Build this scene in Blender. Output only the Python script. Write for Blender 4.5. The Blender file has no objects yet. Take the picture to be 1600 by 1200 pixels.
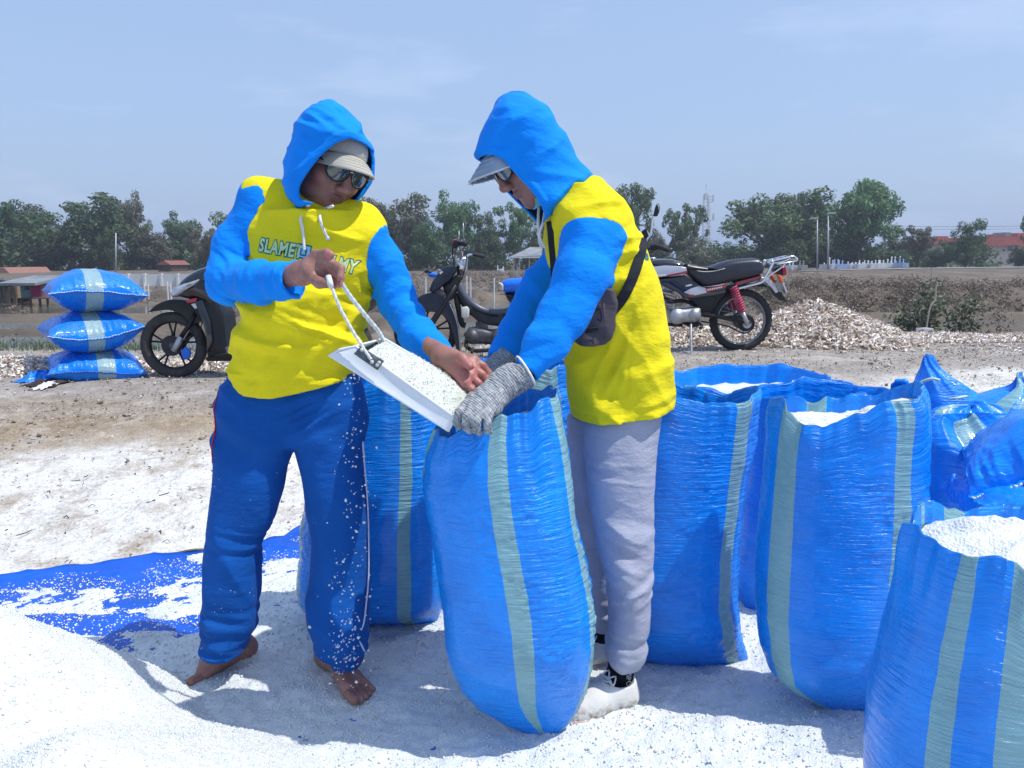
import bpy, bmesh, math, random, time
import numpy as np
from mathutils import Vector, Matrix
T0 = time.time()
scene = bpy.context.scene
COL = scene.collection
# ------------------------------------------------------------------ camera
CAMZ = 1.25; FPX = 1200.0; PITCH = math.atan(195.0/1200.0)
CT, ST = math.cos(PITCH), math.sin(PITCH)
cd = bpy.data.cameras.new('camera'); cam = bpy.data.objects.new('camera', cd); COL.objects.link(cam)
cam.location = (0, 0, CAMZ); cam.rotation_euler = (math.pi/2-PITCH, 0, 0)
cd.sensor_width = 36; cd.lens = 36*FPX/1600; cd.clip_end = 3000; cd.clip_start = 0.05
scene.camera = cam
# ------------------------------------------------------------------ light
SUNV = Vector((0.50, -0.14, 1.0)).normalized()
w = bpy.data.worlds.new('World'); scene.world = w; w.use_nodes = True
wn = w.node_tree; wn.nodes.clear()
sky = wn.nodes.new('ShaderNodeTexSky'); sky.sky_type = 'NISHITA'; sky.sun_disc = False
sky.sun_elevation = math.asin(SUNV.z); sky.sun_rotation = math.atan2(SUNV.x, SUNV.y)
sky.altitude = 0; sky.air_density = 1.5; sky.dust_density = 2.6; sky.ozone_density = 2.5
tc = wn.nodes.new('ShaderNodeTexCoord')
mp = wn.nodes.new('ShaderNodeMapping'); mp.inputs['Scale'].default_value = (1.2, 1.2, 5.0)
wn.links.new(tc.outputs['Generated'], mp.inputs[0])
nz = wn.nodes.new('ShaderNodeTexNoise'); nz.inputs['Scale'].default_value = 2.6; nz.inputs['Detail'].default_value = 7; nz.inputs['Roughness'].default_value = .58
wn.links.new(mp.outputs[0], nz.inputs[0])
cr = wn.nodes.new('ShaderNodeValToRGB'); cr.color_ramp.elements[0].position = .54; cr.color_ramp.elements[1].position = .85
cr.color_ramp.elements[0].color = (0, 0, 0, 1); cr.color_ramp.elements[1].color = (.5, .5, .5, 1)
wn.links.new(nz.outputs[0], cr.inputs[0])
mixv = wn.nodes.new('ShaderNodeMixRGB'); mixv.inputs[0].default_value = .60
mixv.inputs[2].default_value = (3.6, 5.2, 8.6, 1)
wn.links.new(sky.outputs[0], mixv.inputs[1])
mixc = wn.nodes.new('ShaderNodeMixRGB'); mixc.inputs[2].default_value = (6.2, 6.9, 9.0, 1)
wn.links.new(cr.outputs[0], mixc.inputs[0]); wn.links.new(mixv.outputs[0], mixc.inputs[1])
bg = wn.nodes.new('ShaderNodeBackground'); bg.inputs[1].default_value = 0.116
wn.links.new(mixc.outputs[0], bg.inputs[0])
wo = wn.nodes.new('ShaderNodeOutputWorld'); wn.links.new(bg.outputs[0], wo.inputs[0])
sl = bpy.data.lights.new('sun', 'SUN'); sl.energy = 3.9; sl.angle = math.radians(.53); sl.color = (1, .965, .90)
sun = bpy.data.objects.new('sun', sl); COL.objects.link(sun); sun.location = (5, -3, 10)
sun.rotation_euler = SUNV.to_track_quat('Z', 'Y').to_euler()
scene.view_settings.view_transform = 'Standard'; scene.view_settings.look = 'None'
scene.view_settings.gamma = 1; scene.view_settings.use_curve_mapping = False
scene.view_settings.exposure = 0.12
scene.cycles.max_bounces = 8; scene.cycles.transparent_max_bounces = 16

# ------------------------------------------------------------------ helpers
def P(px, py, Y):
    a = (px-800)/FPX; b = (600-py)/FPX
    dy = CT+b*ST; dz = -ST+b*CT
    t = Y/dy
    return (a*t, Y, CAMZ+dz*t)
def G(px, py, z=0.0):
    a = (px-800)/FPX; b = (600-py)/FPX
    dy = CT+b*ST; dz = -ST+b*CT
    t = (z-CAMZ)/dz
    return (a*t, dy*t, z)
def MPP(Y, py=600):          # metres per photo pixel at depth Y
    b = (600-py)/FPX
    return Y/(CT+b*ST)/FPX
def hsh(ix, iy, iz, seed):
    h = (ix.astype(np.int64)*374761393+iy.astype(np.int64)*668265263+iz.astype(np.int64)*2147483647+seed*974634777) & 0xffffffff
    h = ((h ^ (h >> 13))*1274126177) & 0xffffffff
    h = ((h ^ (h >> 16))*2246822519) & 0xffffffff
    return ((h ^ (h >> 15)) & 0xffff)/32767.5-1.0
def noise3(p, seed=0):
    """value noise -1..1, p (N,3)"""
    f = np.floor(p); i = f.astype(np.int64); t = p-f; t = t*t*(3-2*t)
    r = 0
    for dx in (0, 1):
        wx = t[:, 0] if dx else 1-t[:, 0]
        for dy in (0, 1):
            wy = t[:, 1] if dy else 1-t[:, 1]
            for dz in (0, 1):
                wz = t[:, 2] if dz else 1-t[:, 2]
                r = r+wx*wy*wz*hsh(i[:, 0]+dx, i[:, 1]+dy, i[:, 2]+dz, seed)
    return r
def fbm(p, octs=4, seed=0, gain=.5, lac=2.03):
    a = 1.0; r = 0; s = 0
    q = np.array(p, float)
    for o in range(octs):
        r = r+a*noise3(q, seed+o*17); s += a; a *= gain; q = q*lac+11.3
    return r/s
def n2(x, y, seed=0, octs=4, gain=.5):
    x = np.asarray(x, float); y = np.asarray(y, float)
    p = np.stack([x.ravel(), y.ravel(), np.zeros(x.size)], 1)
    return fbm(p, octs, seed, gain).reshape(x.shape)
def ss(a, b, x):
    t = np.clip((np.asarray(x, float)-a)/(b-a), 0, 1); return t*t*(3-2*t)

def mesh_of(name, V, F, uv=None, attrs=None, smooth=True, mats=None, fmat=None):
    me = bpy.data.meshes.new(name)
    V = np.asarray(V, np.float32)
    if isinstance(F, np.ndarray) and F.ndim == 2:
        k = F.shape[1]; n = len(F)
        me.vertices.add(len(V)); me.vertices.foreach_set('co', V.ravel())
        me.loops.add(n*k); me.loops.foreach_set('vertex_index', F.astype(np.int32).ravel())
        me.polygons.add(n); me.polygons.foreach_set('loop_start', np.arange(0, n*k, k, dtype=np.int32))
        me.update(calc_edges=True)
    else:
        me.from_pydata([tuple(map(float, v)) for v in V], [], [tuple(int(i) for i in f) for f in F])
    if smooth: me.polygons.foreach_set('use_smooth', np.ones(len(me.polygons), bool))
    if uv is not None:
        l = me.uv_layers.new(name='UVMap'); vi = np.empty(len(me.loops), np.int32); me.loops.foreach_get('vertex_index', vi)
        l.data.foreach_set('uv', np.asarray(uv, np.float32)[vi].ravel())
    for k_, a in (attrs or {}).items():
        at = me.attributes.new(k_, 'FLOAT', 'POINT'); at.data.foreach_set('value', np.asarray(a, np.float32).ravel())
    for m in (mats or []): me.materials.append(m)
    if fmat is not None: me.polygons.foreach_set('material_index', np.asarray(fmat, np.int32))
    me.validate(); return me
def par(o, parent):
    if parent is not None:
        o.parent = parent
        o.location = -WL(parent)
def WL(o):
    v = Vector(o.location)
    while o.parent is not None:
        o = o.parent; v = v+Vector(o.location)
    return v
def mk(name, V, F, mat, parent=None, smooth=True, uv=None, attrs=None, fmat=None, mod=None):
    mats = mat if isinstance(mat, (list, tuple)) else [mat]
    o = bpy.data.objects.new(name, mesh_of(name, V, F, uv, attrs, smooth, mats, fmat))
    COL.objects.link(o); par(o, parent); return o
def thing(name, loc, label, cat, group=None):
    o = bpy.data.objects.new(name, None); o.empty_display_size = .1; COL.objects.link(o); o.location = loc
    return tag(o, label, cat, group)
def tag(o, label=None, cat=None, group=None, kind=None):
    if label: o['label'] = label
    if cat: o['category'] = cat
    if group: o['group'] = group
    if kind: o['kind'] = kind
    return o
def bevel(o, wd, seg=2, ang=40):
    m = o.modifiers.new('bevel', 'BEVEL'); m.width = wd; m.segments = seg; m.limit_method = 'ANGLE'; m.angle_limit = math.radians(ang)
    o.data.polygons.foreach_set('use_smooth', np.ones(len(o.data.polygons), bool))
    return o

class MB:
    """collects shapes into one mesh"""
    def __init__(s): s.V = []; s.F = []; s.n = 0
    def add(s, V, F):
        V = [tuple(v) for v in V]; s.V += V; s.F += [tuple(i+s.n for i in f) for f in F]; s.n += len(V); return s
    def box(s, c, d, R=None):
        V = [Vector((x*d[0]/2, y*d[1]/2, z*d[2]/2)) for x in (-1, 1) for y in (-1, 1) for z in (-1, 1)]
        if R is not None: V = [R @ v for v in V]
        V = [v+Vector(c) for v in V]
        return s.add(V, [(0, 1, 3, 2), (4, 6, 7, 5), (0, 4, 5, 1), (2, 3, 7, 6), (0, 2, 6, 4), (1, 5, 7, 3)])
    def tube(s, pts, r, n=8, caps=True, closed=False, flat=1.0, flatdir=None):
        pts = [Vector(p) for p in pts]; m = len(pts)
        rs = r if isinstance(r, (list, tuple)) else [r]*m
        ref = Vector((0, 0, 1)); V = []
        prevn = None
        for i, p in enumerate(pts):
            if closed: t = pts[(i+1) % m]-pts[i-1]
            else: t = pts[min(i+1, m-1)]-pts[max(i-1, 0)]
            t = t.normalized() if t.length > 1e-9 else Vector((0, 0, 1))
            if prevn is None:
                a = Vector(flatdir) if flatdir is not None else (ref if abs(t.z) < .9 else Vector((1, 0, 0)))
                nn = (a-t*a.dot(t)).normalized()
            else: nn = (prevn-t*prevn.dot(t)).normalized()
            prevn = nn; bb = t.cross(nn)
            for k in range(n):
                a = 2*math.pi*k/n; V.append(p+(nn*math.cos(a)*flat+bb*math.sin(a))*rs[i])
        F = []
        for i in range(m if closed else m-1):
            i2 = (i+1) % m
            for k in range(n): F.append((i*n+k, i*n+(k+1) % n, i2*n+(k+1) % n, i2*n+k))
        if caps and not closed: F += [tuple(range(n-1, -1, -1)), tuple((m-1)*n+k for k in range(n))]
        return s.add(V, F)
    def disc(s, c, ax, r, h, n=24, r2=None):
        ax = Vector(ax).normalized(); return s.tube([Vector(c)-ax*h/2, Vector(c)+ax*h/2], [r, r2 if r2 is not None else r], n)
    def prism(s, poly, Yc, wd, yoff=0.0):
        """poly: list of world (x,z); extruded along y"""
        n = len(poly); V = [(x, Yc-wd, z) for x, z in poly]+[(x, Yc+wd, z) for x, z in poly]
        F = [tuple(range(n)), tuple(range(2*n-1, n-1, -1))]+[(i, i+n, (i+1) % n+n, (i+1) % n) for i in range(n)]
        return s.add(V, F)
    def build(s, name, mat, parent=None, smooth=False):
        o = mk(name, s.V, s.F, mat, parent, smooth)
        bm = bmesh.new(); bm.from_mesh(o.data); bmesh.ops.recalc_face_normals(bm, faces=bm.faces); bm.to_mesh(o.data); bm.free()
        return o
def autosm(o, ang=35):
    try:
        o.data.polygons.foreach_set('use_smooth', np.ones(len(o.data.polygons), bool))
        me = o.data; bm = bmesh.new(); bm.from_mesh(me)
        for e in bm.edges:
            if len(e.link_faces) == 2 and e.calc_face_angle(0) > math.radians(ang): e.smooth = False
        bm.to_mesh(me); bm.free()
    except Exception as ex: print('autosm', ex)
    return o
def grid_faces(nu, nv, wrapu=False):
    """vertices indexed j*nu+i"""
    i = np.arange(nu if wrapu else nu-1); j = np.arange(nv-1)
    I, J = np.meshgrid(i, j); I2 = (I+1) % nu
    return np.stack([J*nu+I, J*nu+I2, (J+1)*nu+I2, (J+1)*nu+I], -1).reshape(-1, 4)
def smoothcurve(pts, n=12):
    """Catmull-Rom through points"""
    pts = [Vector(p) for p in pts]; out = []
    for i in range(len(pts)-1):
        p0 = pts[max(i-1, 0)]; p1 = pts[i]; p2 = pts[i+1]; p3 = pts[min(i+2, len(pts)-1)]
        for k in range(n):
            t = k/n
            out.append(.5*((2*p1)+(p2-p0)*t+(2*p0-5*p1+4*p2-p3)*t*t+(3*p1-p0-3*p2+p3)*t*t*t))
    out.append(pts[-1]); return out

# ------------------------------------------------------------------ materials
def newmat(name):
    m = bpy.data.materials.new(name); m.use_nodes = True
    nt = m.node_tree; b = nt.nodes['Principled BSDF']; return m, nt, b
def N(nt, t, **kw):
    n = nt.nodes.new(t)
    for k, v in kw.items():
        if k.startswith('i_'):
            key = k[2:]; n.inputs[int(key) if key.isdigit() else key].default_value = v
        else: setattr(n, k, v)
    return n
def coords(nt, kind='Object', scale=(1, 1, 1)):
    t = N(nt, 'ShaderNodeTexCoord'); m = N(nt, 'ShaderNodeMapping'); m.inputs['Scale'].default_value = scale
    nt.links.new(t.outputs[kind], m.inputs[0]); return m.outputs[0]
def noise_n(nt, vec, scale, detail=4, rough=.55):
    n = N(nt, 'ShaderNodeTexNoise'); n.inputs['Scale'].default_value = scale; n.inputs['Detail'].default_value = detail; n.inputs['Roughness'].default_value = rough
    nt.links.new(vec, n.inputs[0]); return n.outputs[0]
def ramp(nt, fac, stops):
    r = N(nt, 'ShaderNodeValToRGB'); e = r.color_ramp.elements
    while len(e) > 1: e.remove(e[-1])
    e[0].position = stops[0][0]; e[0].color = (*stops[0][1], 1) if len(stops[0][1]) == 3 else stops[0][1]
    for p, c in stops[1:]:
        x = e.new(p); x.color = (*c, 1) if len(c) == 3 else c
    nt.links.new(fac, r.inputs[0]); return r.outputs[0]
def mixrgb(nt, fac, a, b, mode='MIX'):
    m = N(nt, 'ShaderNodeMixRGB'); m.blend_type = mode
    for k, x in enumerate((fac, a, b)):
        if isinstance(x, (int, float)): m.inputs[k].default_value = x if k == 0 else (x, x, x, 1)
        elif isinstance(x, tuple): m.inputs[k].default_value = (*x, 1) if len(x) == 3 else x
        else: nt.links.new(x, m.inputs[k])
    return m.outputs[0]
def math_n(nt, op, a, b=None, clamp=False):
    m = N(nt, 'ShaderNodeMath'); m.operation = op; m.use_clamp = clamp
    for k, x in enumerate((a, b)):
        if x is None: continue
        if isinstance(x, (int, float)): m.inputs[k].default_value = x
        else: nt.links.new(x, m.inputs[k])
    return m.outputs[0]
def bump(nt, b, h, strength=.5, dist=.01, prev=None):
    n = N(nt, 'ShaderNodeBump'); n.inputs['Strength'].default_value = strength; n.inputs['Distance'].default_value = dist
    nt.links.new(h, n.inputs['Height'])
    if prev is not None: nt.links.new(prev, n.inputs['Normal'])
    nt.links.new(n.outputs[0], b.inputs['Normal']); return n.outputs[0]
def simple(name, col, rough=.5, metal=0.0, var=.15, vs=8, spec=.5, bs=0.0, bd=.002, bscale=200, coat=0, scale=(1, 1, 1)):
    m, nt, b = newmat(name)
    v = coords(nt, scale=scale); n = noise_n(nt, v, vs, 5)
    c1 = tuple(c*(1-var) for c in col); c2 = tuple(min(1, c*(1+var)) for c in col)
    nt.links.new(ramp(nt, n, [(.3, c1), (.7, c2)]), b.inputs['Base Color'])
    b.inputs['Roughness'].default_value = rough; b.inputs['Metallic'].default_value = metal
    b.inputs['Specular IOR Level'].default_value = spec
    if coat: b.inputs['Coat Weight'].default_value = coat; b.inputs['Coat Roughness'].default_value = .08
    if bs: bump(nt, b, noise_n(nt, v, bscale, 3), bs, bd)
    return m
def fabric(name, col, var=.12, speck=None, weave=600, rough=.85):
    m, nt, b = newmat(name); v = coords(nt)
    n = noise_n(nt, v, 7, 5); fine = noise_n(nt, v, weave, 2)
    c = ramp(nt, n, [(.3, tuple(x*(1-var) for x in col)), (.7, tuple(min(1, x*(1+var)) for x in col))])
    c = mixrgb(nt, .18, c, ramp(nt, fine, [(.35, (.55, .55, .55)), (.65, (1.2, 1.2, 1.2))]), 'MULTIPLY')
    if speck:
        s = noise_n(nt, v, 160, 2); big = noise_n(nt, v, 9, 3)
        f = math_n(nt, 'MULTIPLY', ramp(nt, s, [(.70, (0, 0, 0)), (.73, (1, 1, 1))]), ramp(nt, big, [(.56, (0, 0, 0)), (.62, (1, 1, 1))]))
        c = mixrgb(nt, f, c, speck)
    nt.links.new(c, b.inputs['Base Color'])
    b.inputs['Roughness'].default_value = rough; b.inputs['Specular IOR Level'].default_value = .18
    b.inputs['Sheen Weight'].default_value = .03; b.inputs['Sheen Roughness'].default_value = .4
    cr_ = noise_n(nt, coords(nt, scale=(1, 1, 2.2)), 22, 4)
    p = bump(nt, b, cr_, .5, .010)
    p = bump(nt, b, noise_n(nt, coords(nt, scale=(1, 1, 1.6)), 48, 3), .35, .0035, p)
    bump(nt, b, fine, .25, .0006, p)
    return m
M = {}
M['blue_knit'] = fabric('blue_knit', (.002, .25, .86))
M['yellow_knit'] = fabric('yellow_knit', (.80, .68, .014))
M['navy_trouser'] = fabric('navy_trouser', (.004, .082, .35), speck=(.7, .75, .8))
M['grey_trouser'] = fabric('grey_trouser', (.37, .385, .47))
M['white_cord'] = fabric('white_cord', (.75, .75, .72))
M['strap_black'] = fabric('strap_black', (.02, .024, .03))
M['bag_grey'] = fabric('bag_grey', (.085, .072, .085))
M['sock_black'] = fabric('sock_black', (.008, .010, .018))
M['cap_beige'] = fabric('cap_beige', (.44, .42, .36))
M['cap_brown'] = fabric('cap_brown', (.14, .11, .08))
M['cap_grey'] = fabric('cap_grey', (.26, .33, .40), var=.35)
M['cap_frayed'] = fabric('cap_frayed', (.55, .58, .62), var=.4)
M['piping_white'] = fabric('piping_white', (.55, .60, .80))
M['seam_dark'] = fabric('seam_dark', (.42, .38, .01))
M['mask_blue'] = fabric('mask_blue', (.15, .50, .65))
M['print_dark'] = simple('print_dark', (.006, .13, .14), .7)
M['print_pale'] = simple('print_pale', (.58, .72, .30), .7)
M['print_sky'] = simple('print_sky', (.30, .55, .80), .7)
M['red_print'] = simple('red_print', (.6, .02, .05), .6)
M['black_plastic'] = simple('black_plastic', (.007, .008, .010), .34, var=.3, spec=.35)
M['black_gloss'] = simple('black_gloss', (.008, .009, .013), .12, var=.2, coat=.6)
M['navy_plastic'] = simple('navy_plastic', (.012, .018, .035), .3, var=.3)
M['rubber'] = simple('rubber', (.02, .02, .022), .8, var=.35, vs=30, bs=.4, bscale=120)
M['tyre_dust'] = simple('tyre_dust', (.045, .042, .042), .9, var=.5, vs=12, bs=.4, bscale=120)
M['chrome'] = simple('chrome', (.75, .76, .78), .15, 1.0, var=.05)
M['alloy'] = simple('alloy', (.42, .43, .45), .42, .7, var=.2)
M['dull_alloy'] = simple('dull_alloy', (.10, .10, .11), .5, .6, var=.4, vs=25)
M['dark_metal'] = simple('dark_metal', (.02, .02, .024), .5, .3, var=.4)
M['seat_vinyl'] = simple('seat_vinyl', (.018, .022, .035), .33, var=.3, bs=.15, bscale=60)
M['grey_plastic'] = simple('grey_plastic', (.07, .08, .11), .38, var=.3)
M['silver_paint'] = simple('silver_paint', (.50, .51, .56), .25, .3, var=.08, coat=.5)
M['red_paint'] = simple('red_paint', (.35, .008, .03), .25, var=.1, coat=.5)
M['spring_red'] = simple('spring_red', (.42, .03, .09), .4, var=.2)
M['tail_red'] = simple('tail_red', (.30, .004, .02), .15)
M['amber'] = simple('amber', (.75, .13, .02), .2)
M['clear_lamp'] = simple('clear_lamp', (.45, .50, .56), .08, .5, var=.3, vs=30)
M['lamp_white'] = simple('lamp_white', (.55, .55, .50), .5)
M['white_plastic'] = simple('white_plastic', (.72, .76, .78), .38, var=.06, vs=20, bs=.25, bscale=60)
M['cream_wall'] = simple('cream_wall', (.58, .50, .40), .9, var=.12, vs=.8)
M['white_wall'] = simple('white_wall', (.62, .63, .64), .9, var=.12, vs=1)
M['white_grave'] = simple('white_grave', (.66, .67, .70), .8, var=.2, vs=2)
M['blue_grave'] = simple('blue_grave', (.36, .46, .66), .8, var=.2, vs=2)
M['grey_grave'] = simple('grey_grave', (.30, .30, .30), .9, var=.2, vs=2)
M['red_roof'] = simple('red_roof', (.42, .085, .065), .8, var=.2, vs=1)
M['grey_roof'] = simple('grey_roof', (.20, .22, .24), .7, var=.3, vs=2)
M['teal_wall'] = simple('teal_wall', (.17, .26, .27), .9, var=.25, vs=2)
M['pink_wall'] = simple('pink_wall', (.45, .22, .25), .9, var=.25, vs=2)
M['magenta_door'] = simple('magenta_door', (.38, .02, .12), .7)
M['window_glass'] = simple('window_glass', (.03, .05, .06), .15)
M['galv'] = simple('galv', (.42, .45, .47), .5, .4, var=.15)
M['bark'] = simple('bark', (.085, .065, .05), .95, var=.4, vs=3)
M['pale_bark'] = simple('pale_bark', (.26, .22, .18), .95, var=.3, vs=3)
M['straw'] = simple('straw', (.26, .20, .13), .95, var=.4, vs=3)
M['twig'] = simple('twig', (.04, .03, .025), .95, var=.4)
M['dry_stick'] = simple('dry_stick', (.38, .34, .27), .9, var=.2)
M['stone'] = simple('stone', (.24, .19, .14), .95, var=.4, vs=20, bs=.4, bscale=50)
M['shell_grit'] = simple('shell_grit', (.55, .51, .46), .85, var=.35, vs=30)
M['thread'] = simple('thread', (.62, .74, .78), .8)
M['thread_dark'] = simple('thread_dark', (.12, .08, .12), .8)
M['twine'] = simple('twine', (.50, .60, .45), .8)
def leafmat(name, c1, c2, rough=.6, trans=.25):
    m, nt, b = newmat(name); g = N(nt, 'ShaderNodeNewGeometry')
    oi = N(nt, 'ShaderNodeObjectInfo')
    r = ramp(nt, g.outputs['Random Per Island'], [(0, c1), (.5, tuple((x+y)/2 for x, y in zip(c1, c2))), (1, c2)])
    h = N(nt, 'ShaderNodeHueSaturation'); nt.links.new(r, h.inputs['Color'])
    nt.links.new(math_n(nt, 'ADD', math_n(nt, 'MULTIPLY', oi.outputs['Random'], .06), .47), h.inputs['Hue'])
    nt.links.new(math_n(nt, 'ADD', math_n(nt, 'MULTIPLY', oi.outputs['Random'], .45), .80), h.inputs['Value'])
    nt.links.new(h.outputs[0], b.inputs['Base Color']); b.inputs['Roughness'].default_value = rough
    b.inputs['Specular IOR Level'].default_value = .3
    tr = N(nt, 'ShaderNodeBsdfTranslucent'); nt.links.new(h.outputs[0], tr.inputs[0])
    mx = N(nt, 'ShaderNodeMixShader'); mx.inputs[0].default_value = trans
    out = nt.nodes['Material Output']; nt.links.new(b.outputs[0], mx.inputs[1]); nt.links.new(tr.outputs[0], mx.inputs[2]); nt.links.new(mx.outputs[0], out.inputs[0])
    return m
M['leaf_dark'] = leafmat('leaf_dark', (.040, .072, .032), (.10, .155, .062))
M['leaf_mid'] = leafmat('leaf_mid', (.06, .11, .045), (.14, .22, .085))
M['leaf_dry'] = leafmat('leaf_dry', (.10, .105, .065), (.17, .17, .11))
M['leaf_bush'] = leafmat('leaf_bush', (.075, .095, .065), (.22, .26, .17))
M['leaf_brown'] = leafmat('leaf_brown', (.13, .105, .085), (.27, .215, .175))
# skin
def skinmat(name, dark, lite, salt=False):
    m, nt, b = newmat(name); v = coords(nt)
    n = noise_n(nt, v, 26, 5); c = ramp(nt, n, [(.3, dark), (.7, lite)])
    at = N(nt, 'ShaderNodeAttribute'); at.attribute_name = 'pink'
    c = mixrgb(nt, at.outputs['Fac'], c, (.48, .17, .15))
    s = noise_n(nt, v, 260, 2); f = ramp(nt, s, [(.69, (0, 0, 0)), (.73, (1, 1, 1))])
    a2 = N(nt, 'ShaderNodeAttribute'); a2.attribute_name = 'salt'
    f = math_n(nt, 'MULTIPLY', f, a2.outputs['Fac'])
    c = mixrgb(nt, f, c, (.8, .8, .8))
    a3 = N(nt, 'ShaderNodeAttribute'); a3.attribute_name = 'lips'
    c = mixrgb(nt, a3.outputs['Fac'], c, (.17, .06, .06))
    nt.links.new(c, b.inputs['Base Color'])
    b.inputs['Roughness'].default_value = .48; b.inputs['Subsurface Weight'].default_value = .06; b.inputs['Subsurface Radius'].default_value = (.01, .004, .002)
    bump(nt, b, noise_n(nt, v, 320, 3), .3, .0008, bump(nt, b, noise_n(nt, v, 60, 4), .25, .003))
    return m
M['skin_tan'] = skinmat('skin_tan', (.23, .105, .08), (.38, .185, .145))
# glove knit
def knit():
    m, nt, b = newmat('glove_knit'); v = coords(nt)
    at = N(nt, 'ShaderNodeAttribute'); at.attribute_name = 'along'     # metres along the hand axis
    ar = N(nt, 'ShaderNodeAttribute'); ar.attribute_name = 'around'
    n1 = noise_n(nt, v, 55, 4)
    cmb = N(nt, 'ShaderNodeCombineXYZ')
    nt.links.new(math_n(nt, 'MULTIPLY', at.outputs['Fac'], 260), cmb.inputs[0]); nt.links.new(math_n(nt, 'MULTIPLY', ar.outputs['Fac'], 75), cmb.inputs[1])
    n2_ = noise_n(nt, cmb.outputs[0], 1.0, 3)
    row = math_n(nt, 'SINE', math_n(nt, 'MULTIPLY', at.outputs['Fac'], 1150)); rib = math_n(nt, 'SINE', math_n(nt, 'MULTIPLY', ar.outputs['Fac'], 950))
    c = ramp(nt, n2_, [(.28, (.12, .13, .15)), (.44, (.27, .29, .31)), (.55, (.38, .40, .42)), (.70, (.56, .57, .56))])
    hs = math_n(nt, 'ADD', row, rib)
    c = mixrgb(nt, .5, c, ramp(nt, math_n(nt, 'ADD', math_n(nt, 'MULTIPLY', hs, .25), .5), [(0, (.35, .35, .35)), (.6, (1, 1, 1)), (1, (1.15, 1.15, 1.15))]), 'MULTIPLY')
    nt.links.new(c, b.inputs['Base Color']); b.inputs['Roughness'].default_value = .95; b.inputs['Specular IOR Level'].default_value = .1
    bump(nt, b, n1, .3, .004, bump(nt, b, hs, .5, .0012))
    return m
M['glove_knit'] = knit()
# woven sack
def sackmat(name, blue, lt):
    m, nt, b = newmat(name)
    at = N(nt, 'ShaderNodeAttribute'); at.attribute_name = 'stripe'    # metres from the nearest stripe edge, negative inside
    uv = coords(nt, 'UV'); v = coords(nt)
    edge = math_n(nt, 'ADD', at.outputs['Fac'], math_n(nt, 'MULTIPLY', math_n(nt, 'SUBTRACT', noise_n(nt, uv, 300, 1), .5), .002))
    f = math_n(nt, 'LESS_THAN', edge, 0)
    sx = N(nt, 'ShaderNodeSeparateXYZ'); nt.links.new(uv, sx.inputs[0])
    # diagonal twill in the pale stripe
    d = math_n(nt, 'SINE', math_n(nt, 'MULTIPLY', math_n(nt, 'ADD', sx.outputs[0], math_n(nt, 'MULTIPLY', sx.outputs[1], .8)), 1100))
    d2 = math_n(nt, 'SINE', math_n(nt, 'MULTIPLY', sx.outputs[1], 900))
    dd = math_n(nt, 'ADD', math_n(nt, 'MULTIPLY', math_n(nt, 'ADD', d, d2), .25), .5)
    n = noise_n(nt, v, 9, 4)
    cs = mixrgb(nt, .55, ramp(nt, dd, [(.1, tuple(x*.62 for x in lt)), (.8, lt)]), ramp(nt, n, [(.3, tuple(x*.85 for x in lt)), (.7, tuple(min(1, x*1.15) for x in lt))]))
    wv = math_n(nt, 'SINE', math_n(nt, 'MULTIPLY', sx.outputs[0], 1250)); wv2 = math_n(nt, 'SINE', math_n(nt, 'MULTIPLY', sx.outputs[1], 1250))
    wev = math_n(nt, 'ADD', math_n(nt, 'MULTIPLY', math_n(nt, 'MULTIPLY', wv, wv2), .5), .5)
    cb = ramp(nt, n, [(.25, tuple(x*.82 for x in blue)), (.75, tuple(min(1, x*1.18) for x in blue))])
    cb = mixrgb(nt, .14, cb, ramp(nt, wev, [(0, (.5, .5, .5)), (1, (1.2, 1.2, 1.2))]), 'MULTIPLY')
    # long faint threads
    mpv = N(nt, 'ShaderNodeMapping'); mpv.inputs['Scale'].default_value = (260, 4, 1); nt.links.new(uv, mpv.inputs[0])
    th = noise_n(nt, mpv.outputs[0], 1, 2); cb = mixrgb(nt, ramp(nt, th, [(.6, (0, 0, 0)), (.75, (.22, .22, .22))]), cb, (.03, .30, .80))
    nt.links.new(mixrgb(nt, f, cb, cs), b.inputs['Base Color'])
    b.inputs['Specular IOR Level'].default_value = .32; b.inputs['Coat Weight'].default_value = .28 if name == 'sack' else .12; b.inputs['Coat Roughness'].default_value = .12
    rg = noise_n(nt, v, 30, 4)
    nt.links.new(ramp(nt, rg, [(.3, (.18, .18, .18)), (.7, (.36, .36, .36))]), b.inputs['Roughness'])
    mp2 = N(nt, 'ShaderNodeMapping'); mp2.inputs['Scale'].default_value = (9, 95, 1); nt.links.new(uv, mp2.inputs[0])
    cr_ = noise_n(nt, mp2.outputs[0], 1, 4, .6)
    p = bump(nt, b, cr_, 1.0, .009)
    mp3 = N(nt, 'ShaderNodeMapping'); mp3.inputs['Scale'].default_value = (30, 240, 1); nt.links.new(uv, mp3.inputs[0])
    p = bump(nt, b, noise_n(nt, mp3.outputs[0], 1, 3), .30, .0022, p)
    bump(nt, b, math_n(nt, 'MULTIPLY', wv, wv2), .12, .0004, p)
    return m
M['sack'] = sackmat('sack', (.0, .25, .93), (.22, .44, .50))
M['sack_bag'] = sackmat('sack_bag', (.0, .20, .80), (.28, .44, .50))
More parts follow.
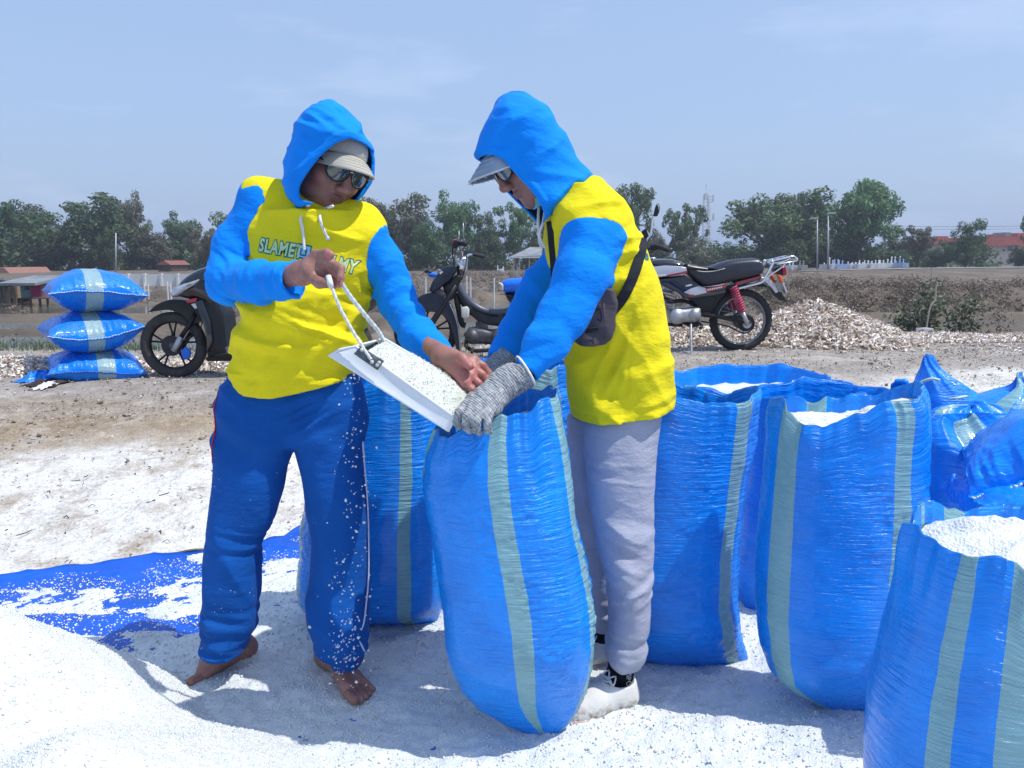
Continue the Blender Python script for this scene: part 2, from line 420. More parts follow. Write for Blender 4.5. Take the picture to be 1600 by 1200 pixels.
# salt
def saltmat(name, c1, c2, fine=1.0, dirty=None):
    m, nt, b = newmat(name); v = coords(nt)
    vo = N(nt, 'ShaderNodeTexVoronoi'); vo.inputs['Scale'].default_value = 170*fine; nt.links.new(v, vo.inputs[0])
    vo2 = N(nt, 'ShaderNodeTexVoronoi'); vo2.inputs['Scale'].default_value = 420*fine; nt.links.new(v, vo2.inputs[0])
    n = noise_n(nt, v, 14, 6, .6)
    c = ramp(nt, n, [(.25, c1), (.65, c2)])
    if dirty:
        c = mixrgb(nt, ramp(nt, noise_n(nt, v, 3.5, 8, .65), [(.50, (0, 0, 0)), (.72, (1, 1, 1))]), c, dirty)
    c = mixrgb(nt, .16, c, vo.outputs['Color'], 'SOFT_LIGHT')
    nt.links.new(c, b.inputs['Base Color'])
    b.inputs['Roughness'].default_value = .42; b.inputs['Specular IOR Level'].default_value = .5
    b.inputs['Subsurface Weight'].default_value = .15; b.inputs['Subsurface Radius'].default_value = (.006, .006, .006)
    p = bump(nt, b, vo.outputs['Distance'], .55, .0042)
    p = bump(nt, b, vo2.outputs['Distance'], .6, .0015, p)
    bump(nt, b, noise_n(nt, v, 40, 5), .4, .012, p)
    return m
M['salt'] = saltmat('salt', (.64, .665, .65), (.75, .77, .75))
M['salt_scoop'] = saltmat('salt_scoop', (.58, .61, .55), (.69, .72, .65), 1.2)
M['salt_ground'] = saltmat('salt_ground', (.60, .65, .66), (.77, .79, .775), 1.0, dirty=(.50, .56, .58))
M['crystal'] = simple('crystal', (.70, .73, .72), .25, var=.12)
# ================================================================== terrain
def terr(x, y):
    x = np.asarray(x, float); y = np.asarray(y, float)
    zr = .29+.14*ss(-2.0, 2.2, x)
    z = zr*ss(2.9, 6.1, y)
    edge = 8.2+.3*np.sin(x*.7)+.35*ss(-1, -5, x)*0
    drop = ss(0, 1.9, y-edge)
    z = z*(1-drop)+(-.64)*drop
    z = z+ss(34, 60, y)*.72                                   # rises to dry land far off
    z = z+.30*ss(54, 57.5, y)*ss(12, 18, x)
    z = z+.075*ss(2.9, 3.6, y+.12*x)*(1-ss(4.2, 5.0, y-.15*x))*(1-ss(-1.7, -1.0, x))
    # dikes between the ponds
    for (dy, wd, hh) in ((13.4, .45, .36), (17.6, .35, .33), (22.0, .5, .38), (31.5, .7, .44), (38, .8, .30)):
        c = dy+.25*np.sin(x*.25+dy)+.02*x
        z = z+hh*np.exp(-((y-c)/wd)**2)*(y > 10)
    # long dike at the right, dry scrub on it
    c = 27.0+.015*x
    z = z+.92*np.exp(-((y-c)/1.7)**4)*ss(4.5, 8.0, x)
    for (dx, y0, y1) in ((-15, 12, 31), (-2.5, 13, 31), (6.4, 12, 27), (-7.6, 18, 40)):
        z = z+.34*np.exp(-((x-dx-.1*(y-20))/.4)**2)*ss(y0-1, y0, y)*(1-ss(y1, y1+1, y))
    return z
def wpos(nt):
    g = N(nt, 'ShaderNodeNewGeometry'); s = N(nt, 'ShaderNodeSeparateXYZ'); nt.links.new(g.outputs['Position'], s.inputs[0])
    return g.outputs['Position'], s.outputs
def groundmat():
    m, nt, b = newmat('ground_soil'); pos, xyz = wpos(nt); v = pos
    big = noise_n(nt, v, .9, 7, .62); mid = noise_n(nt, v, 7, 8, .68); fine = noise_n(nt, v, 60, 4)
    mpn = N(nt, 'ShaderNodeMapping'); mpn.inputs['Scale'].default_value = (.35, 2.4, 1); nt.links.new(v, mpn.inputs[0])
    track = noise_n(nt, mpn.outputs[0], 2.0, 6, .6)
    soil = ramp(nt, mid, [(.25, (.17, .125, .09)), (.5, (.30, .24, .175)), (.75, (.43, .37, .29))])
    grey = ramp(nt, mid, [(.25, (.20, .185, .17)), (.5, (.30, .28, .265)), (.75, (.39, .37, .35))])
    crust = ramp(nt, mid, [(.18, (.30, .25, .20)), (.34, (.52, .49, .45)), (.55, (.66, .67, .655))])
    # packed track band
    yb = math_n(nt, 'ADD', xyz[1], math_n(nt, 'MULTIPLY', math_n(nt, 'SUBTRACT', track, .5), 1.3))
    fg = ramp(nt, math_n(nt, 'DIVIDE', yb, 10), [(.49, (0, 0, 0)), (.56, (1, 1, 1)), (.86, (1, 1, 1)), (.92, (0, 0, 0))])
    c = mixrgb(nt, math_n(nt, 'MULTIPLY', fg, .85), soil, grey)
    ys = math_n(nt, 'ADD', math_n(nt, 'ADD', xyz[1], math_n(nt, 'MULTIPLY', xyz[0], -.22)), math_n(nt, 'MULTIPLY', math_n(nt, 'SUBTRACT', big, .5), 1.5))
    ys = math_n(nt, 'ADD', ys, math_n(nt, 'MULTIPLY', math_n(nt, 'SUBTRACT', mid, .5), 1.0))
    fs = ramp(nt, math_n(nt, 'DIVIDE', ys, 10), [(.47, (1, 1, 1)), (.525, (0, 0, 0))])
    patch = ramp(nt, noise_n(nt, v, 3.2, 8, .7), [(.50, (1, 1, 1)), (.66, (.16, .16, .16))])
    c = mixrgb(nt, math_n(nt, 'MULTIPLY', fs, patch), c, crust)
    # salt bloom on the far road margins
    c = mixrgb(nt, math_n(nt, 'MULTIPLY', ramp(nt, noise_n(nt, v, 2.1, 7, .7), [(.52, (0, 0, 0)), (.70, (.55, .55, .55))]), math_n(nt, 'LESS_THAN', xyz[1], 9.0)), c, (.58, .56, .53))
    # beyond the road: dry mud
    mud = ramp(nt, noise_n(nt, v, .5, 8, .65), [(.3, (.09, .072, .06)), (.55, (.155, .13, .105)), (.75, (.25, .215, .175))])
    fm = ramp(nt, math_n(nt, 'DIVIDE', math_n(nt, 'ADD', xyz[1], math_n(nt, 'MULTIPLY', big, .8)), 20), [(.425, (0, 0, 0)), (.47, (1, 1, 1))])
    c = mixrgb(nt, fm, c, mud)
    sp1 = ramp(nt, noise_n(nt, v, 95, 3, .7), [(.32, (.45, .42, .40)), (.5, (1, 1, 1)), (.68, (1.35, 1.33, 1.3))])
    c = mixrgb(nt, .55, c, sp1, 'MULTIPLY')
    c = mixrgb(nt, .45, c, ramp(nt, noise_n(nt, v, 24, 6, .7), [(.35, (.62, .58, .55)), (.62, (1.25, 1.25, 1.25))]), 'MULTIPLY')
    nt.links.new(c, b.inputs['Base Color']); b.inputs['Roughness'].default_value = .92; b.inputs['Specular IOR Level'].default_value = .2
    p = bump(nt, b, mid, .6, .03); p = bump(nt, b, fine, .5, .006, p)
    vo = N(nt, 'ShaderNodeTexVoronoi'); vo.inputs['Scale'].default_value = 38; nt.links.new(v, vo.inputs[0])
    bump(nt, b, vo.outputs['Distance'], .5, .010, p)
    return m
M['ground'] = groundmat()
ys = np.concatenate([np.arange(-2, 2.8, .2), np.arange(2.8, 9.0, .028), np.arange(9.0, 34, .14), np.geomspace(34, 900, 60)])
xs_ = np.concatenate([-np.geomspace(700, 9, 40), np.arange(-8.8, 9, .06), np.geomspace(9.05, 700, 40)])
X, Yg = np.meshgrid(xs_, ys)
Z = terr(X, Yg)
amp = np.clip(ss(2.7, 3.6, Yg)*1.0, 0, 1)
Z = Z+amp*(n2(X*1.3, Yg*1.3, 5, 4)*.035+n2(X*7, Yg*7, 9, 4)*.016)*(1-ss(5.0, 5.6, Yg)*.55)*(1+.9*ss(9, 14, Yg))
Z = Z-.012*(Yg < 3.4)
o = mk('ground', np.stack([X, Yg, Z], -1).reshape(-1, 3), grid_faces(len(xs_), len(ys)), M['ground']); tag(o, kind='structure')
# water
def watermat():
    m, nt, b = newmat('pond_water'); v = coords(nt)
    b.inputs['Base Color'].default_value = (.10, .095, .08, 1); b.inputs['Roughness'].default_value = .10; b.inputs['Specular IOR Level'].default_value = .6
    bump(nt, b, noise_n(nt, coords(nt, scale=(1, 3, 1)), 6, 3), .08, .02)
    return m
M['water'] = watermat()
wx = np.linspace(-80, 80, 60); wy = np.linspace(10.4, 60, 40); X2, Y2 = np.meshgrid(wx, wy)
o = mk('pond_water', np.stack([X2, Y2, np.full_like(X2, -.43)], -1).reshape(-1, 3), grid_faces(60, 40), M['water']); tag(o, kind='structure')

# ------------------------------------------------------------------ tarp and salt on it
edgepx = [(-260, 925), (0, 912), (110, 893), (200, 884), (235, 877), (300, 872), (330, 869), (420, 850), (445, 846), (470, 830), (500, 822), (640, 800), (800, 786), (1000, 770), (1400, 770), (2200, 770)]
ep = np.array([G(a, b_, .0)[:2] for a, b_ in edgepx])
def tarp_edge(x): return np.interp(x, ep[:, 0], ep[:, 1])+.010*np.sin(x*23)+.014*np.sin(x*9+1)
tx = np.arange(-3.4, 3.4, .02); tv = np.linspace(0, 1, 90)**.7
TX, TV = np.meshgrid(tx, tv)
TE = tarp_edge(TX); TY = .2+(TE-.2)*TV
TZ = .012+.006*n2(TX*3, TY*3, 3)+.010*ss(.985, 1.0, TV)*(1+.8*n2(TX*6, TY, 8))
nb_ = 1-ss(.25, .85, TE-TY)
TZ = TZ+.008*np.maximum(0, n2(TX*2.2, TY*9, 14, 3))+nb_*.013*np.maximum(0, 1-np.abs(n2(TX*2.4+3, TY*5.5, 15, 3))*5)+nb_*.006*n2(TX*5, TY*8, 16, 3)
# hanging back lip
lip = np.stack([TX[-1], TE[-1]+.006, np.full_like(tx, -.03)], -1)
VV = np.concatenate([np.stack([TX, TY, TZ], -1).reshape(-1, 3), lip])
M['tarp'] = simple('tarp', (.004, .085, .50), .38, var=.22, vs=5, bs=.5, bd=.006, bscale=30)
M['tarp_hem'] = simple('tarp_hem', (.13, .12, .10), .8, var=.4)
o = mk('tarpaulin', VV, grid_faces(len(tx), len(tv)+1), M['tarp'])
tag(o, 'blue plastic tarpaulin spread under the salt and the two workers', 'tarpaulin')
hm = MB(); hx = np.arange(-3.3, 3.3, .03)
hm.tube([(x, tarp_edge(x)+.002, .024+.006*math.sin(x*31)) for x in hx], .0055, 6)
par_o = hm.build('rope_hem', M['tarp_hem'], o, True)

sx = np.arange(-3.3, 3.3, .0085); sy = np.concatenate([np.arange(.55, 1.2, .02), np.arange(1.2, 4.6, .0095)])
SX, SY = np.meshgrid(sx, sy)
SE = tarp_edge(SX)
dist = SE-SY
base = .007+.0055*n2(SX*19, SY*22, 25, 3)+.013*n2(SX*2.0, SY*3.2, 21, 4)+.012*n2(SX*9, SY*12, 22, 3)+.0065*n2(SX*45, SY*45, 23, 3)+.0018*hsh((SX*117).astype(int).ravel(), (SY*105).astype(int).ravel(), np.zeros(SX.size, int), 3).reshape(SX.shape)
thin = (1-ss(.02, .95, dist))*(.016+.022*n2(SX*3.1, SY*3.2, 31, 3))
rightm = ss(-.2, .9, SX)
base = base-thin*(1-.55*rightm)-.5*(dist < .03)
base = base-.026*ss(.20, .55, n2(SX*2.6+5, SY*6.0, 44, 4))*(1-rightm*.75)*(1-ss(.75, 1.10, dist))+.008*ss(.8, 1.2, dist)+.012*rightm
SZ = .013+base
keep = (SZ.ravel() > -.02)
F = grid_faces(len(sx), len(sy)); F = F[keep[F].all(1)]
o = mk('salt_layer', np.stack([SX, SY, SZ], -1).reshape(-1, 3), F, M['salt_ground']); tag(o, kind='structure')
def salt_z(x, y):
    i = np.clip(np.searchsorted(sx, x), 0, len(sx)-1); j = np.clip(np.searchsorted(sy, y), 0, len(sy)-1)
    return np.maximum(SZ[j, i], .014)

# heap in the foreground
def heap_z(x, y):
    x = np.asarray(x, float); y = np.asarray(y, float)
    def cone(cx, cy, h, s, ex=1.0, rot=0.0, rnd=.05):
        dx = (x-cx)*math.cos(rot)+(y-cy)*math.sin(rot); dy = -(x-cx)*math.sin(rot)+(y-cy)*math.cos(rot)
        return h-s*(np.sqrt((dx*ex)**2+dy**2+rnd**2)-rnd)
    a = cone(-1.40, 1.761, .465, .90, .83, -.278, .021)
    b_ = cone(-.822, 1.282, .380, .66, 1.06, .54, .05)
    c = cone(-.719, .774, .20, .80, .82, 1.217, .13)
    d = cone(-1.3, .8, .30, .6, .8)
    k = .035
    z = np.log(np.exp(a/k)+np.exp(b_/k)+np.exp(c/k)+np.exp(d/k)+np.exp(-.05/k))*k
    z = z+.012*n2(x*4, y*4, 61, 3)+.007*n2(x*11, y*11, 67, 3)+.0030*n2(x*60, y*60, 62, 2)
    r = hsh(np.floor(x*260).astype(int).ravel(), np.floor(y*260).astype(int).ravel(), np.zeros(x.size, int), 5).reshape(x.shape)
    return z+.0016*r
hx = np.arange(-2.6, .45, .0048); hy = np.arange(.45, 2.35, .0055)
HX, HY = np.meshgrid(hx, hy); HZ = heap_z(HX, HY)
keep = (HZ.ravel() > .005); F = grid_faces(len(hx), len(hy)); F = F[keep[F].any(1)]
used = np.zeros(HX.size, bool); used[F.ravel()] = True; remap = np.cumsum(used)-1
V = np.stack([HX, HY, HZ], -1).reshape(-1, 3)[used]
o = mk('salt_heap', V, remap[F], M['salt'])
tag(o, 'heap of coarse white sea salt in the near left corner', 'salt heap')
# loose crystals (stuff)
OCT = np.array([(1, 0, 0), (-1, 0, 0), (0, 1, 0), (0, -1, 0), (0, 0, .9), (0, 0, -.9)], float)
OCF = np.array([(0, 2, 4), (2, 1, 4), (1, 3, 4), (3, 0, 4), (2, 0, 5), (1, 2, 5), (3, 1, 5), (0, 3, 5)])
def crystals(name, pts, size, mat, rng, parent=None):
    n = len(pts)
    Q = rng.normal(size=(n, 3, 3)); Q, _ = np.linalg.qr(Q)
    sc = size[:, None]*rng.uniform(.6, 1.3, (n, 3))
    V = np.einsum('nij,kj->nki', Q, OCT)*1.0
    V = np.einsum('nij,nkj->nki', Q, OCT[None]*sc[:, None, :])+pts[:, None, :]
    F = (OCF[None]+np.arange(n)[:, None, None]*6).reshape(-1, 3)
    return mk(name, V.reshape(-1, 3), F, mat, parent, smooth=False)
rng = np.random.default_rng(4)
n = 34000
x = rng.uniform(-1.9, .4, n); y = 1.0+rng.random(n)**1.0*1.25; z = heap_z(x, y)
kk = z > .02; x, y, z = x[kk], y[kk], z[kk]
sz = rng.uniform(.0018, .0046, len(x))
pts1 = np.stack([x, y, z], 1); s1 = sz
n = 44000
x = rng.uniform(-2.2, 2.2, n); y = 1.2+rng.random(n)*2.4; z = salt_z(x, y); kk = (y < tarp_edge(x)-.01)
x, y, z = x[kk], y[kk], z[kk]
pts2 = np.stack([x, y, z+.001], 1); s2 = rng.uniform(.0014, .0052, len(x))
o = crystals('salt_grains', np.concatenate([pts1, pts2]), np.concatenate([s1, s2]), M['crystal'], rng)
tag(o, 'loose salt crystals lying on the heap and the tarpaulin', 'salt grains', kind='stuff')
# twigs on crust
def stick(name, pts, r, mat, label=None, cat=None, group=None, parent=None):
    m = MB(); m.tube(smoothcurve(pts, 5), r, 6); o = m.build(name, mat, parent, True); tag(o, label, cat, group); return o
tw = MB(); rr = random.Random(3)
for k in range(110):
    x = rr.uniform(-3.4, -.55); y = rr.uniform(3.0, 5.0)
    if y < tarp_edge(x)+.05: continue
    z = float(terr(x, y))+.004; a = rr.uniform(0, 3.14); L = rr.uniform(.004, .02)*(1 if rr.random() < .85 else 2.4)
    tw.tube([(x, y, z), (x+L*math.cos(a), y+L*math.sin(a), z+.012*rr.random()), (x+2*L*math.cos(a+.3), y+2*L*math.sin(a+.3), z)], rr.uniform(.001, .0028), 4)
o = tw.build('plant_debris', M['twig'], None, True); tag(o, 'dark bits of twig and dry weed littering the salt crust', 'debris', kind='stuff')
# stones on the road edge
def rock(r, rng_, sq=.6):
    bm = bmesh.new(); bmesh.ops.create_icosphere(bm, subdivisions=1, radius=r)
    V = [(v.co.x*rng_.uniform(.7, 1.3), v.co.y*rng_.uniform(.7, 1.3), v.co.z*rng_.uniform(.5, 1.0)*sq) for v in bm.verts]
    F = [tuple(v.index for v in f.verts) for f in bm.faces]; bm.free(); return V, F
st = MB()
for k in range(750):
    x = rr.uniform(-5, 5); y = rr.uniform(4.3, 8.6) if k % 3 else rr.gauss(4.95, .22)
    z = float(terr(x, y)); V, F = rock(rr.uniform(.006, .020)*(1.5 if rr.random() < .1 else 1), rr)
    st.add([(a+x, b_+y, c+z) for a, b_, c in V], F)
def grit(name, n, mat, lab, sd, y0, y1, fn=None):
    r_ = np.random.default_rng(sd); x = r_.uniform(-5.5, 6.5, n); y = r_.uniform(y0, y1, n)
    k = (y > tarp_edge(np.clip(x, -3.3, 3.3))+.05)&(n2(x*2.3, y*4, sd, 3) > r_.uniform(-.5, .5, n)); x, y = x[k], y[k]
    o_ = crystals(name, np.stack([x, y, terr(x, y)+.012], 1), r_.uniform(.002, .0085, len(x))*(1+.8*(r_.random(len(x)) < .06)), mat, r_); tag(o_, lab, 'grit', kind='stuff')
grit('grit', 26000, M['stone'], 'brown grit strewn over the dirt road and its shoulder', 41, 4.2, 8.6)
grit('pale_grit', 15000, M['shell_grit'], 'pale grit and salt crumbs strewn over road and crust', 42, 3.0, 8.6)
o = st.build('gravel', M['stone']); tag(o, 'small stones and clods scattered along the dirt road', 'gravel', kind='stuff')
for i, (px, py, rad) in enumerate(((317, 708, .026), (985, 549, .0))):
    if not rad: continue
    g = G(px, py, .08); V, F = rock(rad, rr); m = MB(); m.add([(a+g[0], b_+g[1], c+float(terr(g[0], g[1]))+.01) for a, b_, c in V], F)
    tag(m.build('stone', M['stone']), 'tan pebble on the white crust just left of the left worker', 'stone')

# ------------------------------------------------------------------ shell heap
def shells(name, fn, n, label, seed, s0=.018, s1=.036):
    r = np.random.default_rng(seed)
    pts = fn(r, n)
    n = len(pts)
    # each shell: a curved sliver of 3x3 verts
    gu, gv = np.meshgrid(np.linspace(-1, 1, 3), np.linspace(-1, 1, 3)); gu = gu.ravel(); gv = gv.ravel()
    wv = np.sqrt(np.clip(1-gv**2*.85, 0, 1))
    tmpl = np.stack([gv*1.0, gu*.38*wv, .28*(1-gu**2)*wv-.25*gv**2], 1)
    Q = r.normal(size=(n, 3, 3)); Q[:, :, 2] += np.array([0, 0, 1.2]); Q = Q[:, :, ::-1]; Q, _ = np.linalg.qr(Q); Q = Q[:, :, ::-1]
    sc = r.uniform(s0, s1, n)
    V = np.einsum('nij,kj->nki', Q, tmpl)*sc[:, None, None]+pts[:, None, :]
    f = grid_faces(3, 3); F = (f[None]+np.arange(n)[:, None, None]*9).reshape(-1, 4)
    o = mk(name, V.reshape(-1, 3), F, M['shell'], smooth=True); tag(o, label, 'shells', kind='stuff'); return o
m, nt, b = newmat('shell'); g = N(nt, 'ShaderNodeNewGeometry')
nt.links.new(ramp(nt, g.outputs['Random Per Island'], [(0, (.36, .26, .20)), (.2, (.60, .49, .40)), (.5, (.76, .68, .60)), (1, (.88, .85, .80))]), b.inputs['Base Color']); b.inputs['Roughness'].default_value = .6
M['shell'] = m
def hill(x, y):
    zz = np.zeros_like(x)
    for cx, cy, rx, ry, h in ((3.05, 7.75, 1.05, .78, .43), (3.5, 7.8, .8, .5, .17), (1.75, 7.7, .9, .5, .20), (4.4, 7.9, 1.1, .38, .075), (5.9, 7.9, 1.2, .4, .11), (.7, 7.8, 1.0, .4, .10)):
        d = np.sqrt(((x-cx)/rx)**2+((y-cy)/ry)**2); zz = np.maximum(zz, h*np.clip(1-d, 0, 1)**.85*1.0)
    return zz
def sh1(r, n):
    x = r.uniform(-.6, 7.2, n); y = r.uniform(6.85, 8.5, n); h = hill(x, y)
    k = (h > .01) | (r.random(n) < .05); x, y, h = x[k], y[k], h[k]
    return np.stack([x, y, terr(x, y)+h*r.uniform(.88, 1.02, len(x))], 1)
# mound under the shells
hx_ = np.linspace(-.6, 7.4, 200); hy_ = np.linspace(6.9, 8.8, 60); A, B_ = np.meshgrid(hx_, hy_)
H = hill(A, B_); o = mk('shell_mound', np.stack([A, B_, terr(A, B_)+H*.93-.02], -1).reshape(-1, 3), grid_faces(200, 60), simple('mound', (.34, .28, .22), .95, var=.5, vs=30)); tag(o, kind='structure')
shells('shell_pile', sh1, 30000, 'pile of broken white sea shells beyond the black motorcycle', 1)
def hillL(x, y): 
    return np.maximum(.13*np.clip(1-np.sqrt(((x+4.45)/1.4)**2+((y-6.75)/.55)**2), 0, 1), .05*np.clip(1-np.sqrt(((x+3.0)/.9)**2+((y-6.9)/.5)**2), 0, 1))
def sh2(r, n):
    x = r.uniform(-6.0, -1.0, n); y = r.uniform(6.2, 7.6, n); h = hillL(x, y); k = h > .003
    k |= (r.random(n) < .05); x, y, h = x[k], y[k], h[k]
    return np.stack([x, y, terr(x, y)+h*r.uniform(.5, 1, len(x))], 1)
shells('shell_strip', sh2, 9000, 'low strip of white shells behind the stack of pillow sacks', 2)

# ------------------------------------------------------------------ grass tufts / scrub (stuff)
def blades(name, pts, hgt, wid, mat, label, cat, seed, lean=.5, nb=1):
    r = np.random.default_rng(seed); n = len(pts)
    a = r.uniform(0, 2*np.pi, n); b2 = r.uniform(0, 2*np.pi, n)
    h = hgt*r.uniform(.5, 1.2, n); w_ = wid*r.uniform(.6, 1.3, n)
    side = np.stack([np.cos(a), np.sin(a), np.zeros(n)], 1)*w_[:, None]
    ln = np.stack([np.cos(b2), np.sin(b2), np.zeros(n)], 1)*(h*lean*r.uniform(0, 1, n))[:, None]
    up = np.zeros((n, 3)); up[:, 2] = h
    V = np.stack([pts-side, pts+side, pts+side*.7+up*.55+ln*.35, pts-side*.7+up*.55+ln*.35, pts+up+ln], 1)
    base = np.arange(n)*5
    F4 = np.stack([base, base+1, base+2, base+3], 1); F3 = np.stack([base+3, base+2, base+4], 1)
    Fa = [tuple(f) for f in F4.tolist()]+[tuple(f) for f in F3.tolist()]
    o = mk(name, V.reshape(-1, 3), Fa, mat, smooth=False); tag(o, label, cat, kind='stuff'); return o
def scatter(r, n, x0, x1, y0, y1, fn=None, clump=3):
    x = r.uniform(x0, x1, n); y = r.uniform(y0, y1, n)
    p = n2(x*clump*.6, y*clump*.6, 77, 3); k = p > r.uniform(-.5, .35, n)
    if fn is not None: k &= fn(x, y)
    x, y = x[k], y[k]; return np.stack([x, y, terr(x, y)-.005], 1)
r = np.random.default_rng(11)
blades('dry_grass', scatter(r, 9000, -3.2, -.4, 6.35, 8.4), .07, .0025, M['straw'], 'dry straw-coloured grass behind the scooter on the left', 'dry grass', 5, 1.4)
p_ = scatter(r, 16000, -9.5, -3.3, 8.0, 10.8)
blades('bank_grass', p_, .13, .006, M['leaf_bush'], 'grey-green weeds on the pond bank behind the pillow sacks', 'weeds', 6, .9)
p_ = scatter(r, 26000, 4.6, 22, 25.2, 26.9, clump=1)
p_ = scatter(r, 12000, -16, 5, 27, 37, clump=1)
p_ = scatter(r, 5000, 3.2, 9.5, 8.6, 10.2, clump=1)
blades('pond_weeds', p_, .22, .009, M['leaf_brown'], 'reddish dry weeds around the grey-green bush', 'weeds', 9, .8)
print('env', time.time()-T0)
# ================================================================== trees
def leafcloud(clusters, nleaf, lsz, rng, flat=.8):
    """clusters: (N,4) centre + radius; returns quads"""
    C = np.asarray(clusters); n = len(C); w = C[:, 3]**2; w = w/w.sum()
    idx = rng.choice(n, nleaf, p=w)
    d = rng.normal(size=(nleaf, 3)); d /= np.linalg.norm(d, axis=1)[:, None]
    rad = rng.uniform(.35, 1.05, nleaf)**.6
    p = C[idx, :3]+d*(C[idx, 3]*rad)[:, None]*np.array([1, 1, flat])
    a = rng.normal(size=(nleaf, 3)); a /= np.linalg.norm(a, axis=1)[:, None]
    nrm = d*.7+rng.normal(size=(nleaf, 3))*.5+np.array([0, 0, .5]); nrm /= np.linalg.norm(nrm, axis=1)[:, None]
    u = np.cross(nrm, a); u /= np.linalg.norm(u, axis=1)[:, None]; v = np.cross(nrm, u)
    s = lsz*rng.uniform(.5, 1.3, nleaf)[:, None]
    V = np.stack([p-u*s, p-v*s*.45, p+u*s, p+v*s*.45], 1)
    F = np.arange(nleaf*4).reshape(-1, 4); return V.reshape(-1, 3), F
def maketree(kind, seed, nleaf=10500):
    """unit tree: height 1, crown width about 1; returns (crownV,F),(trunkMB)"""
    rng = np.random.default_rng(seed); rr = random.Random(seed)
    cl = []; mb = MB()
    top = Vector((0, 0, .3 if kind in ('wide', 'tall') else .2))
    mb.tube([(0, 0, -.02), (rr.uniform(-.01, .01), 0, .12), tuple(top)], [.030, .022, .018], 7)
    nl = {'wide': 11, 'tall': 11, 'bush': 10, 'slim': 8, 'sparse': 9}[kind]
    for i in range(nl):
        a = 2*math.pi*i/nl+rr.uniform(-.4, .4)
        if kind == 'wide': R = rr.uniform(.22, .46); h = rr.uniform(.52, .86)-.30*(R/.46)**2*.6
        elif kind == 'tall': R = rr.uniform(.08, .40); h = rr.uniform(.38, .90)-.15*(R/.4)
        elif kind == 'bush': R = rr.uniform(.10, .42); h = rr.uniform(.25, .85)*(1-.4*R/.42)+.04
        elif kind == 'slim': R = rr.uniform(.10, .34); h = .25+.66*i/nl
        else: R = rr.uniform(.12, .42); h = rr.uniform(.40, .92)
        e = Vector((R*math.cos(a), R*math.sin(a), h))
        mid = top.lerp(e, .5)+Vector((rr.uniform(-.03, .03), rr.uniform(-.03, .03), -.03))
        mb.tube([tuple(top-Vector((0, 0, rr.uniform(0, .08)))), tuple(mid), tuple(e)], [.014, .009, .004], 5)
        k = {'wide': 7, 'tall': 6, 'bush': 6, 'slim': 5, 'sparse': 7}[kind]
        for j in range(k):
            s = {'wide': .13, 'tall': .125, 'bush': .145, 'slim': .10, 'sparse': .10}[kind]
            q_ = 1.25 if kind == 'sparse' else .85; c = e.lerp(mid, rr.random()*.5)+Vector((rr.gauss(0, s*q_), rr.gauss(0, s*q_), rr.gauss(0, s*.55)))
            cl.append((c.x, c.y, min(c.z, .92), s*rr.uniform(.45, 1.0)))
            mb.tube([tuple(mid), tuple(c)], [.005, .002], 4)
    if kind in ('wide', 'tall', 'bush'):
        for j in range(14):
            a = rr.uniform(0, 6.28); R = rr.uniform(0, .28); cl.append((R*math.cos(a), R*math.sin(a), rr.uniform(.40, .80), rr.uniform(.06, .13)))
    V, F = leafcloud(cl, nleaf if kind != 'sparse' else int(nleaf*.7), .0225, rng)
    return (V, F), mb
TK = {}
for kind, ss_ in (('wide', (1, 2, 3)), ('tall', (4, 5)), ('bush', (6, 7, 8)), ('slim', (9, 10)), ('sparse', (11, 12))):
    for s in ss_:
        (V, F), mb = maketree(kind, s*7+1)
        TK.setdefault(kind, []).append((mesh_of('crown', V, F, smooth=False, mats=[M['leaf_dark']]), mb))
_tm = {}
def tree(px, ytop, ybase, wpx, kind, lab, mat='leaf_dark', Y=None, v=0, bark='bark', rot=0.0, sink=.3):
    Y = Y or 85.0
    b0 = P(px, ybase, Y); t0 = P(px, ytop, Y)
    h = (t0[2]-b0[2])*1.09; wd = wpx*MPP(Y)*1.08
    cm, mb = TK[kind][v % len(TK[kind])]
    t = thing('tree', (b0[0], Y, b0[2]), lab, 'tree', 'trees lining the far side of the ponds')
    key = (kind, v % len(TK[kind]), mat)
    if key not in _tm:
        c = cm.copy(); c.materials.clear(); c.materials.append(M[mat]); _tm[key] = c
    o = bpy.data.objects.new('crown', _tm[key]); COL.objects.link(o); o.parent = t; o.scale = (wd, wd*.9, h); o.rotation_euler.z = rot
    key2 = (kind, v % len(TK[kind]), bark, 't')
    if key2 not in _tm:
        me = mesh_of('trunk', mb.V, mb.F, mats=[M[bark]]); _tm[key2] = me
    o = bpy.data.objects.new('trunk', _tm[key2]); COL.objects.link(o); o.parent = t; o.scale = (wd, wd*.9, h); o.rotation_euler.z = rot
    return t
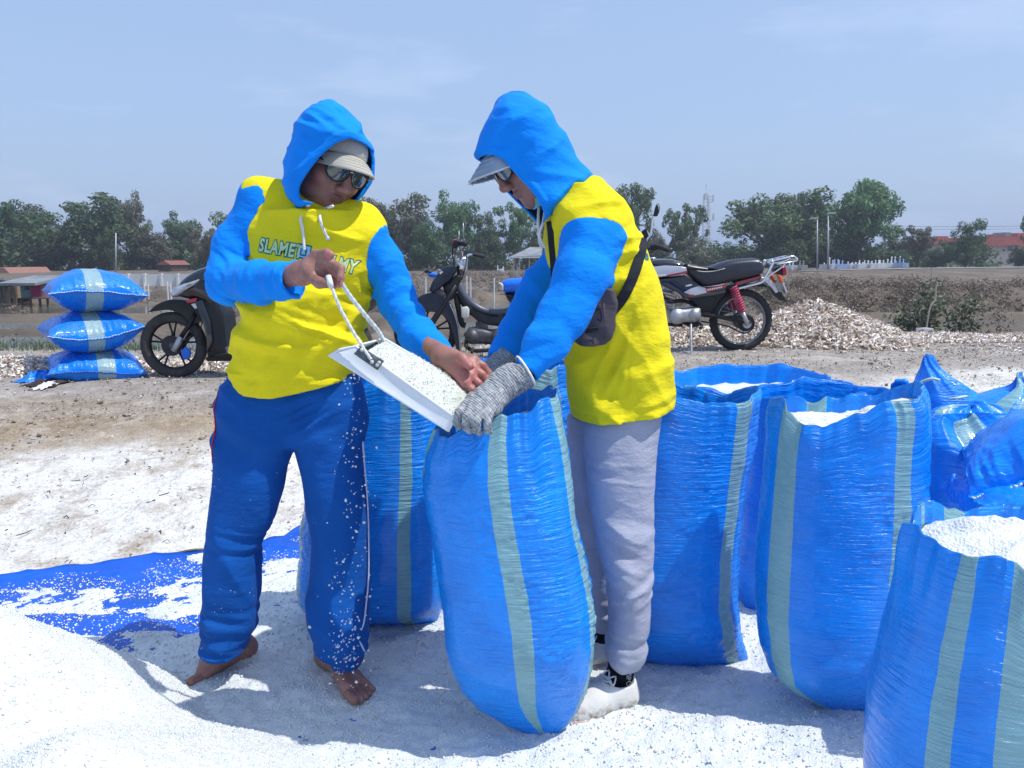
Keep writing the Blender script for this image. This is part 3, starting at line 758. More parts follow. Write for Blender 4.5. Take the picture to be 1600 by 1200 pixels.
TL = [
 (5, 308, 442, 110, 'wide', 'dark tree cut by the left edge of the picture', 'leaf_dark', 84, 0),
 (62, 312, 442, 95, 'bush', 'dark round-topped tree second from the left edge', 'leaf_dark', 86, 1),
 (118, 302, 440, 165, 'wide', 'big dark spreading tree above the stack of pillow sacks', 'leaf_dark', 82, 1),
 (158, 345, 432, 60, 'bush', 'low dark tree at the right foot of the big spreading tree', 'leaf_dark', 80, 2),
 (207, 306, 432, 58, 'tall', 'tall thin grey-green tree right of the big spreading tree', 'leaf_dry', 88, 0),
 (232, 345, 432, 85, 'bush', 'greyish half-bare bushy tree under the thin tall one', 'leaf_dry', 86, 0),
 (286, 338, 430, 62, 'tall', 'dark green tree left of the left worker shoulder', 'leaf_dark', 90, 0),
 (322, 352, 432, 60, 'sparse', 'pale bare-topped tree touching the left worker sleeve', 'leaf_dry', 84, 0),
 (372, 330, 432, 90, 'bush', 'bushy tree hidden behind the left worker elbow', 'leaf_mid', 86, 1),
 (450, 330, 432, 90, 'tall', 'tree hidden behind the left worker chest', 'leaf_dark', 88, 1),
 (560, 318, 432, 80, 'bush', 'dark tree behind the left worker shoulder by the hood', 'leaf_dark', 86, 2),
 (622, 300, 432, 118, 'wide', 'grey-green broad tree right of the left worker hood', 'leaf_dry', 84, 2),
 (668, 335, 432, 75, 'bush', 'dark bush-like tree above the small moped headlight', 'leaf_dark', 80, 0),
 (712, 308, 432, 74, 'tall', 'upright green tree directly above the moped handlebar', 'leaf_mid', 86, 0),
 (757, 328, 432, 66, 'bush', 'dull brown-green tree between upright tree and cap brim', 'leaf_dark', 82, 1),
 (808, 322, 432, 74, 'sparse', 'airy green tree above the small white shelter', 'leaf_mid', 84, 1),
 (845, 335, 432, 60, 'bush', 'dark tree behind the right worker drawstrings', 'leaf_dark', 86, 2),
 (905, 330, 432, 80, 'tall', 'tree hidden behind the right worker shoulder', 'leaf_dark', 88, 0),
 (972, 277, 430, 82, 'tall', 'tall green tree right behind the right worker back', 'leaf_mid', 84, 1),
 (1020, 352, 428, 60, 'bush', 'low grey tree behind the motorcycle mirrors', 'leaf_dry', 88, 0),
 (1066, 318, 428, 62, 'sparse', 'slender open tree with a leaning top left of the mast', 'leaf_mid', 84, 0),
 (1078, 368, 428, 84, 'bush', 'low dull tree at the foot of the slender open tree', 'leaf_dry', 82, 1),
 (1140, 376, 426, 90, 'bush', 'low green tree right of the lattice mast', 'leaf_mid', 96, 2),
 (1200, 290, 426, 158, 'wide', 'wide flat-crowned green tree above the motorcycle seat', 'leaf_mid', 84, 0),
 (1262, 312, 428, 90, 'tall', 'dark tree between the wide tree and the tallest tree', 'leaf_dark', 88, 0),
 (1215, 360, 428, 100, 'bush', 'dark low tree under the wide flat crown', 'leaf_dark', 80, 0),
 (1340, 269, 424, 122, 'tall', 'tallest rounded tree behind the two lamp poles', 'leaf_mid', 82, 1),
 (1325, 345, 424, 110, 'bush', 'dense dark undergrowth tree below the tallest crown', 'leaf_dark', 84, 1),
 (1395, 365, 424, 66, 'bush', 'bluish low tree right of the tallest tree', 'leaf_dark', 90, 2),
 (1432, 355, 424, 62, 'sparse', 'brownish thin tree left of the red roof', 'leaf_dry', 84, 1),
 (1462, 384, 424, 50, 'bush', 'small dark green tree in front of the left red roof', 'leaf_dark', 78, 0),
 (1508, 341, 424, 66, 'bush', 'grey-green oval tree in front of the red-roofed building', 'leaf_dark', 76, 1),
 (1590, 380, 424, 40, 'bush', 'dark shrub-like tree below the windows at the right edge', 'leaf_dark', 76, 2),
 (1604, 333, 424, 26, 'sparse', 'leafy tree top cut by the right edge of the picture', 'leaf_mid', 74, 0)]
for i, (px, yt, yb, wd, k, lab, mt, Y, v) in enumerate(TL):
    tree(px, yt, yb, wd, k, lab, mt, Y, v, 'pale_bark' if mt == 'leaf_mid' and i % 2 else 'bark', rot=i*1.7)
# undergrowth mass behind the trunks
r = np.random.default_rng(5)
cl = []
for k in range(260):
    x = r.uniform(-66, 62); 
    px = 800+1200*x/90
    h = r.uniform(1.0, 3.4)*(1.0 if px < 1440 else .45)
    cl.append((x, 90+r.uniform(-3, 3), r.uniform(.2, .6)*h, .75*h))
V, F = leafcloud(cl, 26000, .30, r); o = mk('undergrowth', V, F, M['leaf_dark'], smooth=False)
tag(o, 'mass of dark undergrowth filling the gaps between the far tree trunks', 'undergrowth', kind='stuff')

def scrub(name, fn, n, ncl, lsz, mat, lab, seed):
    r = np.random.default_rng(seed); x, y = fn(r, ncl); h = r.uniform(.08, .30, len(x))*(1+.8*n2(x*.5, y*.5, seed, 3))
    C_ = np.stack([x, y, terr(x, y)+h*.45, np.maximum(h, .05)], 1); V, F = leafcloud(C_, n, lsz, r, .9)
    o = mk(name, V, F, M[mat], smooth=False); tag(o, lab, 'scrub', kind='stuff')
scrub('dike_scrub', lambda r, n: (r.uniform(4.6, 26, n), 25.0+r.random(n)**1.5*2.6), 30000, 900, .05, 'leaf_brown', 'brown scrub covering the long dike at the right', 7)
def fsc(r, n):
    x = r.uniform(-20, 22, n); y = r.uniform(11, 60, n); k = (terr(x, y) > -.40); return x[k], y[k]
scrub('field_scrub', fsc, 34000, 2600, .055, 'leaf_brown', 'dry brown weeds on the low dikes between the ponds', 8)
scrub('bank_weeds', lambda r, n: (r.uniform(-9, -2.6, n), 8.9+r.random(n)*1.6), 14000, 500, .028, 'leaf_bush', 'grey-green weeds on the bank behind the pillow sacks', 12)
# ------------------------------------------------------------------ far buildings
def bld_box(mb, px0, px1, pyt, pyb, Y, depth):
    a = P(px0, pyb, Y); b_ = P(px1, pyt, Y)
    mb.box(((a[0]+b_[0])/2, Y+depth/2, (a[2]+b_[2])/2), (abs(b_[0]-a[0]), depth, b_[2]-a[2]))
def part_box(name, mat, parent, px0, px1, pyt, pyb, Y, depth):
    m = MB(); bld_box(m, px0, px1, pyt, pyb, Y, depth); return m.build(name, mat, parent)
Yb = 118
b0 = P(1580, 424, Yb)
t = thing('building', (b0[0], Yb, b0[2]), 'cream two-storey building with red roof at the right edge', 'building')
part_box('wall', M['cream_wall'], t, 1536, 1640, 384, 424, Yb, 10)
part_box('roof', M['red_roof'], t, 1532, 1650, 369.5, 384, Yb-.8, 12)
part_box('ridge', M['red_roof'], t, 1590, 1650, 364, 369, Yb+1, 8)
part_box('water_tank', M['grey_roof'], t, 1570, 1580, 363, 369, Yb+1, 3)
for (a, b_, c, d) in ((1566, 1572, 388, 394), (1574, 1583, 383, 393), (1592, 1598, 388, 394), (1563, 1566, 400, 407)):
    f = part_box('window', M['white_wall'], t, a, b_, c, d, Yb-.12, .2); part_box('pane', M['window_glass'], f, a+1, b_-1, c+1, d-1, Yb-.2, .1)
b0 = P(1480, 424, Yb+6)
t = thing('building', (b0[0], Yb+6, b0[2]), 'red-roofed house partly hidden behind the grey-green oval tree', 'building')
part_box('wall', M['cream_wall'], t, 1462, 1496, 380, 424, Yb+6, 8); part_box('roof', M['red_roof'], t, 1457, 1500, 374, 381, Yb+5, 10); part_box('upper_roof', M['red_roof'], t, 1466, 1482, 369, 375, Yb+6, 6)
# left: boundary wall, white buildings, hut
Yw = 46
b0 = P(250, 437, Yw); t = thing('boundary_wall', (b0[0], Yw, b0[2]), 'long low white boundary wall behind the pillow sacks', 'wall')
part_box('wall_face', M['white_wall'], t, 146, 330, 428.5, 450, Yw, .2)
for k in range(8): part_box('pier', M['white_wall'], t, 146+k*26, 148+k*26, 427.5, 450, Yw-.1, .3)
b0 = P(65, 428, 96); t = thing('building', (b0[0], 96, b0[2]), 'white gabled building glimpsed under the big spreading tree', 'building')
part_box('wall', M['white_wall'], t, 46, 104, 402, 432, 96, 6)
m = MB(); a = P(44, 402, 96); b_ = P(106, 402, 96); c = P(74, 395, 96); m.prism([(a[0], a[2]), (b_[0], b_[2]), (c[0], c[2])], 99, 3.2); m.build('roof', M['grey_roof'], t)
b0 = P(10, 436, 66); t = thing('building', (b0[0], 66, b0[2]), 'salmon-coloured roofed house at the left edge', 'building')
part_box('wall', M['cream_wall'], t, -25, 20, 428, 440, 66, 5)
m = MB(); a = P(-30, 430, 66); b_ = P(24, 430, 66); c = P(12, 418, 66); d = P(-18, 418, 66); m.prism([(a[0], a[2]), (b_[0], b_[2]), (c[0], c[2]), (d[0], d[2])], 68.5, 3); m.build('roof', simple('salmon_roof', (.28, .14, .11), .9), t)
b0 = P(258, 430, 70); t = thing('building', (b0[0], 70, b0[2]), 'small brick-red shed glimpsed behind the long white wall', 'building')
part_box('wall', M['bark'], t, 248, 266, 413, 431, 74, 4)
m = MB(); a = P(245, 414, 74); b_ = P(269, 414, 74); c = P(258, 407, 74); m.prism([(a[0], a[2]), (b_[0], b_[2]), (c[0], c[2])], 76, 2.3); m.build('roof', simple('brick_roof', (.22, .08, .07), .9), t)
Yh = 28
b0 = P(52, 474, Yh); t = thing('hut', (b0[0], Yh, b0[2]), 'small teal and pink hut on stilts by the pond at the left', 'hut')
part_box('wall', M['teal_wall'], t, 33, 56, 442, 465, Yh, 1.4); part_box('pink_panel', M['pink_wall'], t, 56.3, 74, 443, 465, Yh, 1.4)
part_box('door', M['magenta_door'], t, 49, 61, 447, 464, Yh-.06, .12)
m = MB(); m.box(P(54, 438, Yh+.4), (58*MPP(Yh), 2.2, .09), Matrix.Rotation(.10, 3, 'X')); m.build('roof', M['grey_roof'], t)
part_box('platform', M['bark'], t, 31, 76, 465, 467, Yh-.6, 2)
for px in (33, 47, 62, 74): part_box('stilt', M['bark'], t, px-.7, px+.7, 467, 482, Yh-.5, .06)
part_box('window', M['window_glass'], t, 38, 43, 447, 453, Yh-.05, .08)
b0 = P(10, 474, 30); t = thing('hut', (b0[0], 30, b0[2]), 'ragged grey lean-to beside the teal and pink hut', 'hut')
part_box('wall', M['straw'], t, -12, 26, 447, 466, 30, 1.2); m = MB(); m.box(P(8, 441, 30.2), (48*MPP(30), 2.0, .08), Matrix.Rotation(-.14, 3, 'X')); m.build('roof', M['grey_roof'], t)
for px in (0, 12, 22): part_box('post', M['bark'], t, px-.8, px+.8, 444, 480, 29.6, .07)
# shelter between the men
Ys = 52; b0 = P(825, 432, Ys); t = thing('shelter', (b0[0], Ys, b0[2]), 'small open shelter with pale pitched roof between the two workers', 'shelter')
def pw(px, py, Y): return Vector(P(px, py, Y))
V = [pw(797, 401, Ys), pw(846, 399, Ys), pw(848, 386, Ys+1.6), pw(828, 386, Ys+1.6)]
V2 = [v+Vector((0, 0, -.06)) for v in V]
m = MB(); m.add(V+V2, [(0, 1, 2, 3), (7, 6, 5, 4), (0, 4, 5, 1), (1, 5, 6, 2), (2, 6, 7, 3), (3, 7, 4, 0)]); m.build('roof', M['grey_roof'], t)
m = MB(); m.box(pw(822, 402, Ys-.05), (50*MPP(Ys), .05, .10)); m.build('fascia', M['white_wall'], t)
for px, Yp in ((803, Ys+.1), (827, Ys+.1), (812, Ys+2), (844, Ys+.1)): part_box('post', M['galv'], t, px-.9, px+.9, 402, 434, Yp, .08)
# fence posts far middle
for i, (px, py0, py1, lab) in enumerate(((665, 434, 452, 'short pale post standing left of the moped headlight'), (729, 431, 455, 'pale pond post right of the moped handlebar stem'), (735, 434, 450, 'thinner pale pond post beside the handlebar post'), (772, 434, 450, 'pale post left of the blue-wrapped moped seat'))):
    a = P(px, py0, 30); m = MB(); m.tube([(a[0], 30, float(terr(a[0], 30))-.05), a], .03, 6); o = m.build('post', M['white_wall']); tag(o, lab, 'post', 'pale posts in the ponds')
for i, (px, py0, py1, lab) in enumerate(((225, 442, 456, 'first white marker post right of the top pillow sack'), (231, 444, 455, 'second white marker post, thinner, right of the first'), (261, 440, 456, 'third white marker post near the scooter headlight'), (266, 443, 458, 'fourth white marker post, nearest the scooter headlight'))):
    a = P(px, py0, 30); m = MB(); m.tube([(a[0], 30, float(terr(a[0], 30))-.05), a], .035, 6); o = m.build('post', M['white_wall']); tag(o, lab, 'post', 'white marker posts at the left')
# poles
def pole(px, yt, yb, Y, r_, lab, lamp=0):
    b_ = P(px, yb, Y); t = thing('street_lamp' if lamp else 'utility_pole', b_, lab, 'pole')
    m = MB(); tp = P(px, yt, Y); m.tube([b_, tp], [r_*1.3, r_*.8], 8); m.build('pole', M['galv'], t, True)
    if lamp:
        m = MB(); m.box((tp[0]+lamp*.25, Y, tp[2]+.05), (.6, .25, .12)); m.build('lamp_head', M['galv'], t)
    return t
pole(1277, 342, 426, 62, .055, 'shorter grey lamp pole left of the tallest tree', -1)
pole(1294, 334, 426, 60, .065, 'taller grey lamp pole against the tallest tree', 1)
pole(181, 364, 434, 60, .05, 'thin grey pole above the top pillow sack')
# lattice mast
Ym = 150; b0 = P(1103, 420, Ym); tp = P(1103, 297, Ym); t = thing('lattice_mast', b0, 'tall red and white lattice radio mast on the horizon', 'mast')
H = tp[2]-b0[2]
for kx in (-1, 1):
    for ky in (-1, 1):
        m = MB(); m.tube([(b0[0]+kx*.75, Ym+ky*.75, b0[2]), (tp[0]+kx*.35, Ym+ky*.35, tp[2]-.8)], .055, 5); m.build('leg', M['galv'], t)
nseg = 26; M['mast_red'] = simple('mast_red', (.45, .30, .30), .6)
for k in range(nseg):
    m = MB()
    f0 = k/nseg; f1 = (k+1)/nseg; w0 = .75-.4*f0; w1 = .75-.4*f1; z0 = b0[2]+H*f0; z1 = b0[2]+H*f1; s_ = 1 if k % 2 else -1
    zz_ = [(b0[0]-s_*w0, Ym-w0, z0), (b0[0]+s_*w1, Ym-w1, z1), (b0[0]+s_*w1, Ym+w1, z1), (b0[0]-s_*w1, Ym+w1, z1), (b0[0]-s_*w1, Ym-w1, z1)]
    m.tube(zz_, .035, 4); m.build('brace', M['mast_red'] if (k//4) % 2 else M['white_wall'], t)
m = MB()
for dz, dx in ((-1.2, -.7), (-1.6, .7), (-4.6, -.9), (-5.0, .9), (-4.2, 0)): m = MB(); m.box((b0[0]+dx, Ym-.5, tp[2]+dz), (.35, .3, 1.3)); m.build('antenna', M['white_wall'], t)
m = MB(); m.tube([tp, (tp[0], Ym, tp[2]+1.2)], .05, 5); m.build('spike', M['galv'], t)
# overhead wires
m = MB(); m.tube([P(1390+i*15, 353+1.2*math.sin(i/14*3.14), 95) for i in range(16)], .022, 4); o = m.build('overhead_wire', M['dark_metal']); tag(o, 'thin overhead wire crossing the sky above the red roofs', 'wire')
m = MB(); m.tube([P(1340+i*18, 357.5+1.0*math.sin(i/14*3.14), 96) for i in range(16)], .018, 4); o = m.build('overhead_wire', M['dark_metal']); tag(o, 'fainter lower overhead wire just under the first one', 'wire')
# cemetery
GR = [(1236, 0), (1252, 2), (1290, 0), (1298, 0), (1306, 1), (1313, 1), (1327, 0), (1334, 0), (1339, 0), (1345, 0), (1353, 0), (1359, 0), (1364, 0), (1370, 0), (1377, 0), (1389, 0), (1395, 0), (1402, 1), (1408, 1)]
rr = random.Random(8)
GLAB = ['grey tombstone right of the motorcycle rack', 'second grey tombstone right of the rack, blunt topped', 'white tombstone just left of the taller lamp pole', 'white tombstone hugging the right of the taller lamp pole', 'pale blue tombstone, left one of the blue pair', 'pale blue tombstone, right one of the blue pair', 'white tombstone starting the dense central row', 'second white tombstone of the dense central row', 'third white tombstone of the dense central row', 'fourth white tombstone of the dense central row', 'fifth white tombstone of the dense central row', 'sixth white tombstone of the dense central row', 'seventh white tombstone of the dense central row', 'eighth white tombstone of the dense central row', 'white tombstone ending the dense central row', 'white tombstone with twin pillars left of the last group', 'white tombstone in the middle of the last group', 'bluish tombstone near the end of the cemetery', 'last bluish tombstone at the right end of the cemetery']
for i, (px, c) in enumerate(GR):
    Y = 66+rr.uniform(-1.5, 1.5); yb = 421-(px-1236)*.022; mt = M[['white_grave', 'blue_grave', 'grey_grave'][c]]
    b_ = P(px, yb, Y); u = MPP(Y)
    t = thing('tombstone', b_, GLAB[i], 'tombstone', 'tombstones of the far cemetery')
    hp = rr.uniform(8, 17) if c < 2 else 13
    m = MB(); m.box((b_[0], Y, b_[2]+u*3.0), (u*9.5, 1.5, u*6.5)); m.build('plinth', mt, t)
    for sx_ in (-1, 1):
        m = MB(); x0 = b_[0]+sx_*u*2.6
        if sx_ > 0 and i % 3 == 0: hp *= .75
        m.tube([(x0, Y, b_[2]+u*4), (x0, Y, b_[2]+u*hp*.7), (x0, Y, b_[2]+u*hp*.78), (x0, Y, b_[2]+u*hp*.9), (x0, Y, b_[2]+u*hp)], [u*1.2, u*1.0, u*.6, u*1.3, u*.4], 7); m.build('headstone', mt, t, True)
# white kerb strip / far dike edge
m = MB(); m.tube([P(1250, 424, 58), P(1350, 421, 60), P(1480, 419, 64), P(1640, 417, 70)], .05, 6); o = m.build('concrete_kerb', M['grey_grave'], None, True); tag(o, 'pale concrete edge along the far bank in front of the tombstones', 'kerb')
m = MB(); a = P(782, 429, 62)
m.box((a[0], 62, a[2]+.15), (.6, .4, .4)); m.box((a[0]-.22, 62, a[2]+.5), (.1, .1, .5)); m.box((a[0]+.22, 62, a[2]+.45), (.1, .1, .4)); m.box((a[0], 62, a[2]+.4), (.4, .08, .1))
tag(m.build('tombstone', M['white_grave']), 'lone white tombstone seen between the workers beyond the moped seat', 'tombstone', 'tombstones of the far cemetery')

# ------------------------------------------------------------------ bush with separate leaves behind the shell pile
def bush(c, rx, ry, h, n, lab, seed, lsz=.035, mat='leaf_bush', name='bush'):
    rng = np.random.default_rng(seed); rr = random.Random(seed)
    z0 = float(terr(c[0], c[1])); t = thing(name, (c[0], c[1], z0), lab, 'bush')
    mb = MB(); cl = []
    for k in range(46):
        a = rr.uniform(0, 6.28); R = math.sqrt(rr.random()); e = Vector((c[0]+rx*R*math.cos(a), c[1]+ry*R*math.sin(a), z0+h*rr.uniform(.25, 1.0)*(1-.45*R*R)))
        b_ = Vector((c[0]+rx*.25*R*math.cos(a), c[1]+ry*.25*math.sin(a), z0)); md = b_.lerp(e, .55)+Vector((rr.uniform(-.05, .05), 0, .06))
        mb.tube([b_, md, e], [.010, .006, .002], 5)
        for q in range(3): 
            pnt = md.lerp(e, rr.random()); cl.append((pnt.x, pnt.y, pnt.z, rr.uniform(.10, .24)))
        for q in range(3):
            pnt = md.lerp(e, rr.random()); mb.tube([pnt, pnt+Vector((rr.uniform(-.15, .15), rr.uniform(-.15, .15), rr.uniform(.0, .18)))], [.004, .0015], 4)
    mb.build('stem', M['bark'], t, True)
    V, F = leafcloud(cl, n, lsz, rng); mk('foliage', V, F, M[mat], t, smooth=False); return t
cb = P(1450, 500, 10.2)
bush((cb[0]-.10, 9.9), .85, .6, 2.0, 9000, 'grey-green leafy bush behind the right end of the shell pile', 3)
bush((P(1548, 500, 9.9)[0], 9.7), .85, .4, 1.25, 4000, 'low purplish-brown shrub right of the grey-green bush', 4, .026, 'leaf_brown')
p0 = Vector(P(1446, 506, 8.6)); z0 = float(terr(p0.x, 8.6))
stick('dry_stick', [(p0.x, 8.6, z0-.1), P(1452, 485, 8.6), P(1461, 468, 8.6), P(1462, 450, 8.6), P(1465, 441, 8.6)], .011, M['dry_stick'], 'bare curved pale stick planted in front of the bush', 'stick')
m = MB(); x0_ = P(1447, 507, 8.0)[0]; V, F = rock(.10, random.Random(2), .5); m.add([(a+x0_, b_+8.0, c+float(terr(x0_, 8.0))+.09) for a, b_, c in V], F)
tag(m.build('stone', M['grey_grave']), 'pale flat stone at the foot of the curved stick', 'stone')
print('trees', time.time()-T0)
# ================================================================== sacks
def smooth1(a, k):
    if k <= 0: return a
    ker = np.exp(-np.linspace(-2, 2, 2*k+1)**2); ker /= ker.sum()
    return np.convolve(np.pad(a, k, mode='edge'), ker, 'valid')
def sack(rows, Yc, bf, stripes, lab, seed, tilt=0.0, top='open', crease=1.0, fill=.05, salt=None, du=.005, lean=0.0, group='filled blue sacks standing on the tarpaulin', cs=1.0, yaw=0.0, rimamp=1.0, ridge_side=.7, zb=None, rim=None, bt=.13):
    rows = sorted(rows, key=lambda r: -r[0])
    z = []; xl = []; xr = []
    for py, a, b_ in rows:
        l = P(a, py, Yc); r_ = P(b_, py, Yc); z.append(l[2]); xl.append(l[0]); xr.append(r_[0])
    z = np.array(z); xl = np.array(xl); xr = np.array(xr)
    L = z[-1]-z[0]; nv = max(40, int(L/du)); zz = np.linspace(z[0], z[-1], nv)
    k = max(1, int(nv*(.010 if seed == 3 else .022))); xl_ = smooth1(np.interp(zz, z, xl), k); xr_ = smooth1(np.interp(zz, z, xr), k)
    cx = (xl_+xr_)/2; a = (xr_-xl_)/2; amax = a.max(); v = (zz-zz[0])/L
    b = amax*bf*np.clip(a/amax, 0, 1)**.75
    b = b*(1-.86*(1-ss(-.02, bt, v)))                        # flat seam at the bottom
    if top == 'closed': b = b*(1-.85*ss(.86, 1, v))
    n = max(60, int(2*math.pi*amax/du)); u = np.arange(n)/n; phi = 2*math.pi*u
    # resample angle so that points spread evenly on the superellipse
    e = 2/2.5
    pf = np.linspace(0, 2*math.pi, 4001); fx = np.sign(np.cos(pf))*np.abs(np.cos(pf))**e; fy_ = np.sign(np.sin(pf))*np.abs(np.sin(pf))**e
    sl_ = np.concatenate([[0], np.cumsum(np.hypot(np.diff(fx), np.diff(fy_)*bf))]); sl_ /= sl_[-1]      # even spacing along the cloth
    ux = np.interp(u, sl_, fx); uy = np.interp(u, sl_, fy_)
    U, Vv = np.meshgrid(u, v); per = 2*math.pi*amax*(1+bf)/2*1.06
    UX = np.broadcast_to(ux, U.shape); UY = np.broadcast_to(uy, U.shape)
    # periodic noise coordinates
    CXn = np.cos(2*np.pi*U); SXn = np.sin(2*np.pi*U)
    def pn(fu, fv, sd, octs=3, shear=0): 
        q = np.stack([(CXn*fu).ravel(), (SXn*fu).ravel(), ((Vv*L+shear*UX*.1)*fv).ravel()], 1); return fbm(q, octs, seed*31+sd).reshape(U.shape)
    big = pn(1.1, 5, 1, 3)*.012
    warp = pn(1.3, 9, 4, 2)
    q = np.stack([(CXn*4.2).ravel(), (SXn*4.2).ravel(), ((Vv*L)*58*cs+warp*1.6+UX*1.2*(seed % 3-1)).ravel()], 1)
    r1 = 1-np.abs(fbm(q, 3, seed+5, .55).reshape(U.shape))*2.0
    q[:, 2] *= 2.1; q[:, :2] *= 1.7
    r2 = 1-np.abs(fbm(q, 2, seed+9).reshape(U.shape))*2.0
    mask = np.clip(.45+1.5*pn(1.4, 5, 12, 3), .06, 1.25)*(.16+.84*ss(-.2, .6, UX*np.sign(ridge_side)))
    mask = mask*ss(.0, .10, Vv)*(1-.6*ss(.84, .95, Vv))
    vert = pn(9, 2.5, 15, 3)
    dis = big+crease*(np.clip(r1, -.3, 1)*.0082+np.clip(r2, -.2, 1)*.0030)*mask
    dis = dis+crease*.007*vert*(1-ss(0, .12, Vv))+.017*pn(2.6, .8, 16, 2)*ss(.86, 1, Vv)+.012*(1-2*np.abs(pn(4.5, 1.2, 17, 2)))*ss(.88, 1, Vv)
    A = a[:, None]+dis; B = b[:, None]+dis*np.clip(b[:, None]/(a[:, None]+1e-4), .2, 1)
    x = A*UX; y = -B*UY
    if yaw: x, y = x*math.cos(yaw)+y*math.sin(yaw), -x*math.sin(yaw)+y*math.cos(yaw)
    X_ = cx[:, None]+x; Y_ = Yc+lean*(zz[:, None]-zz[0])+y; Z_ = np.broadcast_to(zz[:, None], U.shape).copy()
    wt = ss(.70, 1.0, Vv)
    Z_ += wt*(tilt*x+rimamp*(.034*pn(1.6, .1, 20, 2)+.018*pn(4, .1, 22, 2)))
    if rim is not None:
        ru = np.array([r_[0] for r_ in rim]); rz = np.array([r_[1] for r_ in rim]); Z_ += ss(.80, 1.0, Vv)*np.interp(U, np.concatenate([ru-1, ru, ru+1]), np.tile(rz, 3))
    Z_ = np.where(Vv < .16, Z_-0.012*np.abs(UX)*(1-ss(0, .16, Vv))*0, Z_)
    rings = [np.stack([X_, Y_, Z_], -1)]
    cen = np.array([cx[-1], Yc+lean*L, zz[-1]])
    base = rings[0][-1]
    extra = []
    if top == 'open':
        for sc_, dz_ in ((.992, .0015), (.984, -.001), (.976, -.012), (.965, -.04), (.95, -.09)):
            rg = cen+(base-cen)*np.array([sc_, sc_, 1]); rg = rg.copy(); rg[:, 2] += dz_; extra.append(rg)
    else:
        for sc_ in (.6, .2): rg = cen+(base-cen)*np.array([sc_, sc_, 1]); extra.append(rg)
    Vtx = np.concatenate([rings[0].reshape(-1, 3)]+extra); nvt = nv+len(extra)
    F = grid_faces(n, nvt, True)
    # bottom cap
    Vtx = np.concatenate([Vtx, [[cx[0], Yc, zz[0]]]]); ci = len(Vtx)-1
    i = np.arange(n); capF = np.stack([i, np.full(n, ci), np.full(n, ci), (i+1) % n], 1)
    st = np.full(U.shape, 1.0)
    for f, wd in stripes:
        if f <= 1: us = float(np.interp(-(2*f-1), -fx[:2001], sl_[:2001]))
        else: us = f-1        # direct turn position
        dd = np.abs(U-us); dd = np.minimum(dd, 1-dd)
        st = np.minimum(st, dd*per-wd/2+.0015*pn(1, 30, 40, 2))
    stv = np.concatenate([st.ravel()]+[st[-1]]*len(extra)+[[1.0]])
    uvx = np.concatenate([(U*per).ravel()]+[u*per]*len(extra)+[[0]]); uvy = np.concatenate([(Vv*L).ravel()]+[np.full(n, L+.01*(q_+1)) for q_ in range(len(extra))]+[[0]])
    t = thing('salt_sack', (cx[0], Yc, zz[0]), lab, 'sack', group)
    o = mk('sack_cloth', Vtx, F[:, ::-1], M['sack'], t, uv=np.stack([uvx, uvy], 1), attrs={'stripe': stv})
    if top == 'open' and salt:
        m_ = 60; rr_ = np.linspace(0, 1, 26)
        idx = (np.arange(m_)*n/m_).astype(int); ring = base[idx]
        R, I = np.meshgrid(rr_, np.arange(m_), indexing='ij')
        S = cen+(ring[I]-cen)*np.stack([R*.95, R*.95, R], -1)
        S[..., 2] += -fill+salt*(1-R**2)+.010*n2(S[..., 0]*22, S[..., 1]*22, seed, 3)+.004*n2(S[..., 0]*90, S[..., 1]*90, seed, 2)
        Fz = grid_faces(m_, len(rr_), True)
        o2 = mk('salt', S.reshape(-1, 3), Fz, M['salt']); tag(o2, 'white salt filling the '+lab, 'salt', kind='stuff')
        rg = np.random.default_rng(seed); kk = rg.integers(0, S.shape[0]*S.shape[1], 500); pts = S.reshape(-1, 3)[kk]+rg.normal(size=(500, 3))*np.array([.004, .004, .001])
    return t
sack([(1158, 850, 858), (1148, 828, 868), (1132, 792, 884), (1108, 752, 900), (1078, 725, 912), (1040, 709, 922), (1000, 700, 925), (950, 693, 924), (900, 685, 918), (850, 676, 908), (800, 667, 898), (760, 663, 891), (730, 663, 885), (700, 668, 879), (680, 672, 874), (655, 684, 868), (640, 690, 864)],
     1.835, .72, [(.525, .050), (.0, .05), (1.70, .07), (.985, .05)], 'bulging sack being filled, tilted on its bottom corner under the scoop', 3, bt=.36, tilt=.34, salt=.015, fill=.055, ridge_side=.6, du=.0042)
sack([(1136, 1360, 1388), (1128, 1335, 1396), (1108, 1292, 1402), (1080, 1240, 1408), (1050, 1206, 1412), (1010, 1192, 1418), (950, 1186, 1426), (900, 1186, 1431), (800, 1191, 1438), (700, 1198, 1442), (665, 1205, 1441), (645, 1211, 1436), (634, 1216, 1426)],
     1.94, .62, [(.73, .046), (.055, .062), (1.72, .06)], 'tall open sack with two pale stripes standing between shaded sacks and the nearest one', 7, bt=.26, tilt=.06, salt=.03, fill=.050, du=.0045, ridge_side=.8, rim=[(0, .035), (.08, .05), (.16, .045), (.24, .02), (.32, -.012), (.42, -.012), (.49, .035), (.56, .01), (.7, .0), (.9, .02)])
sack([(1060, 1128, 1168), (1052, 1075, 1167), (1040, 1020, 1165), (1015, 978, 1158), (980, 962, 1149), (930, 955, 1145), (860, 950, 1148), (760, 948, 1164), (680, 946, 1174), (640, 944, 1178), (620, 948, 1178), (612, 952, 1172)],
     2.22, .62, [(.86, .05), (.03, .07)], 'sack right behind the grey trousers of the right worker', 5, bt=.22, salt=.0, fill=.05, du=.005)
sack([(1004, 1190, 1370), (990, 1162, 1400), (960, 1150, 1418), (900, 1147, 1426), (800, 1150, 1430), (700, 1160, 1432), (640, 1168, 1432), (612, 1172, 1432)],
     2.62, .55, [(.41, .054), (.95, .06)], 'sack in the second row with one pale stripe, behind the tall open sack', 11, salt=.0, fill=.06, du=.007)
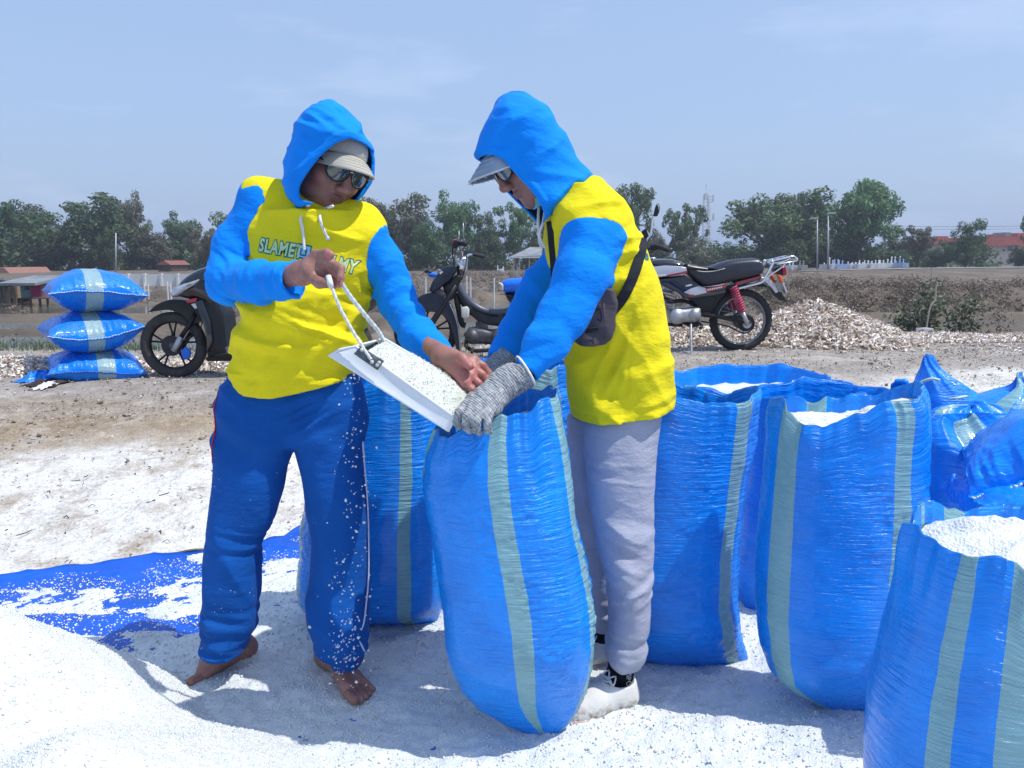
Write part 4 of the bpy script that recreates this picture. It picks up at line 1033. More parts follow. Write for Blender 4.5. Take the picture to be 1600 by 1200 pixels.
sack([(900, 1060, 1270), (860, 1042, 1288), (760, 1036, 1292), (660, 1034, 1294), (600, 1034, 1294), (590, 1038, 1290)],
     3.25, .60, [(.12, .06), (.82, .05)], 'farthest open sack, salt showing at its rim, behind the motorcycle stand side', 13, salt=.015, fill=.085, du=.010, rim=[(0, .01), (.25, -.03), (.5, .0), (.75, .02)])
sack([(960, 735, 880), (940, 718, 896), (860, 712, 904), (700, 712, 900), (620, 712, 896), (585, 714, 890), (566, 716, 886)],
     2.62, .6, [(.75, .12)], 'pale-striped sack half hidden behind the glove and the sack being filled', 17, salt=.0, fill=.05, du=.007)
sack([(980, 570, 672), (974, 528, 684), (955, 486, 690), (930, 470, 693), (890, 468, 694), (830, 474, 692), (760, 486, 690), (680, 496, 688), (620, 502, 686), (596, 506, 684), (586, 510, 680)],
     2.48, .6, [(.76, .045), (.02, .05)], 'shaded sack standing behind the left worker, under the scoop', 19, salt=.0, fill=.05, du=.0055, ridge_side=-.6)
sack([(1660, 1420, 1790), (1630, 1385, 1815), (1560, 1368, 1830), (1400, 1360, 1842), (1200, 1366, 1842), (1100, 1376, 1842), (1000, 1393, 1838), (930, 1410, 1832), (880, 1424, 1825), (850, 1432, 1818), (838, 1437, 1812)],
     1.25, .60, [(.085, .038), (.265, .064), (1.68, .07), (1.60, .02)], 'nearest sack, cut by the right and bottom edges, heaped with salt', 23, tilt=-.03, salt=.055, fill=.040, crease=.55, du=.0036, rimamp=1.1, rim=[(0, .0), (.3, -.01), (.44, .0), (.5, .03), (.56, .0), (.75, .015)])
sack([(1000, 1452, 1600), (970, 1434, 1620), (850, 1432, 1626), (740, 1434, 1626), (690, 1438, 1622), (664, 1446, 1600), (652, 1462, 1572)],
     2.25, .5, [(.42, .11)], 'folded-over sack with a broad pale band behind the nearest sack', 29, top='closed', crease=1.2, du=.007)
sack([(800, 1440, 1580), (720, 1436, 1590), (680, 1440, 1590), (656, 1448, 1578), (642, 1466, 1560), (636, 1490, 1545)],
     2.85, .6, [(.06, .09), (.93, .05)], 'closed sack with a pale left corner under the knotted sacks', 31, top='closed', crease=1.6, du=.009, cs=.7)
sack([(780, 1430, 1530), (700, 1424, 1545), (650, 1424, 1545), (622, 1426, 1530), (602, 1430, 1500), (588, 1434, 1478), (576, 1438, 1464), (566, 1441, 1456), (560, 1444, 1452)],
     3.30, .8, [(1.65, .06)], 'tied sack with a pointed knot rising highest at the right', 37, top='closed', crease=1.6, du=.010, cs=.6)
sack([(780, 1500, 1660), (690, 1500, 1665), (650, 1508, 1665), (630, 1524, 1660), (618, 1548, 1650), (606, 1578, 1632), (596, 1588, 1612), (588, 1592, 1606)],
     3.15, .8, [(.30, .06), (.1, .08)], 'tied sack at the right edge with its knot nearly out of the picture', 41, top='closed', crease=1.6, du=.010, cs=.6)
def twist(name, pts, r, mat, lab, cat='twine'):
    m = MB(); m.tube(smoothcurve([P(*p) for p in pts], 6), r, 6); o = m.build(name, M[mat], None, True); return tag(o, lab, cat)
twist('twine', [(1424, 604, 3.05), (1440, 597, 3.02), (1455, 592, 3.0), (1468, 594, 3.0)], .006, 'twine', 'pale twine tied around the pointed knotted sack')
twist('twine', [(1483, 624, 2.9), (1495, 622, 2.88), (1510, 619, 2.9)], .005, 'twine', 'short yellowish twine end lying on the knotted sacks')
twist('wire_tie', [(1425, 628, 2.02), (1432, 642, 2.0), (1446, 665, 1.98), (1454, 681, 2.0)], .0035, 'dark_metal', 'dark thin cord hanging off the rim of the tall open sack', 'cord')
m = MB(); c = P(1405, 600, 2.7)
m.tube(smoothcurve([P(1392, 612, 2.7), P(1400, 600, 2.68), P(1412, 598, 2.66), (P(1420, 612, 2.66)), P(1428, 628, 2.64), P(1424, 640, 2.64)], 6), [.005+.019*math.sin(i/30*3.14)*(1+.3*math.sin(i*1.7)) for i in range(31)], 10, flat=.6)
tag(m.build('knotted_corner', M['sack'], None, True), 'knotted sack corner above the right rim of the tall open sack', 'sack corner')

# pillow shaped sacks ------------------------------------------------
def pillow(c, W, Lg, H, yaw, lab, seed, stripe, group, roll=0.0, pitch=0.0, sag=0.0, stitch='thread', flat=.5, mat='sack_bag', crease=1.0, dark=False):
    ns = 90; nt_ = 80
    s = np.sin(np.linspace(-np.pi/2, np.pi/2, ns)); t_ = np.sin(np.linspace(-np.pi/2, np.pi/2, nt_))
    S, Tt = np.meshgrid(s, t_)
    prof = (1-np.abs(S)**2.3)**.62*(1-np.abs(Tt)**2.6)**.55
    nse = n2(S*3+seed, Tt*3, seed, 3); cre = 1-np.abs(n2(S*7+seed, Tt*2.2, seed+3, 3))*2.2
    cre2 = 1-np.abs(n2(S*3+seed, Tt*8, seed+6, 3))*2.2
    edge = np.clip(1-prof, 0, 1)**1.5
    xx = S*W/2*(1-.07*(1-Tt**2)); yy = Tt*Lg/2*(1-.06*(1-S**2))
    allV = []; allF = []; st = []; uv = []
    for sg in (1, -1):
        hh = prof*H/2*(1+.10*nse)+crease*(np.clip(cre, -.4, 1)*.016*edge+np.clip(cre2, -.3, 1)*.010*edge)*np.clip(prof*5, 0, 1)
        if sg < 0: hh = hh*.9
        zz = sg*hh+.02*np.sin(S*2.2+seed)*np.abs(Tt)**4+sag*(S**2)
        allV.append(np.stack([xx, yy, zz], -1).reshape(-1, 3)); F = grid_faces(ns, nt_)
        allF.append((F if sg > 0 else F[:, ::-1])+(0 if sg > 0 else ns*nt_))
        st.append((np.abs(xx-stripe[0])-stripe[1]/2).ravel()); uv.append(np.stack([xx.ravel(), yy.ravel()], 1))
    V = np.concatenate(allV)
    R = np.array(Matrix.Rotation(yaw, 3, 'Z') @ Matrix.Rotation(pitch, 3, 'X') @ Matrix.Rotation(roll, 3, 'Y'))
    th = thing('pillow_sack', (c[0], c[1], c[2]-H/2), lab, 'sack', group)
    mk('sack_cloth', V @ R.T+np.array(c), np.concatenate(allF), M[mat], th, uv=np.concatenate(uv), attrs={'stripe': np.concatenate(st)})
    # stitched end seam
    m = MB(); rr_ = random.Random(seed)
    row = allV[0].reshape(nt_, ns, 3)[0]; pts = (row @ R.T)+np.array(c)
    hem = [Vector(p)+Vector((0, -.008, rr_.uniform(-.004, .004))) for p in pts[::2]]
    m.tube(hem, .007, 6); m.build('hem', M[mat], th, True)
    m = MB()
    for i in range(1, len(hem)-2, 1):
        p = hem[i]+Vector((0, -.007, .003)); q = hem[i].lerp(hem[i+1], .75)+Vector((0, -.007, .003)); m.tube([p, q], .0035, 4)
    m.build('stitching', M[stitch], th, True)
    return th
gp = 'pillow sacks piled in a stack of three'
def pc(px, py, Y): return P(px, py, Y)
pillow(pc(146, 456, 6.55), .70, .95, .385, .60, 'top pillow-shaped blue sack of the stack of three', 2, (-.035, .125), gp, roll=.03)
pillow(pc(141, 519, 6.50), .70, .95, .37, .64, 'middle pillow-shaped blue sack of the stack of three', 5, (-.02, .12), gp, roll=-.05, sag=.03)
pillow(pc(148, 573, 6.50), .71, .95, .35, .56, 'bottom crumpled pillow sack with coarse stitching, lowest of the three', 9, (.06, .13), gp, stitch='thread_dark', crease=1.8, roll=.02)
# lying sacks at the right edge
pillow(P(1618, 700, 1.95), .36, .40, .19, -.5, 'folded sack with a white stitched edge at the right edge of the picture', 12, (.9, .01), 'sacks lying at the right edge', roll=-.55, crease=1.3, mat='sack')
pillow(P(1625, 790, 1.80), .34, .36, .12, -.2, 'flatter sack lying under the stitched one at the right edge', 15, (.9, .01), 'sacks lying at the right edge', roll=-.12, crease=1.3, mat='sack')
# crumpled blue scraps by the stack
rr = random.Random(6)
def scrap(px0, px1, py, Y, H, mat, name, lab, seed):
    a = P(px0, py, Y); b_ = P(px1, py, Y); nx, ny = 70, 30
    s, t_ = np.meshgrid(np.linspace(-1, 1, nx), np.linspace(-1, 1, ny))
    h = (1-np.abs(s)**2)*(1-t_**2)*H*(.5+.8*np.abs(n2(s*3+seed, t_*2, seed, 4)))+.012*n2(s*9, t_*5, seed+2, 3)
    cx = (a[0]+b_[0])/2; wx_ = (b_[0]-a[0])/2
    z0 = terr(cx+s*wx_, Y+t_*.14)
    o = mk(name, np.stack([cx+s*wx_*(1+.1*np.sin(t_*5)), Y+t_*.14+.03*np.sin(s*6), z0+h+.005], -1).reshape(-1, 3), grid_faces(nx, ny), mat, uv=np.stack([s.ravel()*.2, t_.ravel()*.1], 1), attrs={'stripe': np.ones(nx*ny)})
    return tag(o, lab, 'scrap')
scrap(32, 92, 588, 6.1, .09, M['sack_bag'], 'empty_sack', 'crumpled empty blue sack on the ground left of the stack', 1)
scrap(48, 100, 597, 5.95, .045, M['twig'], 'rag', 'dark muddy rag on the road edge beside the crumpled blue sack', 4)
scrap(66, 84, 597, 5.85, .03, M['white_wall'], 'plastic_scrap', 'small white plastic scrap in front of the dark rag', 7)
print('sacks', time.time()-T0)
# ================================================================== motorcycles
class C:
    """photo crop coordinates -> world at a depth"""
    def __init__(s, ox, oy, sc, Y): s.ox, s.oy, s.sc, s.Y = ox, oy, sc, Y
    def p(s, x, y, dy=0.0): 
        q = P(s.ox+x/s.sc, s.oy+y/s.sc, s.Y)      # measured in the machine's own plane
        return Vector((q[0], s.Y+dy, q[2]))
    def xz(s, pts): return [(s.p(*q)[0], s.p(*q)[2]) for q in pts]
    def m(s, v): return v/s.sc*MPP(s.Y)
def plate(c, name, pts, wd, mat, parent, dy=0.0, bv=.006, smooth_pts=0):
    q = [s_ for s_ in pts]
    if smooth_pts:
        cl = smoothcurve([Vector((a, b_, 0)) for a, b_ in q+[q[0]]], smooth_pts); q = [(v.x, v.y) for v in cl[:-1]]
    m = MB(); m.prism(c.xz(q), c.Y+dy, wd)
    o = m.build(name, M[mat], parent)
    bm = bmesh.new(); bm.from_mesh(o.data); bmesh.ops.triangulate(bm, faces=[f for f in bm.faces if len(f.verts) > 4]); bm.to_mesh(o.data); bm.free()
    bevel(o, bv, 3, 50); return o
def bulge(c, name, pts, wd, mat, parent, dy=0.0, nprof=7, pw_=.5, sp=5):
    """outline swept to a rounded solid: cross-section shrinks towards both sides"""
    q = pts
    if sp:
        cl = smoothcurve([Vector((a, b_, 0)) for a, b_ in q+[q[0]]], sp); q = [(v.x, v.y) for v in cl[:-1]]
    xz = np.array(c.xz(q)); cen = xz.mean(0); n = len(xz); V = []
    area_r = np.sqrt(((xz-cen)**2).sum(1))
    # inward offset by normals
    nx = np.roll(xz, -1, 0)-np.roll(xz, 1, 0); nrm = np.stack([nx[:, 1], -nx[:, 0]], 1); nrm /= (np.linalg.norm(nrm, axis=1)[:, None]+1e-9)
    if ((xz-cen)*nrm).sum() < 0: nrm = -nrm
    ins = min(wd*.55, area_r.min()*.55)
    for k in range(nprof):
        a = -math.pi/2+math.pi*k/(nprof-1); s_ = (1-math.cos(a)**.7)*ins if abs(math.cos(a)) > 1e-6 else ins
        for i in range(n):
            p = xz[i]-nrm[i]*s_; V.append((p[0], c.Y+dy+wd*math.sin(a), p[1]))
    F = [tuple(f) for f in grid_faces(n, nprof, True).tolist()]
    for j, sgn in ((0, 1), (nprof-1, -1)):
        ci = len(V); p = cen; V.append((p[0], c.Y+dy+wd*math.sin(-math.pi/2+math.pi*j/(nprof-1))*1.03, p[1]))
        F += [(j*n+i, j*n+(i+1) % n, ci) if sgn > 0 else (j*n+(i+1) % n, j*n+i, ci) for i in range(n)]
    m = MB(); m.add(V, F); return m.build(name, M[mat], parent, True)
def tubec(c, name, pts, r, mat, parent, n=8, sp=6):
    P3 = [c.p(*q) for q in pts]
    if sp and len(P3) > 2: P3 = smoothcurve(P3, sp)
    m = MB(); m.tube(P3, r, n); return m.build(name, M[mat], parent, True)
def wheel(parent, cen, R, tw, mat_t, rimmat, spokes, yaw=0.0, knob=False, cast=False, hubr=.05, disc=None):
    """wheel in the xz plane, axis y turned by yaw"""
    cen = Vector(cen); RZ = Matrix.Rotation(yaw, 3, 'Z')
    def w_(v): return cen+RZ @ Vector(v)
    e = MB(); nseg = 72; prof = 12
    V = []
    for i in range(nseg):
        a = 2*math.pi*i/nseg
        for j in range(prof):
            b_ = 2*math.pi*j/prof; rr_ = R-tw*.95+tw*.95*math.cos(b_)
            if knob and math.cos(b_) > .4 and i % 2: rr_ -= .008
            V.append(w_((rr_*math.cos(a), tw*math.sin(b_)*.95, rr_*math.sin(a))))
    F = []
    for i in range(nseg):
        for j in range(prof): F.append((i*prof+j, ((i+1) % nseg)*prof+j, ((i+1) % nseg)*prof+(j+1) % prof, i*prof+(j+1) % prof))
    wh = bpy.data.objects.new('wheel', None)
    m = MB(); m.add(V, F); tyre = None
    # the wheel part is the rim; the tyre, hub and spokes are its sub-parts
    rim = MB(); V = []; rp = [(R-tw*1.75, -tw*.5), (R-tw*1.95, -tw*.3), (R-tw*2.1, 0), (R-tw*1.95, tw*.3), (R-tw*1.75, tw*.5), (R-tw*1.6, tw*.52), (R-tw*1.6, -tw*.52)]
    for i in range(nseg):
        a = 2*math.pi*i/nseg
        for r_, y_ in rp: V.append(w_((r_*math.cos(a), y_, r_*math.sin(a))))
    k = len(rp); F = [(i*k+j, ((i+1) % nseg)*k+j, ((i+1) % nseg)*k+(j+1) % k, i*k+(j+1) % k) for i in range(nseg) for j in range(k)]
    rim.add(V, F); ro = rim.build('wheel', M[rimmat], parent, False); autosm(ro, 50)
    m.build('tyre', M[mat_t], ro, True)
    h = MB(); h.tube([w_((0, -tw*1.1, 0)), w_((0, -tw*.8, 0)), w_((0, tw*.8, 0)), w_((0, tw*1.1, 0))], [hubr*.5, hubr, hubr, hubr*.5], 20); h.build('hub', M['dull_alloy'], ro, True)
    ri = R-tw*1.9
    if cast:
        for i in range(spokes):
            a = 2*math.pi*i/spokes+.3; s_ = MB()
            for da in (-.16, .16):
                s_.tube([w_((hubr*.7*math.cos(a), 0, hubr*.7*math.sin(a))), w_((ri*.55*math.cos(a+da*.5), 0, ri*.55*math.sin(a+da*.5))), w_((ri*math.cos(a+da), 0, ri*math.sin(a+da)))], [.014, .009, .008], 6)
            s_.build('spoke', M[rimmat], ro, True)
    else:
        for i in range(spokes):
            a = 2*math.pi*i/spokes; sg = 1 if i % 2 else -1; da = .55*(1 if (i//2) % 2 else -1)
            s_ = MB(); s_.tube([w_((hubr*math.cos(a+da), sg*tw*.7, hubr*math.sin(a+da))), w_((ri*math.cos(a), 0, ri*math.sin(a)))], .0022, 4); s_.build('spoke', M['alloy'], ro, True)
    if disc:
        d = MB(); V = []
        d.disc(w_((0, -tw*1.0, 0)), RZ @ Vector((0, 1, 0)), disc, .004, 32); d.build('brake_disc', M['dark_metal'], ro, False)
    return ro
# ------------------------------------------------------------------ black trail-style motorcycle (right)
YB = 6.95; c = C(940, 300, 1600/360, YB)
b0 = c.p(600, 1130); t = thing('motorcycle', (b0.x, YB, b0.z), 'black motorcycle with long seat and red shock, parked behind the right worker', 'motorcycle')
R6 = c.m(218)
wheel(t, c.p(966, 890), R6, .040, 'rubber', 'alloy', 30, 0, True, hubr=.075)
wheel(t, c.p(966-1010, 890), R6, .036, 'rubber', 'alloy', 30, 0, True, hubr=.06)
bulge(c, 'seat', [(560, 492), (610, 508), (680, 520), (745, 514), (800, 495), (870, 474), (960, 462), (1060, 458), (1095, 478), (1112, 520), (1105, 560), (1080, 578), (990, 602), (900, 622), (820, 640), (760, 652), (700, 655), (650, 625), (590, 570), (565, 530)], .125, 'seat_vinyl', t, sp=4)
tubec(c, 'seat_piping', [(585, 525, -.115), (640, 545, -.122), (700, 552, -.125), (770, 545, -.125), (830, 530, -.125)], .004, 'lamp_white', t)
tubec(c, 'seat_piping', [(880, 520, -.122), (960, 508, -.122), (1040, 494, -.12), (1085, 488, -.11)], .004, 'lamp_white', t)
bulge(c, 'fuel_tank', [(240, 520), (300, 478), (380, 464), (470, 466), (545, 482), (568, 520), (566, 560), (500, 580), (420, 596), (330, 600), (250, 580)], .14, 'black_gloss', t, sp=4)
plate(c, 'tank_panel', [(300, 535), (340, 518), (420, 510), (500, 514), (562, 522), (568, 545), (500, 566), (430, 582), (350, 592), (300, 585)], .008, 'silver_paint', t, dy=-.142, bv=.004)
plate(c, 'tank_stripe', [(430, 574), (500, 560), (568, 546), (569, 560), (500, 574), (440, 586)], .006, 'red_paint', t, dy=-.150, bv=.002)
plate(c, 'tank_stripe', [(355, 575), (425, 570), (420, 582), (360, 588)], .006, 'lamp_white', t, dy=-.150, bv=.002)
# small unreadable white marks on the tank top
for k in range(4):
    plate(c, 'tank_letter', [(478+k*20, 472+k*6), (484+k*20, 484+k*6), (492+k*20, 474+k*6), (494+k*20, 478+k*6), (488+k*20, 494+k*6), (480+k*20, 488+k*6)], .003, 'lamp_white', t, dy=-.118, bv=.0005)
m = MB(); m.disc(c.p(350, 462), (0, 0, 1), .035, .02, 20); m.build('fuel_cap', M['chrome'], t, True)
plate(c, 'side_cover', [(370, 600), (560, 575), (640, 625), (700, 660), (850, 645), (850, 700), (760, 720), (640, 735), (560, 738), (520, 700), (400, 640)], .10, 'black_gloss', t, bv=.015)
plate(c, 'side_stripe', [(552, 694), (600, 668), (650, 650), (700, 664), (722, 668), (706, 696), (620, 716), (580, 704)], .006, 'silver_paint', t, dy=-.108, bv=.002)
plate(c, 'side_stripe', [(700, 664), (838, 640), (840, 658), (708, 694)], .006, 'red_paint', t, dy=-.110, bv=.002)
for k in range(7): plate(c, 'side_letter', [(712+k*15, 672-k*3), (722+k*15, 670-k*3), (721+k*15, 680-k*3), (711+k*15, 683-k*3)], .003, 'lamp_white', t, dy=-.117, bv=.0005)
plate(c, 'side_stripe', [(570, 708), (622, 706), (622, 718), (600, 722)], .006, 'red_paint', t, dy=-.108, bv=.002)
plate(c, 'badge', [(562, 645), (605, 636), (612, 645), (568, 655)], .004, 'chrome', t, dy=-.104, bv=.001)
plate(c, 'tail_panel', [(905, 622), (1085, 572), (1090, 604), (905, 660)], .09, 'black_gloss', t, bv=.01)
plate(c, 'tail_stripe', [(912, 624), (1080, 580), (1082, 596), (912, 642)], .005, 'red_paint', t, dy=-.094, bv=.002)
tubec(c, 'grab_rail', [(925, 668, -.10), (1000, 648, -.11), (1085, 622, -.12), (1105, 590, -.12), (1135, 540, -.12), (1162, 488, -.11), (1150, 478, -.11), (1125, 490, -.10)], .011, 'chrome', t)
tubec(c, 'grab_rail', [(925, 668, .10), (1085, 622, .12), (1105, 590, .12), (1162, 488, .11), (1150, 478, .11)], .011, 'chrome', t)
tubec(c, 'rack', [(1150, 480, -.11), (1230, 462, -.11), (1300, 446, -.10), (1330, 462, -.09), (1332, 476, -.08), (1270, 488, -.1), (1190, 500, -.11)], .0075, 'chrome', t, sp=4)
tubec(c, 'rack', [(1150, 480, .11), (1230, 462, .11), (1300, 446, .10), (1330, 462, .09), (1270, 488, .1), (1190, 500, .11)], .0075, 'chrome', t, sp=4)
for x_, y_ in ((1180, 474), (1225, 464), (1265, 456), (1300, 448), (1330, 468), (1215, 496)): tubec(c, 'rack_bar', [(x_, y_, -.11), (x_, y_, .11)], .006, 'chrome', t, sp=0)
tubec(c, 'rack_stay', [(1112, 600, -.11), (1170, 560, -.10), (1230, 520, -.09), (1250, 496, -.09)], .006, 'chrome', t)
plate(c, 'lamp_housing', [(1188, 530), (1235, 512), (1240, 575), (1205, 572)], .05, 'black_plastic', t, bv=.008)
plate(c, 'tail_light', [(1238, 514), (1268, 520), (1272, 576), (1240, 582)], .06, 'tail_red', t, bv=.01)
bulge(c, 'turn_signal', [(1188, 572), (1208, 575), (1232, 612), (1226, 632), (1208, 622)], .022, 'amber', t, dy=-.10, sp=3)
bulge(c, 'turn_signal', [(1188, 572), (1208, 575), (1232, 612), (1226, 632), (1208, 622)], .022, 'amber', t, dy=.10, sp=3)
plate(c, 'number_plate', [(1222, 612), (1234, 610), (1266, 690), (1258, 700)], .09, 'silver_paint', t, bv=.002)
def arcpts(cx, cy, r_, a0, a1, n=14): return [(cx+r_*math.cos(math.radians(a0+(a1-a0)*i/(n-1))), cy-r_*math.sin(math.radians(a0+(a1-a0)*i/(n-1)))) for i in range(n)]
fd = arcpts(950, 885, 262, 130, 42)+arcpts(950, 885, 280, 42, 130)
plate(c, 'rear_fender', [(1090, 586), (1150, 598), (1190, 640), (1215, 692), (1192, 704), (1160, 660), (1120, 625), (1080, 612)], .065, 'silver_paint', t, bv=.01)
plate(c, 'mud_flap', [(1150, 652), (1190, 690), (1236, 694), (1244, 715), (1280, 766), (1216, 746), (1180, 712)], .06, 'black_plastic', t, bv=.006)
plate(c, 'inner_fender', [(760, 690), (850, 650), (1000, 640), (1100, 625), (1150, 660), (1060, 655), (950, 668), (860, 700), (800, 760), (760, 840), (735, 830)], .05, 'black_plastic', t, bv=.008)
# shock absorbers
for sy in (-.13, .13):
    a = c.p(885, 655, sy); b_ = c.p(945, 820, sy); e = c.p(985, 915, sy)
    m = MB(); n = 130; d = (b_-a); ax = d.normalized(); s1 = ax.cross(Vector((0, 1, 0))).normalized(); s2 = ax.cross(s1)
    m.tube([a+d*(i/n)+(s1*math.cos(i*.5)+s2*math.sin(i*.5))*.030 for i in range(n+1)], .0085, 6); sp_ = m.build('shock_spring', M['spring_red'], t, True)
    m = MB(); m.tube([a, b_], .014, 10); m.tube([b_, e], .020, 12); m.build('shock_tube', M['alloy'], t, True)
tubec(c, 'swing_arm', [(670, 845, -.08), (800, 862, -.09), (1010, 905, -.09)], .019, 'dark_metal', t, sp=0)
tubec(c, 'swing_arm', [(670, 845, .08), (800, 862, .09), (1010, 905, .09)], .019, 'dark_metal', t, sp=0)
tubec(c, 'chain', [(680, 895, -.06), (850, 925, -.06), (940, 965, -.06), (985, 975, -.06), (1030, 950, -.06), (1045, 905, -.06), (1025, 865, -.06), (985, 850, -.06), (860, 862, -.06), (700, 862, -.06)], .007, 'dark_metal', t)
m = MB(); m.disc(c.p(988, 912, -.055), (0, 1, 0), c.m(52), .010, 30); m.build('sprocket', M['dark_metal'], t)
m = MB(); m.disc(c.p(988, 912, -.075), (0, 1, 0), c.m(28), .05, 20); m.build('axle_cover', M['alloy'], t)
tubec(c, 'muffler', [(640, 800, .15), (820, 842, .16), (920, 815, .17), (1020, 805, .17)], [.02]*7+[.045]*12, 'dull_alloy', t, 14)
bulge(c, 'engine_case', [(455, 830), (475, 806), (560, 800), (668, 795), (676, 850), (665, 900), (560, 905), (500, 912), (462, 890)], .13, 'alloy', t, sp=3)
for a_, b_, r_ in ((505, 858, 50), (625, 848, 40)): m = MB(); m.disc(c.p(a_, b_, -.125), (0, 1, 0), c.m(r_), .03, 28, c.m(r_+3)); m.build('engine_cover', M['alloy'], t, True)
m = MB()
for k in range(7): m.box(c.p(425+k*3, 800-k*18), (c.m(95), .2, c.m(8)), Matrix.Rotation(.25, 3, 'Y'))
m.build('cylinder_fin', M['dull_alloy'], t)
bulge(c, 'carburettor', [(440, 650), (490, 640), (510, 680), (470, 700), (430, 690)], .06, 'alloy', t, sp=3)
tubec(c, 'frame', [(300, 620), (420, 720), (480, 760), (560, 755), (640, 775), (740, 800)], .018, 'dark_metal', t)
tubec(c, 'frame', [(640, 640), (680, 740), (690, 850)], .018, 'dark_metal', t)
tubec(c, 'frame', [(260, 560), (330, 760), (400, 900), (560, 925)], .016, 'dark_metal', t)
plate(c, 'air_box', [(580, 730), (760, 705), (800, 700), (770, 770), (745, 830), (680, 830), (640, 770)], .07, 'black_plastic', t, bv=.01)
tubec(c, 'kick_stand', [(600, 905, -.12), (585, 1000, -.2), (575, 1150, -.30)], .011, 'alloy', t)
m = MB(); m.box(c.p(574, 1150, -.30), (.07, .05, .012)); m.build('stand_foot', M['dark_metal'], t)
tubec(c, 'foot_peg', [(650, 900, -.1), (660, 915, -.2), (640, 930, -.24)], .014, 'dark_metal', t, sp=3)
bulge(c, 'stand_bracket', [(540, 900), (650, 890), (670, 930), (600, 935)], .08, 'dark_metal', t, sp=3)
tubec(c, 'fork', [(150, 480, -.09), (60, 700, -.09), (-44, 890, -.09)], .022, 'alloy', t, sp=0)
tubec(c, 'fork', [(150, 480, .09), (60, 700, .09), (-44, 890, .09)], .022, 'alloy', t, sp=0)
plate(c, 'front_fender', arcpts(-44, 890, 248, 150, 20)+arcpts(-44, 890, 232, 20, 150), .06, 'black_gloss', t, bv=.004)
bulge(c, 'headlight', [(90, 480), (150, 440), (210, 450), (210, 560), (130, 570)], .10, 'black_plastic', t, sp=3)
tubec(c, 'handlebar', [(410, 405, -.36), (340, 380, -.30), (290, 400, -.18), (230, 420, 0), (290, 400, .18), (340, 380, .30), (400, 400, .36)], .011, 'dark_metal', t)
tubec(c, 'grip', [(408, 408, -.37), (335, 378, -.28)], .019, 'rubber', t, sp=0)
bulge(c, 'switch_box', [(300, 372), (345, 360), (360, 400), (310, 410)], .04, 'black_plastic', t, dy=-.25, sp=3)
tubec(c, 'mirror_stem', [(262, 372, -.25), (285, 330, -.26), (303, 300, -.27), (312, 230, -.28), (322, 165, -.30)], .008, 'chrome', t)
bulge(c, 'mirror', [(314, 182), (326, 130), (338, 104), (352, 125), (346, 178)], .012, 'black_plastic', t, dy=-.30, sp=3)
tubec(c, 'mirror_rim', [(338, 104, -.30), (350, 100, -.30), (358, 125, -.30), (352, 160, -.30)], .003, 'dark_metal', t)
plate(c, 'mirror', [(315, 262), (344, 244), (370, 320), (305, 330)], .010, 'black_plastic', t, dy=.27, bv=.004)
tubec(c, 'mirror_stem', [(285, 372, .25), (300, 330, .26), (318, 300, .27)], .007, 'chrome', t)

# ------------------------------------------------------------------ stripped black moped (middle)
YM = 7.05; c = C(600, 340, 1600/300, YM)
b0 = c.p(800, 1120); t = thing('moped', (b0.x, YM, b0.z), 'stripped black moped with blue-wrapped seat standing between the two workers', 'moped')
R7 = c.m(262)
wheel(t, c.p(345, 950), R7, .034, 'rubber', 'black_plastic', 5, .0, cast=True, hubr=.06, disc=.09)
wheel(t, c.p(345+1290, 950), R7, .036, 'rubber', 'black_plastic', 5, 0, cast=True, hubr=.06)
plate(c, 'front_fender', [(250, 690), (330, 640), (430, 622), (510, 660), (560, 720), (590, 800), (620, 900), (636, 1105), (606, 1085), (580, 960), (540, 860), (480, 800), (400, 780), (300, 790), (262, 740)], .075, 'navy_plastic', t, bv=.02, smooth_pts=3)
tubec(c, 'fender_edge', [(555, 720, -.08), (592, 800, -.08), (620, 900, -.08), (632, 1000, -.08), (636, 1100, -.07)], .005, 'alloy', t)
plate(c, 'headlight_fairing', [(378, 612), (405, 540), (450, 470), (500, 412), (560, 398), (608, 395), (612, 440), (560, 520), (500, 560), (470, 590), (420, 622)], .11, 'navy_plastic', t, bv=.03)
plate(c, 'sticker', [(470, 458), (492, 440), (500, 455), (478, 474)], .004, 'lamp_white', t, dy=-.112, bv=.001)
tubec(c, 'fork', [(600, 560, -.07), (520, 700, -.07), (420, 860, -.07), (345, 950, -.07)], .024, 'dark_metal', t, sp=0)
tubec(c, 'fork', [(600, 560, .07), (345, 950, .07)], .024, 'dark_metal', t, sp=0)
bulge(c, 'steering_head', [(490, 570), (560, 510), (620, 470), (650, 500), (620, 590), (590, 660), (550, 690), (510, 640)], .07, 'dark_metal', t, sp=3)
bulge(c, 'horn', [(410, 600), (470, 590), (520, 630), (500, 660), (440, 630)], .04, 'dull_alloy', t, dy=-.05, sp=3)
tubec(c, 'handlebar_stem', [(640, 480), (640, 420), (640, 380)], .035, 'dull_alloy', t)
bulge(c, 'instrument_pod', [(600, 345), (640, 330), (690, 322), (700, 380), (690, 440), (620, 440), (605, 390)], .06, 'chrome', t, sp=3)
tubec(c, 'handlebar', [(640, 350, -.05), (655, 300, -.12), (650, 250, -.22), (664, 225, -.30), (690, 222, -.36)], .014, 'chrome', t)
tubec(c, 'handlebar', [(660, 345, .05), (700, 310, .15), (760, 305, .3)], .012, 'chrome', t)
tubec(c, 'grip', [(664, 222, -.28), (700, 224, -.40)], .022, 'rubber', t, sp=0)
tubec(c, 'grip', [(715, 300, .20), (815, 322, .36)], .018, 'rubber', t, sp=0)
bulge(c, 'switch_box', [(596, 205), (640, 190), (650, 240), (605, 262)], .035, 'black_plastic', t, dy=-.30, sp=3)
bulge(c, 'brake_reservoir', [(590, 190), (622, 186), (625, 206), (592, 212)], .02, 'red_paint', t, dy=-.3, sp=3)
